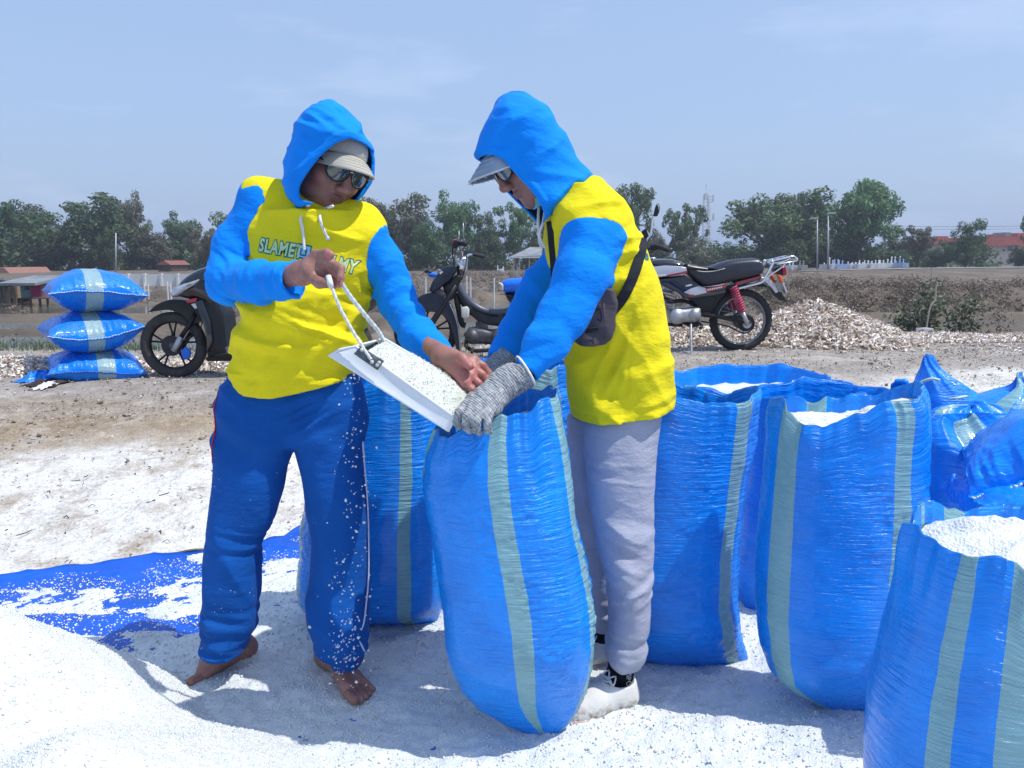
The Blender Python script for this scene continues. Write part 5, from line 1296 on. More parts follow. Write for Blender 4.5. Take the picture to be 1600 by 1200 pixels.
tubec(c, 'mirror_stem', [(678, 200, -.25), (676, 120, -.26), (675, 60, -.27)], .005, 'alloy', t, sp=0)
tubec(c, 'mirror_stem', [(610, 200, .25), (609, 150, .26), (608, 100, .27)], .004, 'alloy', t, sp=0)
tubec(c, 'cable', [(600, 210, -.3), (585, 290, -.2), (590, 380, -.1), (600, 450, -.05)], .006, 'rubber', t)
tubec(c, 'cable', [(640, 260, -.2), (690, 300, -.15), (685, 400, -.1), (650, 520, -.05)], .005, 'rubber', t)
tubec(c, 'frame_tube', [(615, 555), (660, 640), (730, 715), (800, 762), (870, 785), (950, 793), (1040, 780), (1110, 745), (1180, 700)], [.034]*49, 'grey_plastic', t, 12)
tubec(c, 'frame_tube', [(625, 620), (680, 720), (760, 800), (860, 850), (980, 870), (1100, 850)], .040, 'black_plastic', t, 10)
bulge(c, 'under_frame', [(700, 730), (820, 800), (960, 820), (1080, 800), (1100, 860), (960, 900), (820, 880), (740, 820)], .08, 'dark_metal', t, sp=3)
plate(c, 'battery_box', [(645, 745), (700, 735), (716, 760), (712, 825), (690, 836), (652, 828)], .04, 'lamp_white', t, dy=-.06, bv=.012)
tubec(c, 'frame_tube', [(600, 640), (620, 760), (650, 880), (680, 900)], .026, 'dark_metal', t)
M['sack_plain'] = simple('sack_plain', (.003, .13, .66), .35, var=.2, vs=10, bs=.3, bscale=30)
bulge(c, 'seat_cover', [(975, 570), (985, 535), (1020, 512), (1100, 502), (1260, 496), (1420, 500), (1560, 510), (1580, 560), (1540, 610), (1300, 622), (1100, 624), (1000, 622)], .14, 'sack_plain', t, sp=3)
tubec(c, 'seat_tie', [(962, 545, -.1), (985, 560, -.12), (990, 600, -.12)], .012, 'lamp_white', t)
bulge(c, 'rear_body', [(1000, 625), (1100, 622), (1300, 620), (1540, 615), (1560, 660), (1400, 720), (1250, 770), (1150, 790), (1090, 750), (1040, 700)], .10, 'navy_plastic', t, sp=3)
bulge(c, 'engine_case', [(680, 960), (720, 910), (830, 915), (900, 930), (1000, 920), (1060, 960), (1050, 1030), (960, 1060), (820, 1050), (720, 1050), (685, 1010)], .11, 'dull_alloy', t, sp=3)
for a_, r_ in ((738, 55), (958, 62)): m = MB(); m.disc(c.p(a_, 985, -.115), (0, 1, 0), c.m(r_), .045, 26, c.m(r_+5)); m.build('engine_cover', M['dull_alloy'], t, True)
m = MB()
for k in range(8): m.box(c.p(770+k*13, 905-k*2), (c.m(7), .16, c.m(75)))
m.build('cylinder_fin', M['dull_alloy'], t)
bulge(c, 'carburettor', [(770, 800), (810, 790), (830, 840), (790, 860)], .04, 'alloy', t, sp=3)
plate(c, 'bracket', [(950, 800), (990, 800), (985, 900), (955, 900)], .06, 'bark', t, bv=.004)
tubec(c, 'exhaust', [(700, 1010, -.1), (690, 1060, -.1), (760, 1095, -.12), (920, 1085, -.13), (1200, 1040, -.14)], .018, 'dark_metal', t)
tubec(c, 'foot_peg', [(740, 1085, -.1), (745, 1090, -.28)], .016, 'rubber', t, sp=0)
tubec(c, 'foot_peg', [(680, 1040, -.1), (700, 1065, -.2)], .014, 'rubber', t, sp=0)
tubec(c, 'centre_stand', [(900, 1060, -.12), (960, 1200, -.16)], .014, 'dark_metal', t, sp=0)

# bicycle-ish blue machine far behind the moped: tiny parked motorbike
YF = 12.5; a = C(600, 340, 1600/300, YF)
t = thing('motorbike', a.p(400, 560), 'distant blue motorbike half hidden behind the moped headlight', 'motorbike')
bulge(a, 'body', [(360, 480), (390, 455), (440, 462), (470, 470), (460, 492), (400, 498)], .12, 'sack_plain', t, sp=3)
bulge(a, 'seat', [(330, 450), (355, 432), (395, 440), (400, 455), (350, 462)], .12, 'black_plastic', t, sp=3)
tubec(a, 'handlebar', [(455, 455, -.2), (470, 432, -.25), (490, 440, -.3)], .012, 'chrome', t)

# ------------------------------------------------------------------ black scooter (left)
YS_ = 6.32; c = C(0, 260, 1600/480, YS_)   # crop 0..400 px wide at 3.333
b0 = c.p(1000, 1090); t = thing('scooter', (b0.x, YS_, b0.z), 'black scooter with cast wheel parked behind the left worker', 'scooter')
R5 = c.m(172)
wheel(t, c.p(906, 931), R5, .044, 'tyre_dust', 'black_plastic', 5, .0, cast=True, hubr=.038, disc=.085)
wheel(t, c.p(906+865, 935), R5, .046, 'tyre_dust', 'black_plastic', 5, 0, cast=True, hubr=.045)
bulge(c, 'brake_disc', [(960, 960), (985, 935), (1010, 960), (1005, 990), (975, 1000)], .012, 'sack_plain', t, dy=-.065, sp=4)
plate(c, 'front_fender', [(793, 757), (830, 722), (880, 698), (930, 690), (990, 705), (1030, 735), (1060, 790), (1040, 815), (1000, 800), (960, 765), (900, 745), (850, 748)], .075, 'black_plastic', t, bv=.02, smooth_pts=3)
tubec(c, 'fork', [(1040, 760, -.075), (1000, 830, -.075), (960, 890, -.075)], .020, 'black_plastic', t, sp=0)
tubec(c, 'fork', [(965, 882, -.078), (925, 955, -.078)], .026, 'alloy', t, sp=0)
tubec(c, 'fork', [(1040, 760, .075), (925, 955, .075)], .022, 'black_plastic', t, sp=0)
tubec(c, 'brake_hose', [(1080, 770, -.08), (1068, 840, -.09), (1040, 900, -.08)], .005, 'rubber', t)
bulge(c, 'front_fairing', [(942, 640), (960, 600), (1010, 556), (1070, 526), (1120, 515), (1180, 520), (1200, 600), (1190, 700), (1130, 740), (1060, 700), (1000, 690), (945, 672)], .17, 'black_gloss', t, sp=3)
bulge(c, 'headlight', [(930, 655), (950, 625), (1010, 600), (1085, 578), (1080, 605), (1020, 645), (960, 676), (936, 676)], .14, 'clear_lamp', t, dy=-.045, sp=3)
plate(c, 'leg_shield', [(1000, 690), (1060, 680), (1165, 690), (1195, 780), (1212, 930), (1225, 960), (1110, 985), (1120, 900), (1105, 830), (1060, 770)], .16, 'black_plastic', t, bv=.03)
plate(c, 'shield_trim', [(1060, 700), (1100, 690), (1140, 800), (1150, 900), (1120, 960), (1118, 880), (1100, 800)], .015, 'black_gloss', t, dy=-.165, bv=.006)
plate(c, 'logo', [(1008, 690), (1070, 680), (1062, 700), (1020, 706)], .004, 'red_paint', t, dy=-.165, bv=.001)
plate(c, 'logo', [(1040, 712), (1066, 706), (1082, 722), (1060, 736)], .004, 'silver_paint', t, dy=-.168, bv=.001)
plate(c, 'floor_board', [(1100, 985), (1230, 950), (1420, 955), (1430, 1000), (1110, 1005)], .14, 'black_plastic', t, bv=.015)
plate(c, 'floor_mat', [(1150, 950), (1228, 925), (1240, 960), (1150, 978)], .10, 'grey_plastic', t, bv=.01, dy=-.05)
bulge(c, 'rear_body', [(1420, 1000), (1430, 800), (1480, 690), (1700, 640), (1960, 620), (2000, 680), (1900, 780), (1750, 840), (1560, 980)], .15, 'black_gloss', t, sp=3)
bulge(c, 'seat', [(1430, 690), (1500, 640), (1700, 615), (1900, 590), (1950, 620), (1700, 670), (1480, 710)], .14, 'seat_vinyl', t, sp=3)
tubec(c, 'handlebar', [(1200, 470, -.34), (1190, 490, -.2), (1180, 520, 0), (1190, 490, .2), (1200, 470, .34)], .014, 'black_plastic', t)
bulge(c, 'handlebar_cover', [(1110, 520), (1150, 480), (1220, 480), (1230, 530), (1180, 550)], .12, 'black_gloss', t, sp=3)
tubec(c, 'swing_arm', [(1600, 950, -.1), (1771, 935, -.1)], .03, 'dark_metal', t, sp=0)
print('bikes', time.time()-T0)
# ================================================================== implicit modelling of people and clothes
V3 = lambda *a: np.array(a, float)
def nrm(v): v = np.asarray(v, float); return v/np.linalg.norm(v)
class RC:     # round cone
    def __init__(s, a, b, r1, r2, k=.02, sq=None): s.a = V3(*a); s.b = V3(*b); s.r1, s.r2, s.k, s.sq = r1, r2, k, sq
    def __call__(s, p):
        ba = s.b-s.a; pa = p-s.a
        if s.sq is not None:       # (axis, factor) squash around the segment
            ax, f = s.sq; pa = pa+np.outer(pa @ ax, ax)*(1/f-1); ba = ba+ax*(ba @ ax)*(1/f-1)
        h = np.clip(pa @ ba/(ba @ ba), 0, 1)
        d = np.linalg.norm(pa-h[:, None]*ba, axis=1)-(s.r1+(s.r2-s.r1)*h)
        return d*(min(1, s.sq[1]) if s.sq else 1)
class EL:
    def __init__(s, c, r, fr=None, k=.02): s.c = V3(*c); s.r = V3(*r); s.fr = fr; s.k = k
    def __call__(s, p):
        q = p-s.c
        if s.fr is not None: q = q @ s.fr        # columns are the axes
        k0 = np.linalg.norm(q/s.r, axis=1); k1 = np.linalg.norm(q/(s.r*s.r), axis=1)+1e-9
        return k0*(k0-1)/k1
class LOFT:   # rows (py,xl,xr,[Y],[b]) traced in the photograph, rounded column
    def __init__(s, rows, Y, b, k=.02, ex=2.3, sm=3, z0=None, z1=None):
        z = []; cx = []; a = []; cy = []; bb = []
        for r in sorted(rows, key=lambda r: -r[0]):
            Yr = r[3] if len(r) > 3 and r[3] is not None else Y; l = P(r[1], r[0], Yr); q = P(r[2], r[0], Yr)
            z.append(l[2]); cx.append((l[0]+q[0])/2); a.append((q[0]-l[0])/2); cy.append(Yr); bb.append(r[4] if len(r) > 4 else b)
        s.z = np.linspace(z[0], z[-1], 80); f = lambda v: smooth1(np.interp(s.z, z, v), sm)
        s.cx, s.a, s.cy, s.b = f(cx), f(a), f(cy), f(bb); s.k = k; s.ex = ex; s.zl = z[0]; s.zh = z[-1]
    def __call__(s, p):
        zc = np.clip(p[:, 2], s.zl, s.zh)
        cx = np.interp(zc, s.z, s.cx); a = np.interp(zc, s.z, s.a); cy = np.interp(zc, s.z, s.cy); b = np.interp(zc, s.z, s.b)
        q = (np.abs((p[:, 0]-cx)/a)**s.ex+np.abs((p[:, 1]-cy)/b)**s.ex)**(1/s.ex)
        d = (q-1)*np.minimum(a, b)
        e = np.abs(p[:, 2]-zc)
        return np.where(e > 0, np.sqrt(np.maximum(d, 0)**2+e**2)+np.minimum(d, 0)*0+np.where(d < 0, 0, 0), d)
def smin(a, b, k):
    if k <= 0: return np.minimum(a, b)
    h = np.clip(.5+.5*(b-a)/k, 0, 1); return b+(a-b)*h-k*h*(1-h)
def union(prims):
    def f(p):
        d = None
        for q in prims:
            e = q(p); d = e if d is None else smin(d, e, getattr(q, 'k', .02))
        return d
    return f
def polymesh(fn, lo, hi, h, margin=.012):
    lo = np.array(lo, float); hi = np.array(hi, float); B = 6
    nb = np.ceil((hi-lo)/(h*B)).astype(int)+1; n = nb*B
    # coarse sampling at block centres
    ci = np.stack(np.meshgrid(*[np.arange(k) for k in nb], indexing='ij'), -1).reshape(-1, 3)
    cc = lo+(ci+.5)*B*h-h*.5
    dc = fn(cc); act = np.abs(dc) < B*h*.87*1.25+margin
    D = np.repeat(np.repeat(np.repeat(dc.reshape(nb).astype(np.float32), B, 0), B, 1), B, 2)
    off = np.stack(np.meshgrid(*[np.arange(B)]*3, indexing='ij'), -1).reshape(-1, 3)
    ai = ci[act]; 
    for s0 in range(0, len(ai), 4000):
        idx = (ai[s0:s0+4000, None, :]*B+off[None]).reshape(-1, 3)
        D[idx[:, 0], idx[:, 1], idx[:, 2]] = fn(lo+idx*h)
    ins = D < 0
    # vertices in active cells (only inside evaluated blocks)
    s = ins.astype(np.uint8); c8 = np.zeros(np.array(D.shape)-1, np.uint8)
    for dx in (0, 1):
        for dy in (0, 1):
            for dz in (0, 1): c8 += s[dx:dx+D.shape[0]-1, dy:dy+D.shape[1]-1, dz:dz+D.shape[2]-1]
    cell = np.argwhere((c8 > 0) & (c8 < 8)); m = len(cell)
    corner = [(0, 0, 0), (1, 0, 0), (0, 1, 0), (1, 1, 0), (0, 0, 1), (1, 0, 1), (0, 1, 1), (1, 1, 1)]
    vals = [D[cell[:, 0]+a, cell[:, 1]+b, cell[:, 2]+c] for a, b, c in corner]
    acc = np.zeros((m, 3)); cnt = np.zeros(m)
    for i, j in ((0, 1), (2, 3), (4, 5), (6, 7), (0, 2), (1, 3), (4, 6), (5, 7), (0, 4), (1, 5), (2, 6), (3, 7)):
        va, vb = vals[i], vals[j]; x = (va < 0) != (vb < 0)
        t = np.where(x, va/np.where(np.abs(va-vb) < 1e-12, 1, va-vb), 0)
        pa = np.array(corner[i]); pb = np.array(corner[j])
        acc += np.where(x[:, None], pa+(pb-pa)*np.clip(t, 0, 1)[:, None], 0); cnt += x
    Vx = lo+(cell+acc/np.maximum(cnt, 1)[:, None])*h
    lut = np.full(c8.shape, -1, np.int32); lut[cell[:, 0], cell[:, 1], cell[:, 2]] = np.arange(m)
    Fs = []
    for ax in range(3):
        a1, a2 = [(1, 2), (2, 0), (0, 1)][ax]
        sl0 = [slice(None)]*3; sl1 = [slice(None)]*3; sl0[ax] = slice(0, -1); sl1[ax] = slice(1, None)
        e = np.argwhere(ins[tuple(sl0)] != ins[tuple(sl1)])
        e = e[(e[:, a1] > 0) & (e[:, a2] > 0) & (e[:, a1] < c8.shape[a1]) & (e[:, a2] < c8.shape[a2])]
        def at(o1, o2):
            q = e.copy(); q[:, a1] += o1; q[:, a2] += o2; return lut[q[:, 0], q[:, 1], q[:, 2]]
        quad = np.stack([at(-1, -1), at(0, -1), at(0, 0), at(-1, 0)], 1)
        flip = ~ins[e[:, 0], e[:, 1], e[:, 2]]; quad[flip] = quad[flip][:, ::-1]
        Fs.append(quad[(quad >= 0).all(1)])
    return Vx, np.concatenate(Fs)
def isurf(name, fn, lo, hi, h, mat, parent=None, attrs=None, margin=.012):
    V, F = polymesh(fn, lo, hi, h, margin)
    at = {k: f(V) for k, f in (attrs or {}).items()}
    print('  ', name, len(V), round(time.time()-T0, 1))
    return mk(name, V, F, M[mat] if isinstance(mat, str) else mat, parent, attrs=at)
def fold(p, axis, fa, fp, amp, seed, ridge=True, octs=2):
    """folds whose crests run across `axis`: fast variation along axis, slow across it"""
    axis = nrm(axis); al = p @ axis; pe = p-al[:, None]*axis
    n = fbm(pe*fp+np.outer(al, axis)*fa, octs, seed, .45)
    return 1.9*amp*((.55-2.2*np.abs(n)) if ridge else n)
def seg_t(p, a, b):
    a = V3(*a); b = V3(*b); ba = b-a; return ((p-a) @ ba)/(ba @ ba)
def headframe(F, U): 
    F = nrm(F); U = np.asarray(U, float); U = nrm(U-F*(U @ F)); R = np.cross(F, U); return np.stack([R, F, U], 1)   # columns: right, forward, up
def hp(c, fr, x, f, u): return tuple(np.asarray(c)+fr @ np.array([x, f, u]))
def head_prims(c, fr, s=1.0):
    L = []
    def e(x, f, u, rx, rf, ru, k): L.append(EL(hp(c, fr, x*s, f*s, u*s), (rx*s, rf*s, ru*s), fr, k))
    e(0, -.008, .026, .076, .096, .090, .0)
    e(0, .028, -.040, .064, .070, .078, .03)
    e(0, .040, -.085, .046, .050, .038, .025)
    e(0, .078, -.104, .020, .016, .016, .016)
    for x in (-1, 1):
        e(x*.040, .062, -.030, .026, .026, .026, .02)      # cheek
        e(x*.034, .083, .022, .024, .012, .010, .012)      # brow
        e(x*.076, -.005, -.010, .009, .020, .032, .006)    # ear
        e(x*.013, .106, -.040, .010, .012, .009, .006)     # nostril wing
        e(x*.044, .030, -.078, .022, .040, .024, .02)      # jaw
    L.append(RC(hp(c, fr, 0, .092*s, .014*s), hp(c, fr, 0, .118*s, -.034*s), .009*s, .0125*s, .010))
    e(0, .094, -.063, .024, .012, .0055, .005); e(0, .092, -.073, .020, .012, .0065, .005)
    return L
def hand_prims(w, palm_c, kn, fingers, thumb, rad=.0095, palm_r=.019):
    """w wrist, kn list of 4 knuckles, fingers list of lists of joints, thumb joints"""
    L = []
    for i, k_ in enumerate(kn):
        L.append(RC(w, k_, .023, .0122, .012)); L.append(RC(palm_c, k_, palm_r, .0122, .010))
    for i, f in enumerate(fingers):
        q = [kn[i]]+f; r0 = rad*(1.0, 1.05, .98, .85)[i]
        for j in range(len(q)-1): L.append(RC(q[j], q[j+1], r0*(1.12-.12*j), r0*(1.0-.12*j), .004))
    L.append(RC(w, thumb[0], .022, .017, .016))
    for j in range(len(thumb)-1): L.append(RC(thumb[j], thumb[j+1], .0150-.0018*j, .0125-.0015*j, .006))
    return L
def bare_foot(heel, toe, ankle, side, R=1.0):
    """heel, toe ground points; side unit vector pointing to the big toe"""
    h = V3(*heel); t_ = V3(*toe); d = nrm(t_-h); L = []; s_ = nrm(side); up = V3(0, 0, 1); ln = np.linalg.norm(t_-h)
    L.append(RC(ankle, h+up*.035+d*.01, .034, .030, .03)); L.append(RC(h+up*.028, h+d*ln*.45+up*.034, .027, .026, .03))
    L.append(RC(tuple(V3(*ankle)-up*.01), h+d*ln*.55+up*.042, .033, .022, .03))
    L.append(RC(h+d*ln*.5+up*.036+s_*.010, h+d*ln*.74+up*.020+s_*.024, .027, .022, .025))
    L.append(RC(h+d*ln*.4+up*.026-s_*.012, h+d*ln*.70+up*.016-s_*.026, .022, .015, .025))
    for i in range(5):
        o = (.036, .015, -.003, -.020, -.036)[i]; r_ = (.0135, .0090, .0085, .0080, .0080)[i]; e = ln*(1.0, 1.0, .97, .93, .88)[i]
        L.append(RC(h+d*ln*.72+up*.016+s_*o*.95, h+d*(e-.012)+up*(r_)+s_*o, r_*1.0, r_*1.05, .003))
    return L

# ================================================================== LEFT WORKER
YA = 2.12
def A_(px, py, dy=0.0):
    q = P(px, py, YA+dy); return q
cA = np.array(A_(516, 253, -.0)); frA = headframe((.60, -.68, -.42), (.40, -.10, .88))
pA = thing('person', (P(450, 1060, 2.12)[0], 2.12, 0.0), 'left worker in blue hood, barefoot in blue trousers, holding the scoop by its cords', 'person')
# ---- body
wA = A_(471, 427, -.30); 
Yh_ = -.30
knR = [A_(495, 399, -.325), A_(500, 407, -.325), A_(503, 416, -.325), A_(500, 426, -.325)]
fR = [[A_(510, 395, -.345), A_(517, 398, -.355)],
      [A_(517, 411, -.350), A_(533, 420, -.365), A_(531, 434, -.375)],
      [A_(517, 421, -.345), A_(533, 433, -.350), A_(530, 445, -.360)],
      [A_(514, 431, -.335), A_(527, 442, -.335), A_(522, 448, -.345)]]
thR = [A_(484, 430, -.335), A_(499, 442, -.355), A_(510, 443, -.375)]
wL = A_(692, 558, -.22)
knL = [A_(740, 563, -.235), A_(739, 575, -.252), A_(735, 587, -.268), A_(727, 598, -.282)]
fL = [[A_(754, 571, -.238), A_(764, 583, -.238), A_(763, 594, -.245)], [A_(753, 585, -.258), A_(761, 597, -.258), A_(757, 607, -.262)],
      [A_(748, 599, -.276), A_(752, 611, -.276), A_(746, 618, -.278)], [A_(738, 609, -.290), A_(739, 620, -.290), A_(733, 624, -.290)]]
thL = [A_(708, 556, -.245), A_(722, 560, -.27), A_(734, 572, -.29)]
heelR = G(388, 1024, .024); toeR = G(299, 1064, .024); heelL = G(508, 1038, .024); toeL = G(576, 1098, .024)
ankR = (heelR[0]-.035, heelR[1]-.02, .125); ankL = (heelL[0]+.03, heelL[1]-.03, .125)
body = head_prims(cA, frA)
body += [RC(hp(cA, frA, 0, -.01, -.05), A_(492, 335, .02), .056, .06, .03), LOFT([(560, 395, 535), (520, 395, 545), (480, 405, 560), (400, 412, 565), (360, 425, 555)], YA, .06, .04),
         RC(A_(430, 325, .0), A_(362, 436, -.03), .040, .034, .03), RC(A_(362, 438, -.04), A_(405, 440, -.17), .034, .032, .02), RC(A_(405, 440, -.17), wA, .032, .026, .02), 
         RC(A_(560, 350), A_(620, 468, -.02), .038, .034, .03), RC(A_(620, 468, -.02), A_(652, 522, -.10), .034, .031, .02), RC(A_(652, 522, -.10), wL, .031, .026, .02),
         RC(A_(425, 670), A_(375, 830, -.02), .060, .055, .03), RC(A_(375, 830, -.02), ankR, .052, .032, .02),
         RC(A_(508, 670), A_(530, 830, -.02), .060, .055, .03), RC(A_(530, 830, -.02), ankL, .052, .032, .02)]
body += hand_prims(wA, A_(485, 418, -.325), knR, fR, thR, .0102, .018)
body += hand_prims(wL, A_(716, 573, -.25), knL, fL, thL, .0098, .018)
body += bare_foot(heelR, toeR, ankR, (0.1, -1, 0)); body += bare_foot(heelL, toeL, ankL, (-1, -.6, 0)); body += [RC(np.array(ankR)*.75+np.array(toeR)*.25-np.array((0, 0, .03)), np.array(heelR)*.35+np.array(toeR)*.65+np.array((0, 0, .034)), .040, .031, .03)]
lipc = np.array(hp(cA, frA, 0, .10, -.067))
def bodyfn(L, c, fr):
    u = union(L)
    m1 = hp(c, fr, -.022, .112, -.0675); m2 = hp(c, fr, .022, .112, -.0675)
    cut = RC(m1, m2, .0022, .0022); tips = [hp(c, fr, s_*.009, .118, -.046) for s_ in (-1, 1)]
    def f(p):
        d = u(p); d = np.maximum(d, -cut(p))
        return d
    return f
def ball(c, r0, r1): return lambda V: 1-ss(r0, r1, np.linalg.norm(V-np.array(c), axis=1))
def pinkA(V):
    v = ball(A_(745, 595, -.27), .03, .075)(V)*.8+ball(A_(722, 578, -.29), .02, .06)(V)*.7
    v = np.maximum(v, ball(A_(517, 398, -.355), .004, .020)(V)); v = np.maximum(v, ball(A_(524, 440, -.355), .012, .030)(V)*.8); return np.clip(v, 0, 1)*.75
def saltA(V): return np.clip(ball(A_(500, 415, -.33), .03, .09)(V)+ball(A_(735, 585, -.26), .03, .10)(V)+(V[:, 2] < .12)*1.0, 0, 1)
lo = (-1.0, 1.70, -.01); hi = (0.02, 2.34, 1.62)
lipsA = lambda V: ball(lipc, .012, .026)(V)*(np.abs((V-lipc) @ frA[:, 2]) < .012)*.6
isurf('body', bodyfn(body, cA, frA), lo, hi, .0040, 'skin_tan', pA, {'pink': pinkA, 'salt': saltA, 'lips': lipsA})

# ---- shirt torso
torA = LOFT([(622, 372, 548, None, .10), (600, 366, 556), (575, 368, 559), (550, 371, 562), (520, 376, 566), (480, 383, 571), (440, 391, 578), (400, 396, 585), (360, 398, 590), (342, 404, 580), (332, 416, 566)], YA, .115, .03, 2.4)
def shirtA_all(p):
    d = torA(p)
    for q in (RC(A_(475, 322, .01), A_(405, 306, .0), .060, .048, .04), RC(A_(500, 334, .01), A_(568, 352, .0), .060, .048, .04), EL(A_(462, 510, -.05), (.14, .085, .14), None, .05)): d = smin(d, q(p), q.k)
    return d
def armA_Ru(p): return smin(RC(A_(408, 318, .0), A_(366, 385, -.01), .056, .053)(p), RC(A_(366, 385, -.01), A_(358, 440, -.04), .053, .053)(p), .02)
def armA_Lu(p): return smin(RC(A_(562, 352, .0), A_(602, 415, -.01), .054, .050)(p), RC(A_(602, 415, -.01), A_(622, 470, -.02), .050, .048)(p), .02)
def armA_R(p):
    d = RC(A_(385, 352, .0), A_(366, 385, -.01), .054, .053)(p)
    d = smin(d, RC(A_(366, 385, -.01), A_(358, 440, -.04), .056, .053)(p), .02)
    d = smin(d, RC(A_(358, 440, -.04), A_(405, 442, -.17), .053, .049)(p), .03)
    d = smin(d, RC(A_(405, 442, -.17), A_(464, 436, -.27), .048, .045)(p), .03)
    return d
def armA_L(p):
    d = RC(A_(588, 388, .0), A_(602, 415, -.01), .051, .050)(p)
    d = smin(d, RC(A_(602, 415, -.01), A_(622, 470, -.02), .050, .048)(p), .02)
    d = smin(d, RC(A_(622, 470, -.02), A_(652, 522, -.10), .048, .044)(p), .02)
    d = smin(d, RC(A_(652, 522, -.10), A_(701, 568, -.21), .044, .036)(p), .02)
    return d
hipc = A_(462, 600, 0)
def drapeA(p):
    f = fold(p, (0.25, 0, 1), 13, 4.0, .0080, 3)*(1-ss(1.30, 1.42, p[:, 2])*.6)
    g = fold(p, (.75, 0, -.65), 15, 3.0, .0075, 9)*ss(1.32, 1.05, p[:, 2])
    # strong pull folds towards the scoop arm side
    c_ = np.array(A_(520, 505, -.10)); w_ = np.exp(-(((p-c_)/np.array([.10, .2, .085]))**2).sum(1)); h = fold(p, (.35, 0, .94), 26, 4, .013, 21)*w_
    # bunched hem
    hz = A_(462, 590)[2]; bz = np.exp(-((p[:, 2]-hz+.12*(p[:, 0]-hipc[0])-.0)/.035)**2); k = fold(p, (.1, 0, 1), 34, 3, .005, 31)*bz+.005*bz
    return f+g+h+k
# armhole planes
sA_c = np.array(A_(391, 320)); sA_n = nrm((-.987, 0, -.156))
plnA = lambda p: -((p-sA_c) @ sA_n)+(p[:, 2] < A_(0, 400)[2])*1.0
sB_c = np.array(A_(583, 372)); sB_n = nrm((.90, 0, .36))
hem_z = lambda p: p[:, 2]-(A_(462, 612)[2]+.26*np.abs(p[:, 0]-A_(440, 612)[0])**1.25+.06*(p[:, 0]-A_(460, 612)[0])+.05*np.clip(p[:, 1]-YA+.05, 0, 1))
def shirtA_torso(p):
    d = shirtA_all(p); d = d-drapeA(p)
    g1 = armA_Ru(p); g2 = armA_Lu(p); t0_ = shirtA_all(p)
    d = np.maximum(smin(smin(d, g1, .03), g2, .03), -np.minimum(np.minimum(g1-t0_, g2-t0_)-.003, plnA(p))-.004)
    hz = hem_z(p); inner = d+.012
    d = d+.0022*np.exp(-((hz-.024)/.005)**2)
    d = np.maximum(d, -hz); d = np.maximum(d, -np.maximum(inner, hz-.035))
    # neckline
    return d
def mk_sleeve(armfn, cuff_c, cuff_n, fs, upper=None, torso=None, drape=None, sh=.003, pln=None):
    def f(p):
        fo = fs(p); d = armfn(p)-fo
        cz = (p-np.array(cuff_c)) @ nrm(cuff_n)
        inner = d+.010
        d = np.maximum(d, cz); d = np.maximum(d, -np.maximum(inner, -cz-.03))
        if upper is not None:
            g = upper(p); t_ = torso(p); d = np.minimum(d, np.maximum(smin(g-fo, t_-drape(p), .03), g-t_-sh if pln is None else np.minimum(g-t_-sh, pln(p))))
        return d
    return f
def foldsAR(p):
    el = np.array(A_(372, 440, -.05)); w_ = np.exp(-(((p-el)/.085)**2).sum(1))
    q = fold(p, (.55, -.2, .8), 32, 5, .012, 5)*w_
    return q+fold(p, (-.3, 0, 1), 9, 16, .0018, 6)+fold(p, (1, -.4, .1), 26, 6, .003, 7)*ss(-.72, -.66, p[:, 0])
def foldsAL(p):
    el = np.array(A_(628, 485, -.04)); w_ = np.exp(-(((p-el)/.085)**2).sum(1))
    ax = nrm(np.array(A_(695, 563, -.2))-np.array(A_(622, 470, -.02)))
    return fold(p, ax, 36, 5, .0085, 15)*w_+fold(p, (.3, 0, -.95), 11, 9, .0018, 16)+fold(p, ax, 26, 5, .0025, 19)
slo = (-1.0, 1.70, .86); shi = (-.10, 2.34, 1.50)
isurf('shirt_body', shirtA_torso, (-.86, 1.88, .78), (-.30, 2.32, 1.50), .0045, 'yellow_knit', pA)
cutR = lambda p: -((p-sA_c) @ sA_n)-.000-(p[:, 2] < A_(0, 405)[2]-.0)*1.0
isurf('sleeve', mk_sleeve(armA_R, A_(463, 436, -.27), np.array(A_(464, 436, -.27))-np.array(A_(405, 442, -.17)), foldsAR, armA_Ru, shirtA_all, drapeA, pln=plnA), (-.96, 1.72, 1.02), (-.54, 2.24, 1.46), .0040, 'blue_knit', pA)
cutL = lambda p: -((p-sB_c) @ sB_n)-(p[:, 2] < A_(0, 425)[2])*1.0
isurf('sleeve', mk_sleeve(armA_L, A_(694, 561, -.20), np.array(A_(695, 563, -.20))-np.array(A_(652, 522, -.10)), foldsAL, armA_Lu, shirtA_all, drapeA), (-.50, 1.84, .86), (-.12, 2.24, 1.40), .0040, 'blue_knit', pA)
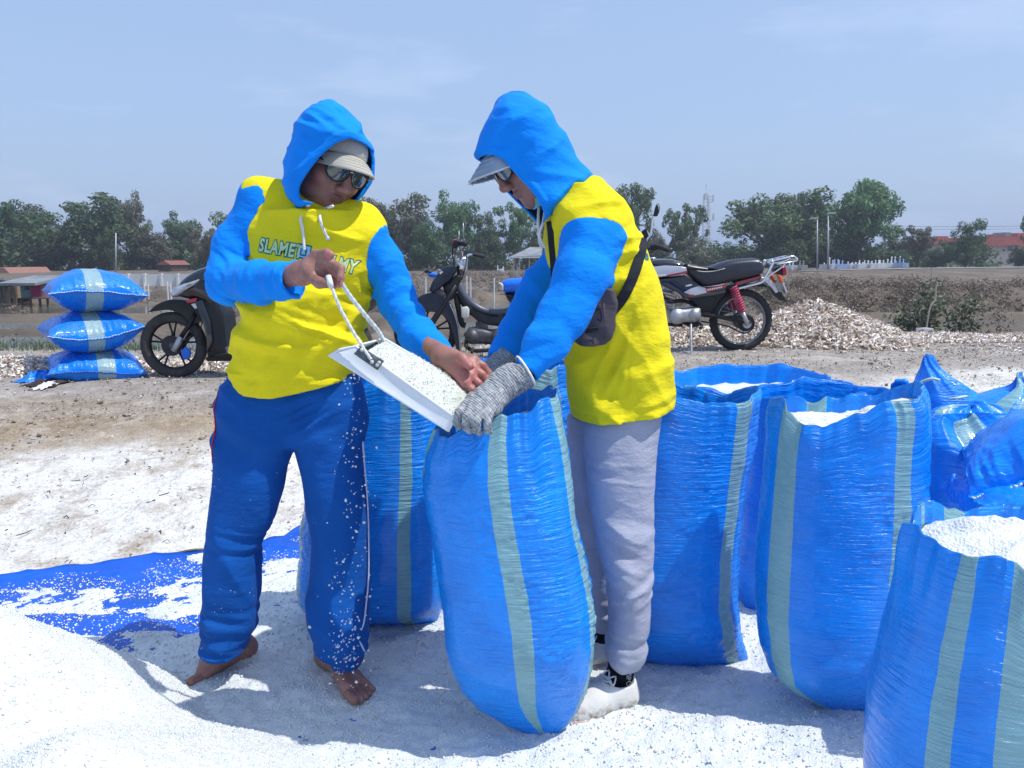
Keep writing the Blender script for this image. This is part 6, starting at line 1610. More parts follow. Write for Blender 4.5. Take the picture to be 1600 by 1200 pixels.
# ---- hood
def poly2(p, poly, Y):
    """signed distance to a polygon traced in the photo, measured in the x,z plane at depth Y"""
    W = np.array([(P(a, b_, Y)[0], P(a, b_, Y)[2]) for a, b_ in poly]); q = p[:, [0, 2]]; d = np.full(len(q), 1e9); ins = np.zeros(len(q), bool)
    for i in range(len(W)):
        a, b_ = W[i], W[(i+1) % len(W)]; ba = b_-a; pa = q-a; h = np.clip((pa @ ba)/(ba @ ba), 0, 1)
        d = np.minimum(d, np.linalg.norm(pa-h[:, None]*ba, axis=1))
        c_ = (a[1] > q[:, 1]) != (b_[1] > q[:, 1]); xx = a[0]+(q[:, 1]-a[1])*ba[0]/(ba[1] if abs(ba[1]) > 1e-9 else 1e-9); ins ^= c_ & (q[:, 0] < xx)
    return np.where(ins, -d, d)
def hood2(loft, extra, poly, Yp, pc_, pn_, foldfn, cutfn, thick=.009):
    def f(p):
        d = loft(p)
        for e in extra: d = smin(d, e(p), e.k)
        od = poly2(p, poly, Yp); fwd = (p-np.array(pc_)) @ nrm(pn_)
        fd = foldfn(p)*ss(.0, .03, od); d = d-fd-.002
        d = d-.0040*np.exp(-((od-.009)/.010)**4)*(fwd > -.03)
        d = np.maximum(d, -(d+thick)); d = np.maximum(d, -np.maximum(od, -fwd)); return np.maximum(d, cutfn(p))
    return f
def hood(prims, openc, F, rx, rz, fr, thick=.007, seed=1, cutfn=None, foldfn=None, rimw=.016, depth0=0.0):
    u = union(prims); oc = np.array(openc)
    def f(p):
        d = u(p)
        if foldfn is not None: d = d-foldfn(p)-.003
        q = (p-oc) @ fr; rad = np.sqrt((q[:, 0]/rx)**2+(q[:, 2]/rz)**2); od = (rad-1)*min(rx, rz)
        fwd = q[:, 1]-depth0
        opening = np.maximum(od, -fwd)
        rim = np.exp(-((od-rimw*.5)/(rimw*.6))**4)*.0035*(fwd > -.02)
        d = d-rim
        inner = d+thick
        d = np.maximum(d, -inner); d = np.maximum(d, -opening)
        if cutfn is not None: d = np.maximum(d, cutfn(p))
        return d
    return f
hA = [RC(A_(511, 202, .02), A_(522, 232, .0), .060, .106, .0), EL(A_(522, 248, .0), (.126, .135, .142), None, .04), RC(A_(514, 172, .02), A_(512, 192, .02), .018, .045, .03), RC(A_(505, 255, .01), A_(496, 290, .0), .108, .094, .04), RC(A_(535, 285, -.03), A_(515, 298, -.06), .07, .065, .03), RC(A_(503, 296, -.04), A_(497, 300, -.03), .075, .07, .03)]
def hfA(p):
    return fold(p, (-.35, -.2, .9), 15, 5, .0055, 41)+fold(p, (.5, .2, .8), 26, 6, .003, 43)+.010*np.exp(-(((p-np.array(A_(520, 172, -.03)))/np.array([.035, .05, .012]))**2).sum(1))
openA = hp(cA, frA, .0, .05, -.048)
lhA = LOFT([(335, 478, 538, YA-.02, .07), (325, 468, 545, YA-.03, .10), (315, 462, 553, YA-.02, .115), (301, 455, 566), (285, 450, 577), (274, 449, 582), (247, 451, 583), (237, 455, 581), (223, 462, 577), (210, 467, 571, YA, .145), (195, 474, 561, YA, .135), (178, 485, 547, YA+.0, .110), (166, 496, 532, YA+.005, .07), (158, 506, 522, YA+.01, .03)], YA-.0, .145, .03, 2.1, sm=2)
plA = [(620, 226), (579, 240), (571, 227), (562, 220), (548, 217), (533, 225), (518, 237), (503, 253), (489, 271), (477, 288), (472, 301), (473, 312), (489, 317), (512, 324), (540, 320), (560, 312), (620, 320)]
isurf('hood', hood2(lhA, [], plA, YA-.10, (P(530, 262, YA)[0], YA-.028, P(530, 262, YA)[2]), (.45, -.85, -.10), hfA, lambda p: -((p-np.array(A_(492, 334, 0))) @ nrm((-.10, .10, 1)))), (-.70, 1.90, 1.26), (-.32, 2.32, 1.64), .0036, 'blue_knit', pA)
# ---- trousers
lgA1 = LOFT([(1012, 320, 384), (1000, 317, 390), (970, 316, 398), (930, 319, 402), (880, 323, 408), (830, 327, 418), (780, 331, 438), (740, 335, 448), (700, 338, 456), (660, 341, 470), (620, 350, 490, YA-.01, .075), (585, 364, 495, YA-.01, .06)], YA-.01, .085, .03, 2.2)
lgA2 = LOFT([(1040, 510, 562, 2.06, .06), (1028, 502, 568, 2.06, .07), (1000, 486, 572, 2.07, .08), (960, 480, 575, 2.09), (900, 484, 577), (850, 489, 577), (800, 482, 576), (750, 474, 573), (700, 462, 569), (660, 450, 566), (620, 445, 562, YA, .075), (585, 450, 556, YA, .06)], YA, .088, .03, 2.2)
def trA(p):
    d = smin(lgA1(p), lgA2(p), .018)
    hip = LOFT_hipA(p); d = smin(d, hip, .03)
    f = fold(p, (.9, 0, .35), 9, 2.5, .0060, 51)*ss(.75, .35, p[:, 2])+fold(p, (.55, 0, .83), 10, 2.5, .006, 53)*ss(.55, .8, p[:, 2])
    for cc_, a_ in ((A_(350, 975), .012), (A_(530, 1010), .014), (A_(400, 850), .006)):
        w_ = np.exp(-(((p-np.array(cc_))/np.array([.1, .15, .065]))**2).sum(1)); f += fold(p, (.25, 0, .97), 30, 5, a_, 57)*w_
    c_ = np.array(A_(470, 655, -.08)); w_ = np.exp(-(((p-c_)/np.array([.10, .2, .06]))**2).sum(1)); f += fold(p, (-.45, 0, .9), 26, 4, .007, 61)*w_
    return d-f
LOFT_hipA = LOFT([(690, 348, 562), (650, 348, 562), (620, 353, 560), (590, 368, 556), (570, 378, 546)], YA, .082, .03, 2.4)
isurf('trousers', trA, (-.90, 1.90, .05), (-.33, 2.30, .95), .0045, 'navy_trouser', pA)
# side piping + printed flames near the hem
m = MB(); m.tube(smoothcurve([A_(567, 690, -.03), A_(570, 730, -.02), A_(574, 780, -.02), A_(576, 830, -.02), A_(576, 900, -.03), A_(572, 945, -.05), A_(568, 975, -.07), A_(560, 995, -.09), A_(566, 1010, -.09), A_(572, 1022, -.07)], 6), .0042, 8, flat=.6)
m.build('piping', M['piping_white'], pA, True)
def surf_y(objname_fn, x, z, y0=1.5, y1=2.4):
    """first hit of an implicit surface marching away from the camera"""
    ys_ = np.arange(y0, y1, .0015); p = np.stack([np.full_like(ys_, x), ys_, np.full_like(ys_, z)], 1); d = objname_fn(p); i = np.argmax(d < 0); return ys_[i] if (d < 0).any() else None
rr = random.Random(12); m1 = MB(); m2 = MB()
for k in range(80):
    px = rr.uniform(535, 572); py = rr.uniform(930, 1030)
    q = A_(px, py); y = surf_y(trA, q[0], q[2], 1.9)
    if y is None: continue
    s0_ = rr.uniform(.2, .75); (m1 if k % 20 else m2).add([(q[0]+a*s0_, y-.0015, q[2]+b_*s0_) for a, b_ in ((-.004, -.006), (.003, -.004), (.006+.004*rr.random(), .008), (-.001, .004))], [(0, 1, 2, 3)])
m1.build('printed_motif', M['piping_white'], pA); m2.build('printed_motif', M['red_print'], pA)
m = MB(); pp = []
for k in range(14):
    q = A_(347-k*.25, 598+k*9); y = surf_y(trA, q[0], q[2], 1.9)
    if y is not None: pp.append((q[0], y-.001, q[2]))
m.tube(pp, [.0065*(1-.5*abs(i/7-1)) for i in range(len(pp))], 6, flat=.4)
m.build('side_print', M['red_print'], pA)

# ---- cap, glasses, cords
def cap(c, fr, parent, crown_mat, brim_mat, tip=.075, roll=0.0, up=.068, frayed=None, tiltu=0.0, sc=1.0, bw=.074, droop=.032, bu=.0):
    c = np.asarray(c)
    nu_, nv_ = 40, 14; V = []
    for j in range(nv_):
        a = j/(nv_-1)*math.pi/2*1.02
        for i in range(nu_):
            t = 2*math.pi*i/nu_; V.append(hp(c, fr, .081*sc*math.cos(t)*math.cos(a), -.006+.100*sc*math.sin(t)*math.cos(a), .036+.080*math.sin(a)))
    F = grid_faces(nu_, nv_, True); o = mk('cap_crown', V, F, M[crown_mat], parent); 
    s = o.modifiers.new('solid', 'SOLIDIFY'); s.thickness = .003; s.offset = 1
    ni, nj = 34, 12; V = []
    for j in range(nj):
        w_ = j/(nj-1)
        for i in range(ni):
            t = (i/(ni-1)-.5)*2; ang = math.pi/2-t*1.15
            x0 = .085*sc*math.cos(ang); f0 = -.004+.103*sc*math.sin(ang)
            ext = tip*(1-abs(t)**2.6)**.6
            x1 = x0*(1-.02*w_); f1 = f0+ext*w_
            dz = -droop*(abs(t)**2)*1.3-.010*w_*w_-.12*w_*tip+tiltu*w_*tip
            V.append(hp(c, fr, x1, f1, .046+dz+.004+bu))
    o = mk('cap_brim', V, grid_faces(ni, nj), [M[brim_mat], M['cap_brown' if brim_mat == 'cap_beige' else 'strap_black']], parent)
    s = o.modifiers.new('solid', 'SOLIDIFY'); s.thickness = .004; s.offset = 0; s.material_offset = 0
    edge = [V[(nj-1)*ni+i] for i in range(ni)]
    m = MB(); m.tube(edge, .0028, 6); m.build('brim_edge', M[frayed or brim_mat], parent, True)
    if frayed:
        m = MB(); r_ = random.Random(3)
        for e in edge[3:-3]:
            for q in range(4): m.tube([e, Vector(e)+Vector((r_.uniform(-.006, .006), r_.uniform(-.006, .006), r_.uniform(-.006, .004)))], .0009, 3)
        m.build('frayed_threads', M['lamp_white'], parent)
    # stitch rows on the brim
    m = MB()
    for jj in range(3, nj-1, 2): m.tube([Vector(V[jj*ni+i])+Vector(fr[:, 2])*.0026 for i in range(2, ni-2)], .0007, 4)
    m.build('brim_stitching', M['cap_frayed' if frayed else 'cap_beige'], parent, True)
def glasses(c, fr, parent, lens_mat):
    g = MB()
    for sx_ in (-1, 1):
        V = []; ni = 36
        for k in range(6):
            r_ = k/5
            for i in range(ni):
                t = 2*math.pi*i/ni; x = sx_*.034+sx_*-.002*math.sin(t)+.030*r_*math.cos(t)*(1-.12*math.sin(t)*-1*.5); u = .002+.0255*r_*math.sin(t)
                xx = abs(x); f = .112-.0*r_-7.0*max(0, xx-.012)**2
                V.append(hp(c, fr, x, f+.002*(1-r_*r_), u))
        o = mk('lens', V, grid_faces(ni, 6, True), M[lens_mat], parent); s = o.modifiers.new('solid', 'SOLIDIFY'); s.thickness = .002
        m = MB(); m.tube([V[5*ni+i] for i in range(ni)], .0015, 6, closed=True); m.build('lens_rim', M['dark_metal'], parent, True)
        m = MB(); m.tube([hp(c, fr, sx_*.063, .094, .012), hp(c, fr, sx_*.078, .06, .012), hp(c, fr, sx_*.082, 0, .008)], [.0040, .0034, .002], 6); m.build('temple_arm', M['dark_metal'], parent, True)
    m = MB(); m.tube([hp(c, fr, -.006, .113, .012), hp(c, fr, 0, .115, .014), hp(c, fr, .006, .113, .012)], .0018, 6); m.tube([hp(c, fr, -.02, .110, .024), hp(c, fr, 0, .113, .025), hp(c, fr, .02, .110, .024)], .0014, 6)
    m.build('bridge', M['chrome'], parent, True)
def lensmat(name, c1, c2):
    m, nt, b = newmat(name); n = noise_n(nt, coords(nt), 18, 2)
    nt.links.new(ramp(nt, n, [(.35, c1), (.65, c2)]), b.inputs['Base Color']); b.inputs['Roughness'].default_value = .06; b.inputs['Specular IOR Level'].default_value = .9; b.inputs['Coat Weight'].default_value = .8; return m
M['lens_green'] = lensmat('lens_green', (.006, .010, .012), (.05, .07, .055)); M['lens_blue'] = lensmat('lens_blue', (.004, .010, .03), (.05, .10, .16))
cap(cA, frA, pA, 'cap_beige', 'cap_beige', tip=.070, droop=.026); glasses(cA, frA, pA, 'lens_green')
def cord(parent, pts, r=.0038):
    m = MB(); m.tube(smoothcurve(pts, 8), r, 8); m.build('drawstring', M['white_cord'], parent, True)
def onA(px, py, off=.006, fn=None):
    q = A_(px, py); y = surf_y(fn or shirtA_torso, q[0], q[2], 1.8) or YA-.1; return (q[0], y-off, q[2])
cord(pA, [A_(483, 320, -.13), onA(487, 328), onA(489, 345), onA(491, 365), onA(493, 392)])
cord(pA, [A_(520, 322, -.14), onA(517, 330), onA(517, 342), onA(521, 357), onA(526, 371)])
m = MB(); m.tube([onA(526, 371, .006), onA(529, 376, .006)], .0055, 6); m.build('cord_knot', M['white_cord'], pA, True)
# ---- printed lettering on the chest, laid on the cloth
def flat_text(txt, size, mat, place, name, parent, off=.0, bold=.0, shear=0.0, grid=.006, extr=0.0, sp=1.0):
    cu = bpy.data.curves.new(name, 'FONT'); cu.body = txt; cu.size = size; cu.offset = bold; cu.shear = shear; cu.space_character = sp; cu.resolution_u = 3
    ob = bpy.data.objects.new(name, cu); COL.objects.link(ob); dg = bpy.context.evaluated_depsgraph_get(); me = bpy.data.meshes.new_from_object(ob.evaluated_get(dg)); bpy.data.objects.remove(ob)
    bm = bmesh.new(); bm.from_mesh(me); xs = [v.co.x for v in bm.verts]; ys = [v.co.y for v in bm.verts]
    for k in range(int((max(xs)-min(xs))/grid)): bmesh.ops.bisect_plane(bm, geom=bm.verts[:]+bm.edges[:]+bm.faces[:], plane_co=(min(xs)+k*grid, 0, 0), plane_no=(1, 0, 0))
    for k in range(int((max(ys)-min(ys))/grid)): bmesh.ops.bisect_plane(bm, geom=bm.verts[:]+bm.edges[:]+bm.faces[:], plane_co=(0, min(ys)+k*grid, 0), plane_no=(0, 1, 0))
    for v in bm.verts: v.co = Vector(place(v.co.x, v.co.y, off))
    bm.to_mesh(me); bm.free(); me.materials.clear(); me.materials.append(M[mat]); me.polygons.foreach_set('use_smooth', np.ones(len(me.polygons), bool))
    o = bpy.data.objects.new(name, me); COL.objects.link(o); par(o, parent); return o
_c = {}
def placeA(ox, oy, ang, fn=None, amax=.02):
    q0 = A_(ox, oy)
    def f(x, y, off):
        x = x*.66; a = ang; X_ = q0[0]+x*math.cos(a)-y*math.sin(a); Z_ = q0[2]+x*math.sin(a)+y*math.cos(a)
        key = (round(X_, 4), round(Z_, 4))
        if key not in _c: _c[key] = surf_y(shirtA_torso, X_, Z_, 1.86, 2.2) or 2.0
        return (X_, _c[key]-.0016-off, Z_)
    return f
S_ = .047
for txt, ox, oy, an in (('SLAMET', 420, 392, -.17), ('HELMY', 506, 412, -.24)):
    flat_text(txt, S_, 'print_dark', placeA(ox, oy, an), 'printed_outline', pA, 0, bold=.0044, shear=.12, sp=1.13)
    flat_text(txt, S_, 'print_pale', placeA(ox, oy, an), 'printed_lettering', pA, .0008, bold=.0016, shear=.12, sp=1.13)
# small framed emblem between the two words
pl = placeA(479, 406, -.2)
def patch(x0, x1, y0, y1, off, mat, name):
    nx = 8; V = [pl(x0+(x1-x0)*i/nx, y0+(y1-y0)*j/nx, off) for j in range(nx+1) for i in range(nx+1)]; mk(name, V, grid_faces(nx+1, nx+1), M[mat], pA)
patch(.0, .055, .006, .044, 0, 'print_dark', 'emblem_frame'); patch(.004, .051, .010, .040, .0006, 'print_sky', 'emblem_field'); patch(.014, .040, .014, .032, .0012, 'print_dark', 'emblem_motif'); patch(.020, .034, .018, .028, .0018, 'print_sky', 'emblem_motif')
print('A', time.time()-T0)
# ================================================================== RIGHT WORKER
YBm = 2.08
def B_(px, py, dy=0.0): return P(px, py, YBm+dy)
cB = np.array(B_(830, 240, 0)); frB = headframe((-.78, -.30, -.55), (-.50, -.05, .86))
pB = thing('person', (P(960, 1090, 2.08)[0], 2.08, 0.0), 'right worker in blue hood, grey trousers and knit gloves, bending over the sack', 'person')
wN = B_(812, 582, -.26); wF = B_(800, 540, .04)
bodyB = head_prims(cB, frB, .98)
bodyB += [RC(hp(cB, frB, 0, -.02, -.05), B_(905, 325, 0), .055, .062, .03),
          LOFT([(610, 915, 1005), (600, 915, 1005), (500, 890, 1010), (420, 885, 985), (350, 890, 965)], YBm, .13, .04),
          RC(B_(925, 378, -.12), B_(888, 485, -.20), .040, .038, .03), RC(B_(888, 485, -.20), B_(856, 535, -.24), .036, .034, .02), RC(B_(856, 535, -.24), wN, .034, .025, .02),
          RC(B_(900, 380, .10), B_(842, 452, .12), .038, .036, .03), RC(B_(842, 452, .12), B_(812, 515, .08), .036, .034, .02), RC(B_(812, 515, .08), wF, .032, .028, .02),
          RC(B_(970, 670, -.08), B_(975, 850, -.10), .060, .052, .03), RC(B_(975, 850, -.10), B_(972, 1000, -.09), .046, .030, .02),
          RC(B_(945, 670, .07), B_(935, 850, .10), .060, .052, .03), RC(B_(935, 850, .10), B_(936, 930, .10), .046, .032, .02)]
lipB = np.array(hp(cB, frB, 0, .10, -.067))
isurf('body', bodyfn(bodyB, cB, frB), (-.12, 1.74, .05), (.56, 2.34, 1.66), .0042, 'skin_tan', pB,
      {'pink': lambda V: np.zeros(len(V)), 'salt': lambda V: np.zeros(len(V)), 'lips': lambda V: ball(lipB, .012, .026)(V)*(np.abs((V-lipB) @ frB[:, 2]) < .012)*.6})
# ---- shirt
torB = LOFT([(676, 894, 1036), (650, 889, 1041), (620, 887, 1045), (580, 886, 1045), (540, 884, 1042), (500, 880, 1036), (460, 872, 1027), (430, 866, 1017), (400, 860, 1006), (370, 856, 997), (345, 856, 988), (322, 862, 972), (305, 874, 950), (292, 886, 925)], YBm, .155, .03, 2.3)
def shirtB_all(p):
    d = torB(p)
    for q in (RC(B_(925, 330, -.04), B_(925, 350, -.13), .07, .055, .04), RC(B_(925, 330, .04), B_(900, 360, .13), .07, .055, .04)): d = smin(d, q(p), q.k)
    return d
def armB_Nu(p): return smin(RC(B_(926, 374, -.135), B_(910, 430, -.17), .072, .066)(p), RC(B_(910, 430, -.17), B_(884, 490, -.205), .066, .060)(p), .02)
def armB_Fu(p): return RC(B_(905, 375, .12), B_(845, 450, .12), .062, .056)(p)
def drapeB(p):
    f = fold(p, (.8, 0, .45), 10, 2.6, .0100, 103)+fold(p, (-.25, 0, 1), 12, 3, .0045, 105)
    c_ = np.array(B_(960, 560, -.12)); w_ = np.exp(-(((p-c_)/np.array([.05, .3, .12]))**2).sum(1)); f += fold(p, (.9, 0, -.4), 24, 4, .009, 107)*w_
    c_ = np.array(B_(965, 420, -.12)); w_ = np.exp(-(((p-c_)/np.array([.06, .3, .10]))**2).sum(1)); f += fold(p, (-.4, 0, .9), 28, 4, .006, 109)*w_
    return f
def shirtB_torso(p):
    t0_ = shirtB_all(p); g1 = armB_Nu(p); g2 = armB_Fu(p)
    d = np.maximum(smin(smin(t0_-drapeB(p), g1, .03), g2, .03), -np.minimum(g1-t0_, g2-t0_)-.004)
    x = p[:, 0]; hz = p[:, 2]-(B_(905, 668, -.15)[2]+.12*np.clip(x-B_(905, 668)[0], 0, 1)+.06*(p[:, 1]-YBm+.15))
    inner = d+.012; d = np.maximum(d, -hz); d = np.maximum(d, -np.maximum(inner, hz-.035)); 
    # hem stitch groove
    d = d+.0022*np.exp(-((hz-.024)/.005)**2)
    # side seam
    sx_ = p[:, 0]-(B_(968, 600)[0]+.05*(p[:, 2]-1.0)); d = d+.0018*np.exp(-(sx_/.004)**2)*(p[:, 1] < YBm)*(p[:, 2] < 1.13)
    return d
isurf('shirt_body', shirtB_torso, (.02, 1.86, .78), (.50, 2.32, 1.52), .0045, 'yellow_knit', pB)
def armB_N(p):
    d = RC(B_(918, 410, -.16), B_(910, 430, -.18), .064, .066)(p)
    d = smin(d, RC(B_(912, 430, -.18), B_(884, 490, -.205), .066, .060)(p), .02)
    d = smin(d, RC(B_(884, 490, -.205), B_(856, 535, -.24), .059, .053)(p), .025)
    d = smin(d, RC(B_(856, 535, -.24), B_(826, 575, -.265), .050, .038)(p), .02); return d
def armB_F(p):
    d = RC(B_(880, 410, .12), B_(845, 450, .12), .060, .056)(p)
    d = smin(d, RC(B_(845, 450, .12), B_(812, 515, .08), .056, .048)(p), .02)
    d = smin(d, RC(B_(812, 515, .08), B_(786, 560, .01), .048, .040)(p), .02); return d
def foldsBN(p): 
    ax = nrm(np.array(B_(856, 535, -.24))-np.array(B_(928, 378, -.15)))
    c_ = np.array(B_(838, 560, -.25)); w_ = np.exp(-(((p-c_)/.06)**2).sum(1))
    return fold(p, (ax[2]*-1, 0, ax[0]), 16, 2.2, .0028, 121)+fold(p, (-.2, 0, 1), 32, 6, .006, 123)*w_+fold(p, ax, 12, 5, .0012, 125)
def foldsBF(p):
    return fold(p, (.8, 0, .6), 16, 3.0, .004, 131)+fold(p, (.3, 0, 1), 14, 5, .003, 133)
isurf('sleeve', mk_sleeve(armB_N, B_(822, 581, -.27), np.array(B_(826, 575, -.27))-np.array(B_(856, 535, -.24)), foldsBN, armB_Nu, shirtB_all, drapeB, 0.0), (-.05, 1.70, .90), (.36, 2.06, 1.44), .0040, 'blue_knit', pB)
isurf('sleeve', mk_sleeve(armB_F, B_(783, 565, .0), np.array(B_(786, 560, .01))-np.array(B_(812, 515, .08)), foldsBF, armB_Fu, shirtB_all, drapeB, 0.0), (-.12, 1.98, .90), (.32, 2.32, 1.44), .0042, 'blue_knit', pB)
# ---- hood
hB = [RC(B_(805, 191, .0), B_(818, 235, .0), .080, .104, .0), RC(B_(818, 235, 0), B_(858, 275, .0), .102, .084, .04), RC(B_(862, 275, 0), B_(890, 305, .0), .084, .076, .04), RC(B_(862, 285, -.0), B_(860, 322, -.01), .075, .050, .04), RC(B_(796, 228, 0), B_(792, 240, 0), .074, .068, .03), RC(B_(800, 160, 0), B_(803, 175, 0), .025, .04, .03), RC(B_(845, 290, .0), B_(852, 318, .0), .06, .045, .03)]
def hfB(p):
    f = fold(p, (.2, .1, .95), 15, 5, .005, 141)+fold(p, (-.7, 0, .7), 13, 4, .005, 143)
    f += .010*np.exp(-(((p-np.array(B_(795, 172, -.06)))/np.array([.03, .06, .012]))**2).sum(1)); return f
openB = hp(cB, frB, .0, .070, -.040)
lhB = LOFT([(352, 842, 868, YBm-.02, .05), (342, 834, 880, YBm-.01, .07), (333, 826, 888, YBm, .09), (320, 813, 900), (305, 798, 912), (290, 783, 920), (275, 768, 922), (260, 757, 915), (245, 745, 905), (237, 747, 900), (217, 750, 884), (197, 753, 869), (180, 762, 858, YBm, .105), (167, 770, 850, YBm, .09), (155, 777, 838, YBm, .065), (148, 786, 830, YBm, .04), (143, 799, 821, YBm, .015)], YBm, .12, .03, 2.1, sm=2)
plB = [(690, 243), (746, 242), (758, 240), (772, 242), (787, 250), (806, 273), (825, 293), (841, 313), (852, 336), (846, 352), (820, 380), (690, 380)]
isurf('hood', hood2(lhB, [], plB, YBm-.10, B_(800, 290, .02), (-.15, -1, -.05), hfB, lambda p: -((p-np.array(B_(888, 314, 0))) @ nrm((-.64, 0, .76)))), (-.14, 1.90, 1.20), (.32, 2.28, 1.67), .0036, 'blue_knit', pB)
cap(cB, frB, pB, 'cap_grey', 'cap_grey', tip=.088, frayed='cap_frayed', droop=.026, bu=.012, tiltu=-.16, sc=.95); glasses(cB, frB, pB, 'lens_blue')
m = MB()
V = []
for j in range(10):
    for i in range(20):
        t = (i/19-.5)*2.3; V.append(hp(cB, frB, .058*math.sin(t)*(1-.25*j/9), .026+.062*math.cos(t)*(1-.2*j/9), -.088-.035*j/9))
mk('face_mask', V, grid_faces(20, 10), M['mask_blue'], pB)
def onB(px, py, off=.006):
    q = B_(px, py); y = surf_y(shirtB_torso, q[0], q[2], 1.7) or YBm-.1; return (q[0], y-off, q[2])
cord(pB, [B_(842, 325, -.03), B_(841, 345, -.05), B_(842, 362, -.06), B_(843, 378, -.06), B_(848, 388, -.06)])
cord(pB, [B_(851, 332, -.05), B_(848, 350, -.07), B_(843, 365, -.075), B_(846, 377, -.075), B_(853, 388, -.07)])
m = MB(); m.tube([B_(841, 364, -.068), B_(845, 369, -.072)], .0065, 6); m.build('cord_knot', M['white_cord'], pB, True)
# ---- trousers
lgB1 = LOFT([(1034, 954, 1002, 1.98, .055), (1026, 948, 1008, 1.98, .075), (1008, 948, 1012, 1.98, .08), (985, 952, 1014, 1.98), (950, 954, 1017, 1.98), (900, 948, 1019, 1.98), (860, 938, 1019, 1.99), (820, 930, 1018, 1.99), (780, 922, 1018, 2.0), (740, 918, 1020, 2.0), (700, 916, 1024, 2.01), (665, 914, 1028, 2.02), (630, 912, 1032, 2.03)], 2.0, .085, .02, 2.2)
lgB2 = LOFT([(975, 922, 955, 2.20, .055), (965, 916, 962, 2.20, .07), (930, 915, 965, 2.20), (860, 905, 970, 2.19), (780, 895, 990, 2.18), (700, 888, 1000, 2.16), (650, 888, 1010, 2.14)], 2.17, .085, .03, 2.2)
def trB(p):
    d = smin(lgB1(p), lgB2(p), .02)
    f = fold(p, (.95, 0, .2), 8, 2.2, .005, 151)
    for cc_, sz_, a_, ax in ((B_(965, 850, -.1), (.08, .2, .09), .011, (.45, 0, .9)), (B_(980, 1005, -.1), (.08, .2, .05), .007, (.1, 0, 1)), (B_(985, 905, -.1), (.06, .2, .05), .008, (-.5, 0, .85)), (B_(960, 720, -.1), (.1, .2, .08), .005, (.2, 0, 1))):
        w_ = np.exp(-(((p-np.array(cc_))/np.array(sz_))**2).sum(1)); f += fold(p, ax, 24, 4.5, a_, 155)*w_
    # side seam
    d = d-f
    sx_ = p[:, 0]-B_(1016, 800, -.1)[0]
    return d
isurf('trousers', trB, (.06, 1.88, .08), (.46, 2.30, .93), .0045, 'grey_trouser', pB)
# ---- socks and shoes
sk = union([RC(B_(975, 1020, -.10), B_(962, 1075, -.115), .040, .037, .02), RC(B_(962, 1075, -.115), B_(950, 1085, -.12), .036, .04, .02)])
sk1 = LOFT([(1092, 938, 990), (1078, 938, 990), (1060, 945, 990), (1040, 950, 990), (1015, 953, 992)], 1.985, .038, .02, 2.1)
isurf('sock', lambda p: sk1(p)-fold(p, (.5, 0, .87), 90, 8, .0018, 161), (.16, 1.90, .02), (.40, 2.10, .25), .0035, 'sock_black', pB)
sk2 = LOFT([(1045, 918, 962), (1010, 918, 958), (980, 920, 955), (955, 922, 952)], 2.20, .036, .02, 2.1)
isurf('sock', lambda p: sk2(p)-fold(p, (.2, 0, 1), 80, 8, .0015, 163), (.14, 2.10, .08), (.40, 2.30, .34), .0038, 'sock_black', pB)
def shoemat():
    m, nt, b = newmat('canvas_white'); v = coords(nt); n = noise_n(nt, v, 45, 6, .65); g = N(nt, 'ShaderNodeNewGeometry'); s = N(nt, 'ShaderNodeSeparateXYZ'); nt.links.new(g.outputs['Position'], s.inputs[0])
    low = ramp(nt, s.outputs[2], [(.045, (1, 1, 1)), (.080, (0, 0, 0))]); f = math_n(nt, 'MULTIPLY', low, ramp(nt, n, [(.48, (0, 0, 0)), (.62, (1, 1, 1))]))
    nt.links.new(mixrgb(nt, f, (.66, .65, .60), (.20, .13, .07)), b.inputs['Base Color']); b.inputs['Roughness'].default_value = .8
    bump(nt, b, noise_n(nt, v, 500, 2), .3, .0008, bump(nt, b, n, .4, .003)); return m
M['canvas_white'] = shoemat(); M['shoe_sole'] = simple('shoe_sole', (.45, .34, .30), .8, var=.2, vs=40)
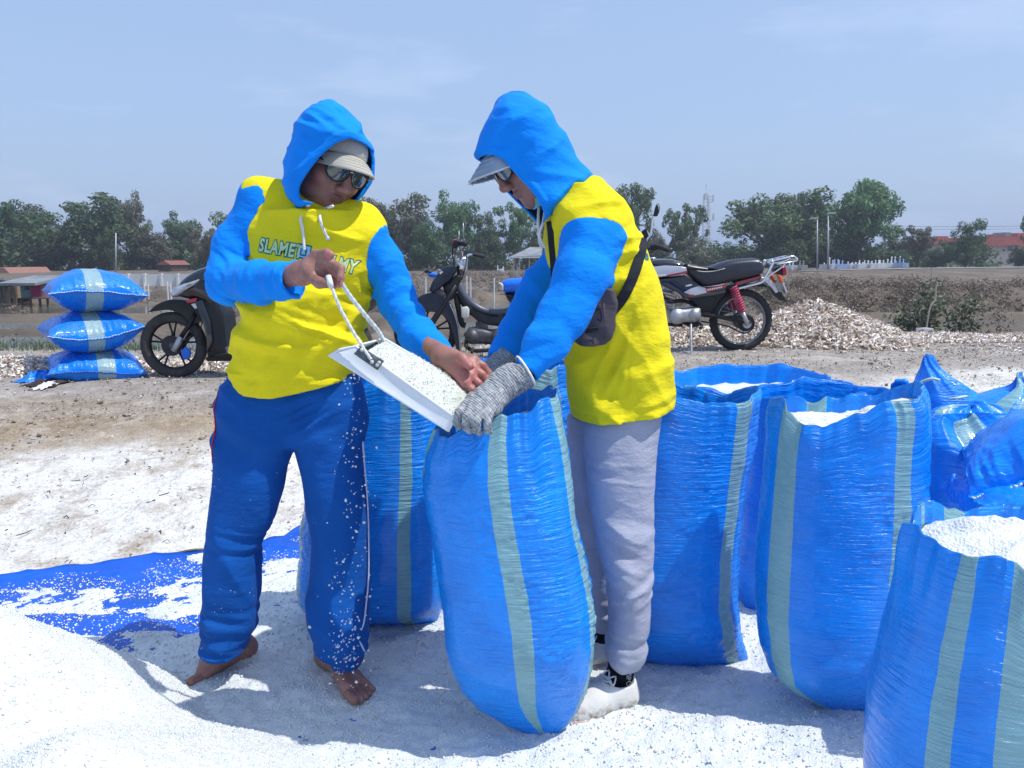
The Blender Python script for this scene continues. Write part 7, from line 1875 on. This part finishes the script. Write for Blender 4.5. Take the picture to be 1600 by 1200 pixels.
def shoe(heel, toe, sc=1.0, parent=None, dz=.0):
    h = V3(*heel); t_ = V3(*toe); d = nrm(t_-h); ln = np.linalg.norm(t_-h); up = V3(0, 0, 1); sd = np.cross(d, up)
    L = [RC(h+d*.035+up*.045, h+d*.04+up*.075, .035, .036, .0), RC(h+d*.035+up*.040, h+d*ln*.5+up*.040, .035, .036, .03), RC(h+d*ln*.35+up*.062, h+d*ln*.72+up*.036, .032, .030, .03), RC(h+d*ln*.6+up*.032+sd*.008, h+d*(ln-.035)+up*.026+sd*.004, .040, .032, .03)]
    u = union(L); ank = h+d*.055+up*.11
    def up_f(p):
        q = u(p); q = np.maximum(q, -(p[:, 2]-h[2]-.012)); hole = EL(ank, (.05, .04, .040), None)(p); q = np.maximum(q, -np.maximum(hole, -1)); return q
    lo = np.minimum(h, t_)-.07; hi = np.maximum(h, t_)+np.array([.07, .07, .16]); lo[2] = h[2]-.01
    isurf('shoe', up_f, lo, hi, .0035, 'canvas_white', parent)
    def sole(p):
        a = (p-h) @ d; s_ = (p-h) @ sd; w_ = .036+.008*np.exp(-((a-ln*.7)/.06)**2)
        cx = np.clip(a, .034, ln-.038); q = np.sqrt((a-cx)**2+(s_-.004*ss(.1, .2, a))**2)-w_
        return np.maximum(q, np.abs(p[:, 2]-h[2]-.011)-.011)
    isurf('shoe_sole', sole, lo, hi, .0030, 'shoe_sole', parent)
    m = MB()
    for k in range(5):
        a = ln*(.38+.06*k); z_ = .099-.0095*k; c0 = h+d*a+up*z_
        m.tube([c0-sd*.022-up*.006, c0+up*.001, c0+sd*.022-up*.006], .0030, 6); 
        if k < 4: c1 = h+d*(a+ln*.06)+up*(z_-.0085); m.tube([c0-sd*.015, c1+sd*.015+up*.002], .0025, 5)
    for s_ in (-1, 1): c0 = h+d*ln*.37+up*.102; m.tube(smoothcurve([c0, c0+sd*s_*.018+up*.012-d*.01, c0+sd*s_*.030-up*.004+d*.004, c0+sd*s_*.006], 4), .0022, 5)
    m.build('shoe_laces', M['white_cord'], parent, True)
hN = G(992, 1102, .018); tN = G(876, 1134, .018)
shoe(hN, tN, 1, pB)
hF = (B_(950, 1046, .10)[0]+.03, 2.215, .018); tF = (hF[0]-.22, 2.14, .018)
shoe(hF, tF, 1, pB)
# sock lettering: small pale strokes reading downwards
sq = lambda px, py: (lambda q, y: (q[0], (y or 1.95)-.0012, q[2]))(P(px, py, 1.985), surf_y(sk1, P(px, py, 1.985)[0], P(px, py, 1.985)[2], 1.85, 2.1))
def placeS(ox, oy, ang):
    q0 = P(ox, oy, 1.96)
    def f(x, y, off):
        X_ = q0[0]+x*math.cos(ang)-y*math.sin(ang); Z_ = q0[2]+x*math.sin(ang)+y*math.cos(ang); yy = surf_y(sk1, X_, Z_, 1.85, 2.1) or 1.97; return (X_, yy-.004-off, Z_)
    return f
flat_text('SPORT', .020, 'lamp_white', placeS(978, 1050, -math.pi/2), 'sock_lettering', pB, 0, bold=0, grid=.01)
flat_text('9', .016, 'red_print', placeS(981, 1043, 0), 'sock_mark', pB, 0, bold=.001, grid=.01)
# back print peeking out
def placeB(ox, oy, ang):
    q0 = B_(ox, oy)
    def f(x, y, off):
        X_ = q0[0]+x*math.cos(ang)-y*math.sin(ang); Z_ = q0[2]+x*math.sin(ang)+y*math.cos(ang); yy = surf_y(shirtB_torso, X_, Z_, 1.86, 2.3) or YBm; return (X_, yy-.0018-off, Z_)
    return f
flat_text('he', .036, 'print_dark', placeB(984, 404, -.12), 'back_print', pB, 0, bold=.0015)
# ---- gloves
def glovefn(prims, a, b_): return union(prims)
def gattrs(a, b_):
    a = np.array(a); b_ = np.array(b_); ax = nrm(b_-a); s1 = nrm(np.cross(ax, (0, 1, 0))); s2 = np.cross(ax, s1)
    return {'along': lambda V: (V-a) @ ax, 'around': lambda V: np.arctan2((V-a) @ s1, (V-a) @ s2)*.035}
cN = B_(818, 583, -.27)
palmN = B_(760, 630, -.325)
knN = [B_(730, 634, -.345), B_(738, 639, -.365), B_(748, 645, -.375), B_(760, 650, -.375)]
fN = [[B_(719, 645, -.370), B_(713, 660, -.365), B_(718, 669, -.345)], [B_(731, 653, -.392), B_(728, 667, -.385), B_(733, 673, -.365)],
      [B_(745, 658, -.398), B_(744, 671, -.390), B_(750, 675, -.37)], [B_(761, 661, -.392), B_(761, 672, -.385), B_(766, 675, -.37)]]
thN = [B_(757, 620, -.30), B_(738, 622, -.275), B_(722, 632, -.265)]
gp_ = [RC(cN, B_(790, 600, -.28), .040, .033, .0), RC(B_(790, 600, -.28), B_(765, 622, -.31), .034, .034, .03), EL(B_(757, 634, -.335), (.040, .032, .034), None, .03)]
gp_ += hand_prims(B_(778, 612, -.30), palmN, knN, fN, thN, .0112, .022)
gu = union(gp_); gax = nrm(np.array(cN)-np.array(B_(790, 600, -.28)))
isurf('glove', lambda p: np.maximum(gu(p)-fold(p, gax, 60, 12, .0016, 171), (p-np.array(B_(822, 579, -.27))) @ gax), (-.17, 1.64, .76), (.06, 1.90, .99), .0028, 'glove_knit', pB, gattrs(cN, palmN))
m = MB(); a_ = np.array(B_(821.5, 580, -.27)); s1 = nrm(np.cross(gax, (0, 1, 0))); s2 = np.cross(gax, s1)
m.tube([tuple(a_+(s1*math.cos(t)+s2*math.sin(t))*.0405) for t in np.linspace(0, 2*math.pi, 40, endpoint=False)], .0028, 6, closed=True); m.build('glove_cuff_edge', M['white_cord'], pB, True)
cF = B_(790, 560, .0)
gpf = [RC(cF, B_(768, 588, -.03), .038, .032, .0), RC(B_(768, 588, -.03), B_(752, 612, -.06), .033, .033, .03), EL(B_(745, 622, -.08), (.04, .035, .04), None, .03)]
knF = [B_(728, 628, -.09), B_(734, 634, -.11), B_(742, 640, -.12), B_(750, 645, -.12)]
gpf += hand_prims(B_(758, 604, -.05), B_(742, 620, -.08), knF, [[tuple(np.array(k_)+np.array((-.03, -.02, -.02))), tuple(np.array(k_)+np.array((-.02, -.02, -.045)))] for k_ in knF], [B_(745, 615, -.10), B_(732, 618, -.12)], .012, .024)
guf = union(gpf); gax2 = nrm(np.array(cF)-np.array(B_(768, 588, -.03)))
isurf('glove', lambda p: np.maximum(guf(p), (p-np.array(B_(793, 556, .0))) @ gax2), (-.20, 1.86, .78), (.06, 2.16, 1.04), .0034, 'glove_knit', pB, gattrs(cF, B_(745, 622, -.08)))
# ---- crossbody bag
tb = thing('crossbody_bag', B_(940, 500, -.2), 'grey-brown crossbody bag slung under the arm of the right worker', 'bag')
pouchL = LOFT([(538, 903, 945), (530, 893, 953), (510, 895, 959), (490, 900, 962), (470, 915, 963), (457, 930, 960), (452, 940, 957)], YBm-.165, .034, .02, 3.0)
isurf('pouch', lambda p: pouchL(p)-fold(p, (.8, 0, .5), 20, 6, .003, 181), (.12, 1.86, 1.0), (.34, 2.0, 1.20), .0032, 'bag_grey', tb)
def fy(px, py, off): 
    q = B_(px, py, -.165); y = surf_y(pouchL, q[0], q[2], 1.8, 2.0) or 1.9; return (q[0], y-off, q[2])
for pts in ([(912, 513), (922, 511), (932, 510), (932, 514), (914, 517)], [(904, 533), (916, 530), (924, 529), (926, 533), (906, 537)], [(930, 483), (935, 480), (938, 492), (936, 500), (931, 496)]):
    m = MB(); m.tube([fy(a, b_, .002) for a, b_ in pts], .0026, 6); m.build('zip', M['strap_black'], tb, True)
m = MB(); m.tube([fy(940, 472, .002), fy(941, 490, .002), fy(944, 510, .002), fy(944, 528, .002)], .0028, 6); m.build('pocket_seam', M['bag_grey'], tb, True)
# strap: ribbon laid over the shirt
def ribbon(pts, w_, mat, name, parent, yoff=.004, fn=shirtB_torso, y0=1.75):
    cl = smoothcurve([Vector((a, b_, 0)) for a, b_ in pts], 10); V = []; nn = 7
    for i, p in enumerate(cl):
        t = (cl[min(i+1, len(cl)-1)]-cl[max(i-1, 0)]).normalized(); nx, ny = -t.y, t.x
        for k in range(nn):
            s_ = (k/(nn-1)-.5)*w_; q = B_(p.x+nx*s_, p.y+ny*s_); y = surf_y(fn, q[0], q[2], y0, 2.3) or YBm-.05; V.append((q[0], y-yoff, q[2]))
    V = np.array(V).reshape(-1, nn, 3)
    for k in range(nn): V[:, k, 1] = smooth1(V[:, k, 1], 3)
    V[:, :, 1] = V[:, :, 1]*.4+V[:, :, 1].mean(1, keepdims=True)*.6
    o = mk(name, V.reshape(-1, 3), grid_faces(nn, len(V)), M[mat], parent); s = o.modifiers.new('solid', 'SOLIDIFY'); s.thickness = .003; s.offset = 0; return o
ribbon([(996, 373), (992, 388), (984, 408), (978, 422), (970, 440), (959, 460), (949, 473), (938, 484)], 15, 'strap_black', 'strap', tb, .006)
ribbon([(857, 348), (859, 375), (862, 410), (864, 440), (870, 470)], 9, 'strap_black', 'strap', tb, .008)
print('B', time.time()-T0)

# ================================================================== the scoop
def S3(px, py, Y): return Vector(P(px, py, Y))
ts = thing('scoop', S3(620, 590, 1.80), 'white plastic scoop full of salt with two cords, held over the sack mouth', 'scoop')
NBt, NFt = S3(556, 541, 1.745), S3(713, 654, 1.715)      # near rim back/front
NBb, NFb = S3(514, 556, 1.740), S3(700, 674, 1.715)      # near wall bottom
FBt, FFt = S3(600, 529, 1.90), S3(742, 612, 1.875)       # far rim
off = FBt-NBt; FBb = NBb+off*1.0+Vector((0, 0, -.005)); FFb = NFb+(FFt-NFt)+Vector((0, 0, -.004))
def panel(a, b_, c_, d_, th, nv_=None, n=14, bow=0.0):
    """quad a,b,c,d as a slab"""
    nn_ = (b_-a).cross(d_-a).normalized(); V = []
    for j in range(n):
        for i in range(n):
            u_, w_ = i/(n-1), j/(n-1); p = a.lerp(b_, u_).lerp(d_.lerp(c_, u_), w_); V.append(p+nn_*bow*math.sin(math.pi*u_)*math.sin(math.pi*w_))
    return V, n
def slab(name, a, b_, c_, d_, mat, parent, bow=0.0, th=.0035):
    V, n = panel(a, b_, c_, d_, th, bow=bow); o = mk(name, V, grid_faces(n, n), M[mat], parent); s = o.modifiers.new('solid', 'SOLIDIFY'); s.thickness = th; s.offset = 0
    b2 = o.modifiers.new('bevel', 'BEVEL'); b2.width = .001; b2.segments = 2; return o
slab('near_wall', NBb, NFb, NFt, NBt, 'white_plastic', ts, -.004)
slab('far_wall', FBb, FFb, FFt, FBt, 'white_plastic', ts, .003)
slab('bottom', NBb, NFb, FFb, FBb, 'white_plastic', ts)
slab('back_wall', NBb, FBb, FBt, NBt, 'white_plastic', ts, .004)
for nm, pts in (('rim', [NBb, NBb.lerp(NBt, .5)+Vector((-.004, 0, .004)), NBt, NFt, NFb]), ('rim', [NBt, FBt, FFt, FFb])):
    m = MB(); m.tube(pts, .0032, 8); m.build(nm, M['white_plastic'], ts, True)
# salt in the scoop
n1, n2_ = 90, 44; V = []; rr = random.Random(2)
u_, w_ = np.meshgrid(np.linspace(0, 1, n1), np.linspace(0, 1, n2_))
def bl(a, b_, c_, d_): 
    a, b_, c_, d_ = [np.array(v) for v in (a, b_, c_, d_)]
    return (a[None, None]*(1-u_[..., None])+b_[None, None]*u_[..., None])*(1-w_[..., None])+(d_[None, None]*(1-u_[..., None])+c_[None, None]*u_[..., None])*w_[..., None]
SP = bl(NBt.lerp(NFt, .04), NFt, FFt, FBt.lerp(FFt, .02)); up_ = np.array((NFt-NBt).cross(FBt-NBt).normalized()); up_ = up_*np.sign(up_[2])
hgt = -.008+.034*np.sin(np.pi*np.clip(w_, 0, 1))**.7*(np.sin(np.pi*np.clip(u_*.9+.05, 0, 1))**.5)+.0035*n2(u_*16, w_*8, 5, 3)+.0022*n2(u_*60, w_*30, 6, 2)-.05*(1-ss(0, .05, u_))*(1-w_)
SP = SP+up_*hgt[..., None]
o = mk('scoop_salt', SP.reshape(-1, 3), grid_faces(n1, n2_), M['salt_scoop']); tag(o, 'heaped salt lying in the white scoop', 'salt', kind='stuff')
rg = np.random.default_rng(9); kk = rg.integers(0, n1*n2_, 1500); pts = SP.reshape(-1, 3)[kk]+rg.normal(size=(1500, 3))*.0012
o = crystals('scoop_grains', pts, rg.uniform(.0010, .0022, 1500), M['crystal'], rg); tag(o, 'loose salt grains on top of the salt in the scoop', 'salt grains', kind='stuff')
# brackets with bolts
def bracket(q, dyy, bolts, parent=ts):
    V = [S3(*p) for p in q]; nn_ = (V[1]-V[0]).cross(V[3]-V[0]).normalized()
    if nn_.y > 0: nn_ = -nn_
    m = MB(); m.add([v+nn_*.004 for v in V]+[v+nn_*.001 for v in V], [(0, 1, 2, 3), (7, 6, 5, 4), (0, 4, 5, 1), (1, 5, 6, 2), (2, 6, 7, 3), (3, 7, 4, 0)]); o = m.build('bracket', M['bracket_grey'], parent); bevel(o, .0012)
    for b_ in bolts:
        p = S3(*b_)+nn_*.0055; m = MB(); m.disc(p, nn_, .0042, .004, 12); m.build('bolt', M['lamp_white'], o, True)
M['bracket_grey'] = simple('bracket_grey', (.10, .12, .14), .4, .3, var=.5, vs=60)
bracket([(553, 553, 1.728), (564, 541, 1.732), (601, 564, 1.725), (590, 579, 1.720)], 0, [(566, 547, 1.722), (582, 566, 1.716), (593, 567, 1.716), (590, 571, 1.715)])
bracket([(582, 535, 1.868), (590, 530, 1.878), (621, 544, 1.870), (612, 552, 1.860)], 0, [(590, 535, 1.865), (606, 542, 1.86)])
def rope(pts, r, name, mat='rope_clear'):
    P_ = smoothcurve(pts, 14); m = MB()
    for ph in (0, 2.1, 4.2):
        V = []
        for i, p in enumerate(P_):
            t = (P_[min(i+1, len(P_)-1)]-P_[max(i-1, 0)]).normalized(); s1_ = t.cross(Vector((0, 1, 0))).normalized(); s2_ = t.cross(s1_); a = i*.55+ph
            V.append(p+(s1_*math.cos(a)+s2_*math.sin(a))*r*.5)
        m.tube(V, r*.62, 6)
    m.build(name, M[mat], ts, True)
M['rope_clear'] = simple('rope_clear', (.62, .66, .66), .3, var=.2, vs=60)
rope([Vector(A_(513, 433, -.375)), Vector(A_(517, 445, -.383)), Vector(A_(530, 478, -.388)), Vector(A_(548, 512, -.392)), S3(566, 541, 1.726), S3(580, 562, 1.715)], .0036, 'cord')
rope([Vector(A_(532, 440, -.34)), Vector(A_(545, 460, -.325)), Vector(A_(570, 492, -.30)), Vector(A_(590, 516, -.27)), S3(600, 533, 1.86)], .0052, 'cord')
m = MB(); m.tube([Vector(A_(513, 431, -.376)), Vector(A_(516, 444, -.384)), Vector(A_(519, 450, -.386))], [.0065, .0075, .004], 8); m.build('cord_knot', M['rope_clear'], ts, True)

# ---- salt falling in front of the left leg
rg = np.random.default_rng(21); n = 230
py = rg.uniform(585, 1075, n); px = 548+rg.normal(size=n)*(11+.030*(py-585))-.0*(py-585)+8*np.sin(py/90); yy = rg.uniform(1.78, 1.93, n)
pts = np.array([P(a, b_, c_) for a, b_, c_ in zip(px, py, yy)]); pts = pts[pts[:, 2] > .03]
o = crystals('falling_salt', pts, rg.choice([.0016, .0024, .0034, .0048], len(pts), p=[.4, .35, .17, .08]), M['crystal'], rg); tag(o, 'salt grains falling past the left worker in blue trousers', 'salt grains', kind='stuff')
# small salt pats on feet ground
print('done', time.time()-T0)
# ------------------------------------------------------------------ air
hz = bpy.data.materials.new('haze'); hz.use_nodes = True; nt = hz.node_tree; nt.nodes.clear()
pv = nt.nodes.new('ShaderNodeVolumePrincipled'); pv.inputs['Density'].default_value = .0011; pv.inputs['Color'].default_value = (.78, .86, 1, 1); pv.inputs['Anisotropy'].default_value = .2
om = nt.nodes.new('ShaderNodeOutputMaterial'); nt.links.new(pv.outputs[0], om.inputs['Volume'])
HAZE = True
if HAZE:
    m = MB(); m.box((0, 85, 9.1), (420, 250, 22.8)); o = m.build('haze', hz); tag(o, 'thin pale heat haze over the salt ponds', 'haze', kind='stuff'); o.display_type = 'WIRE'
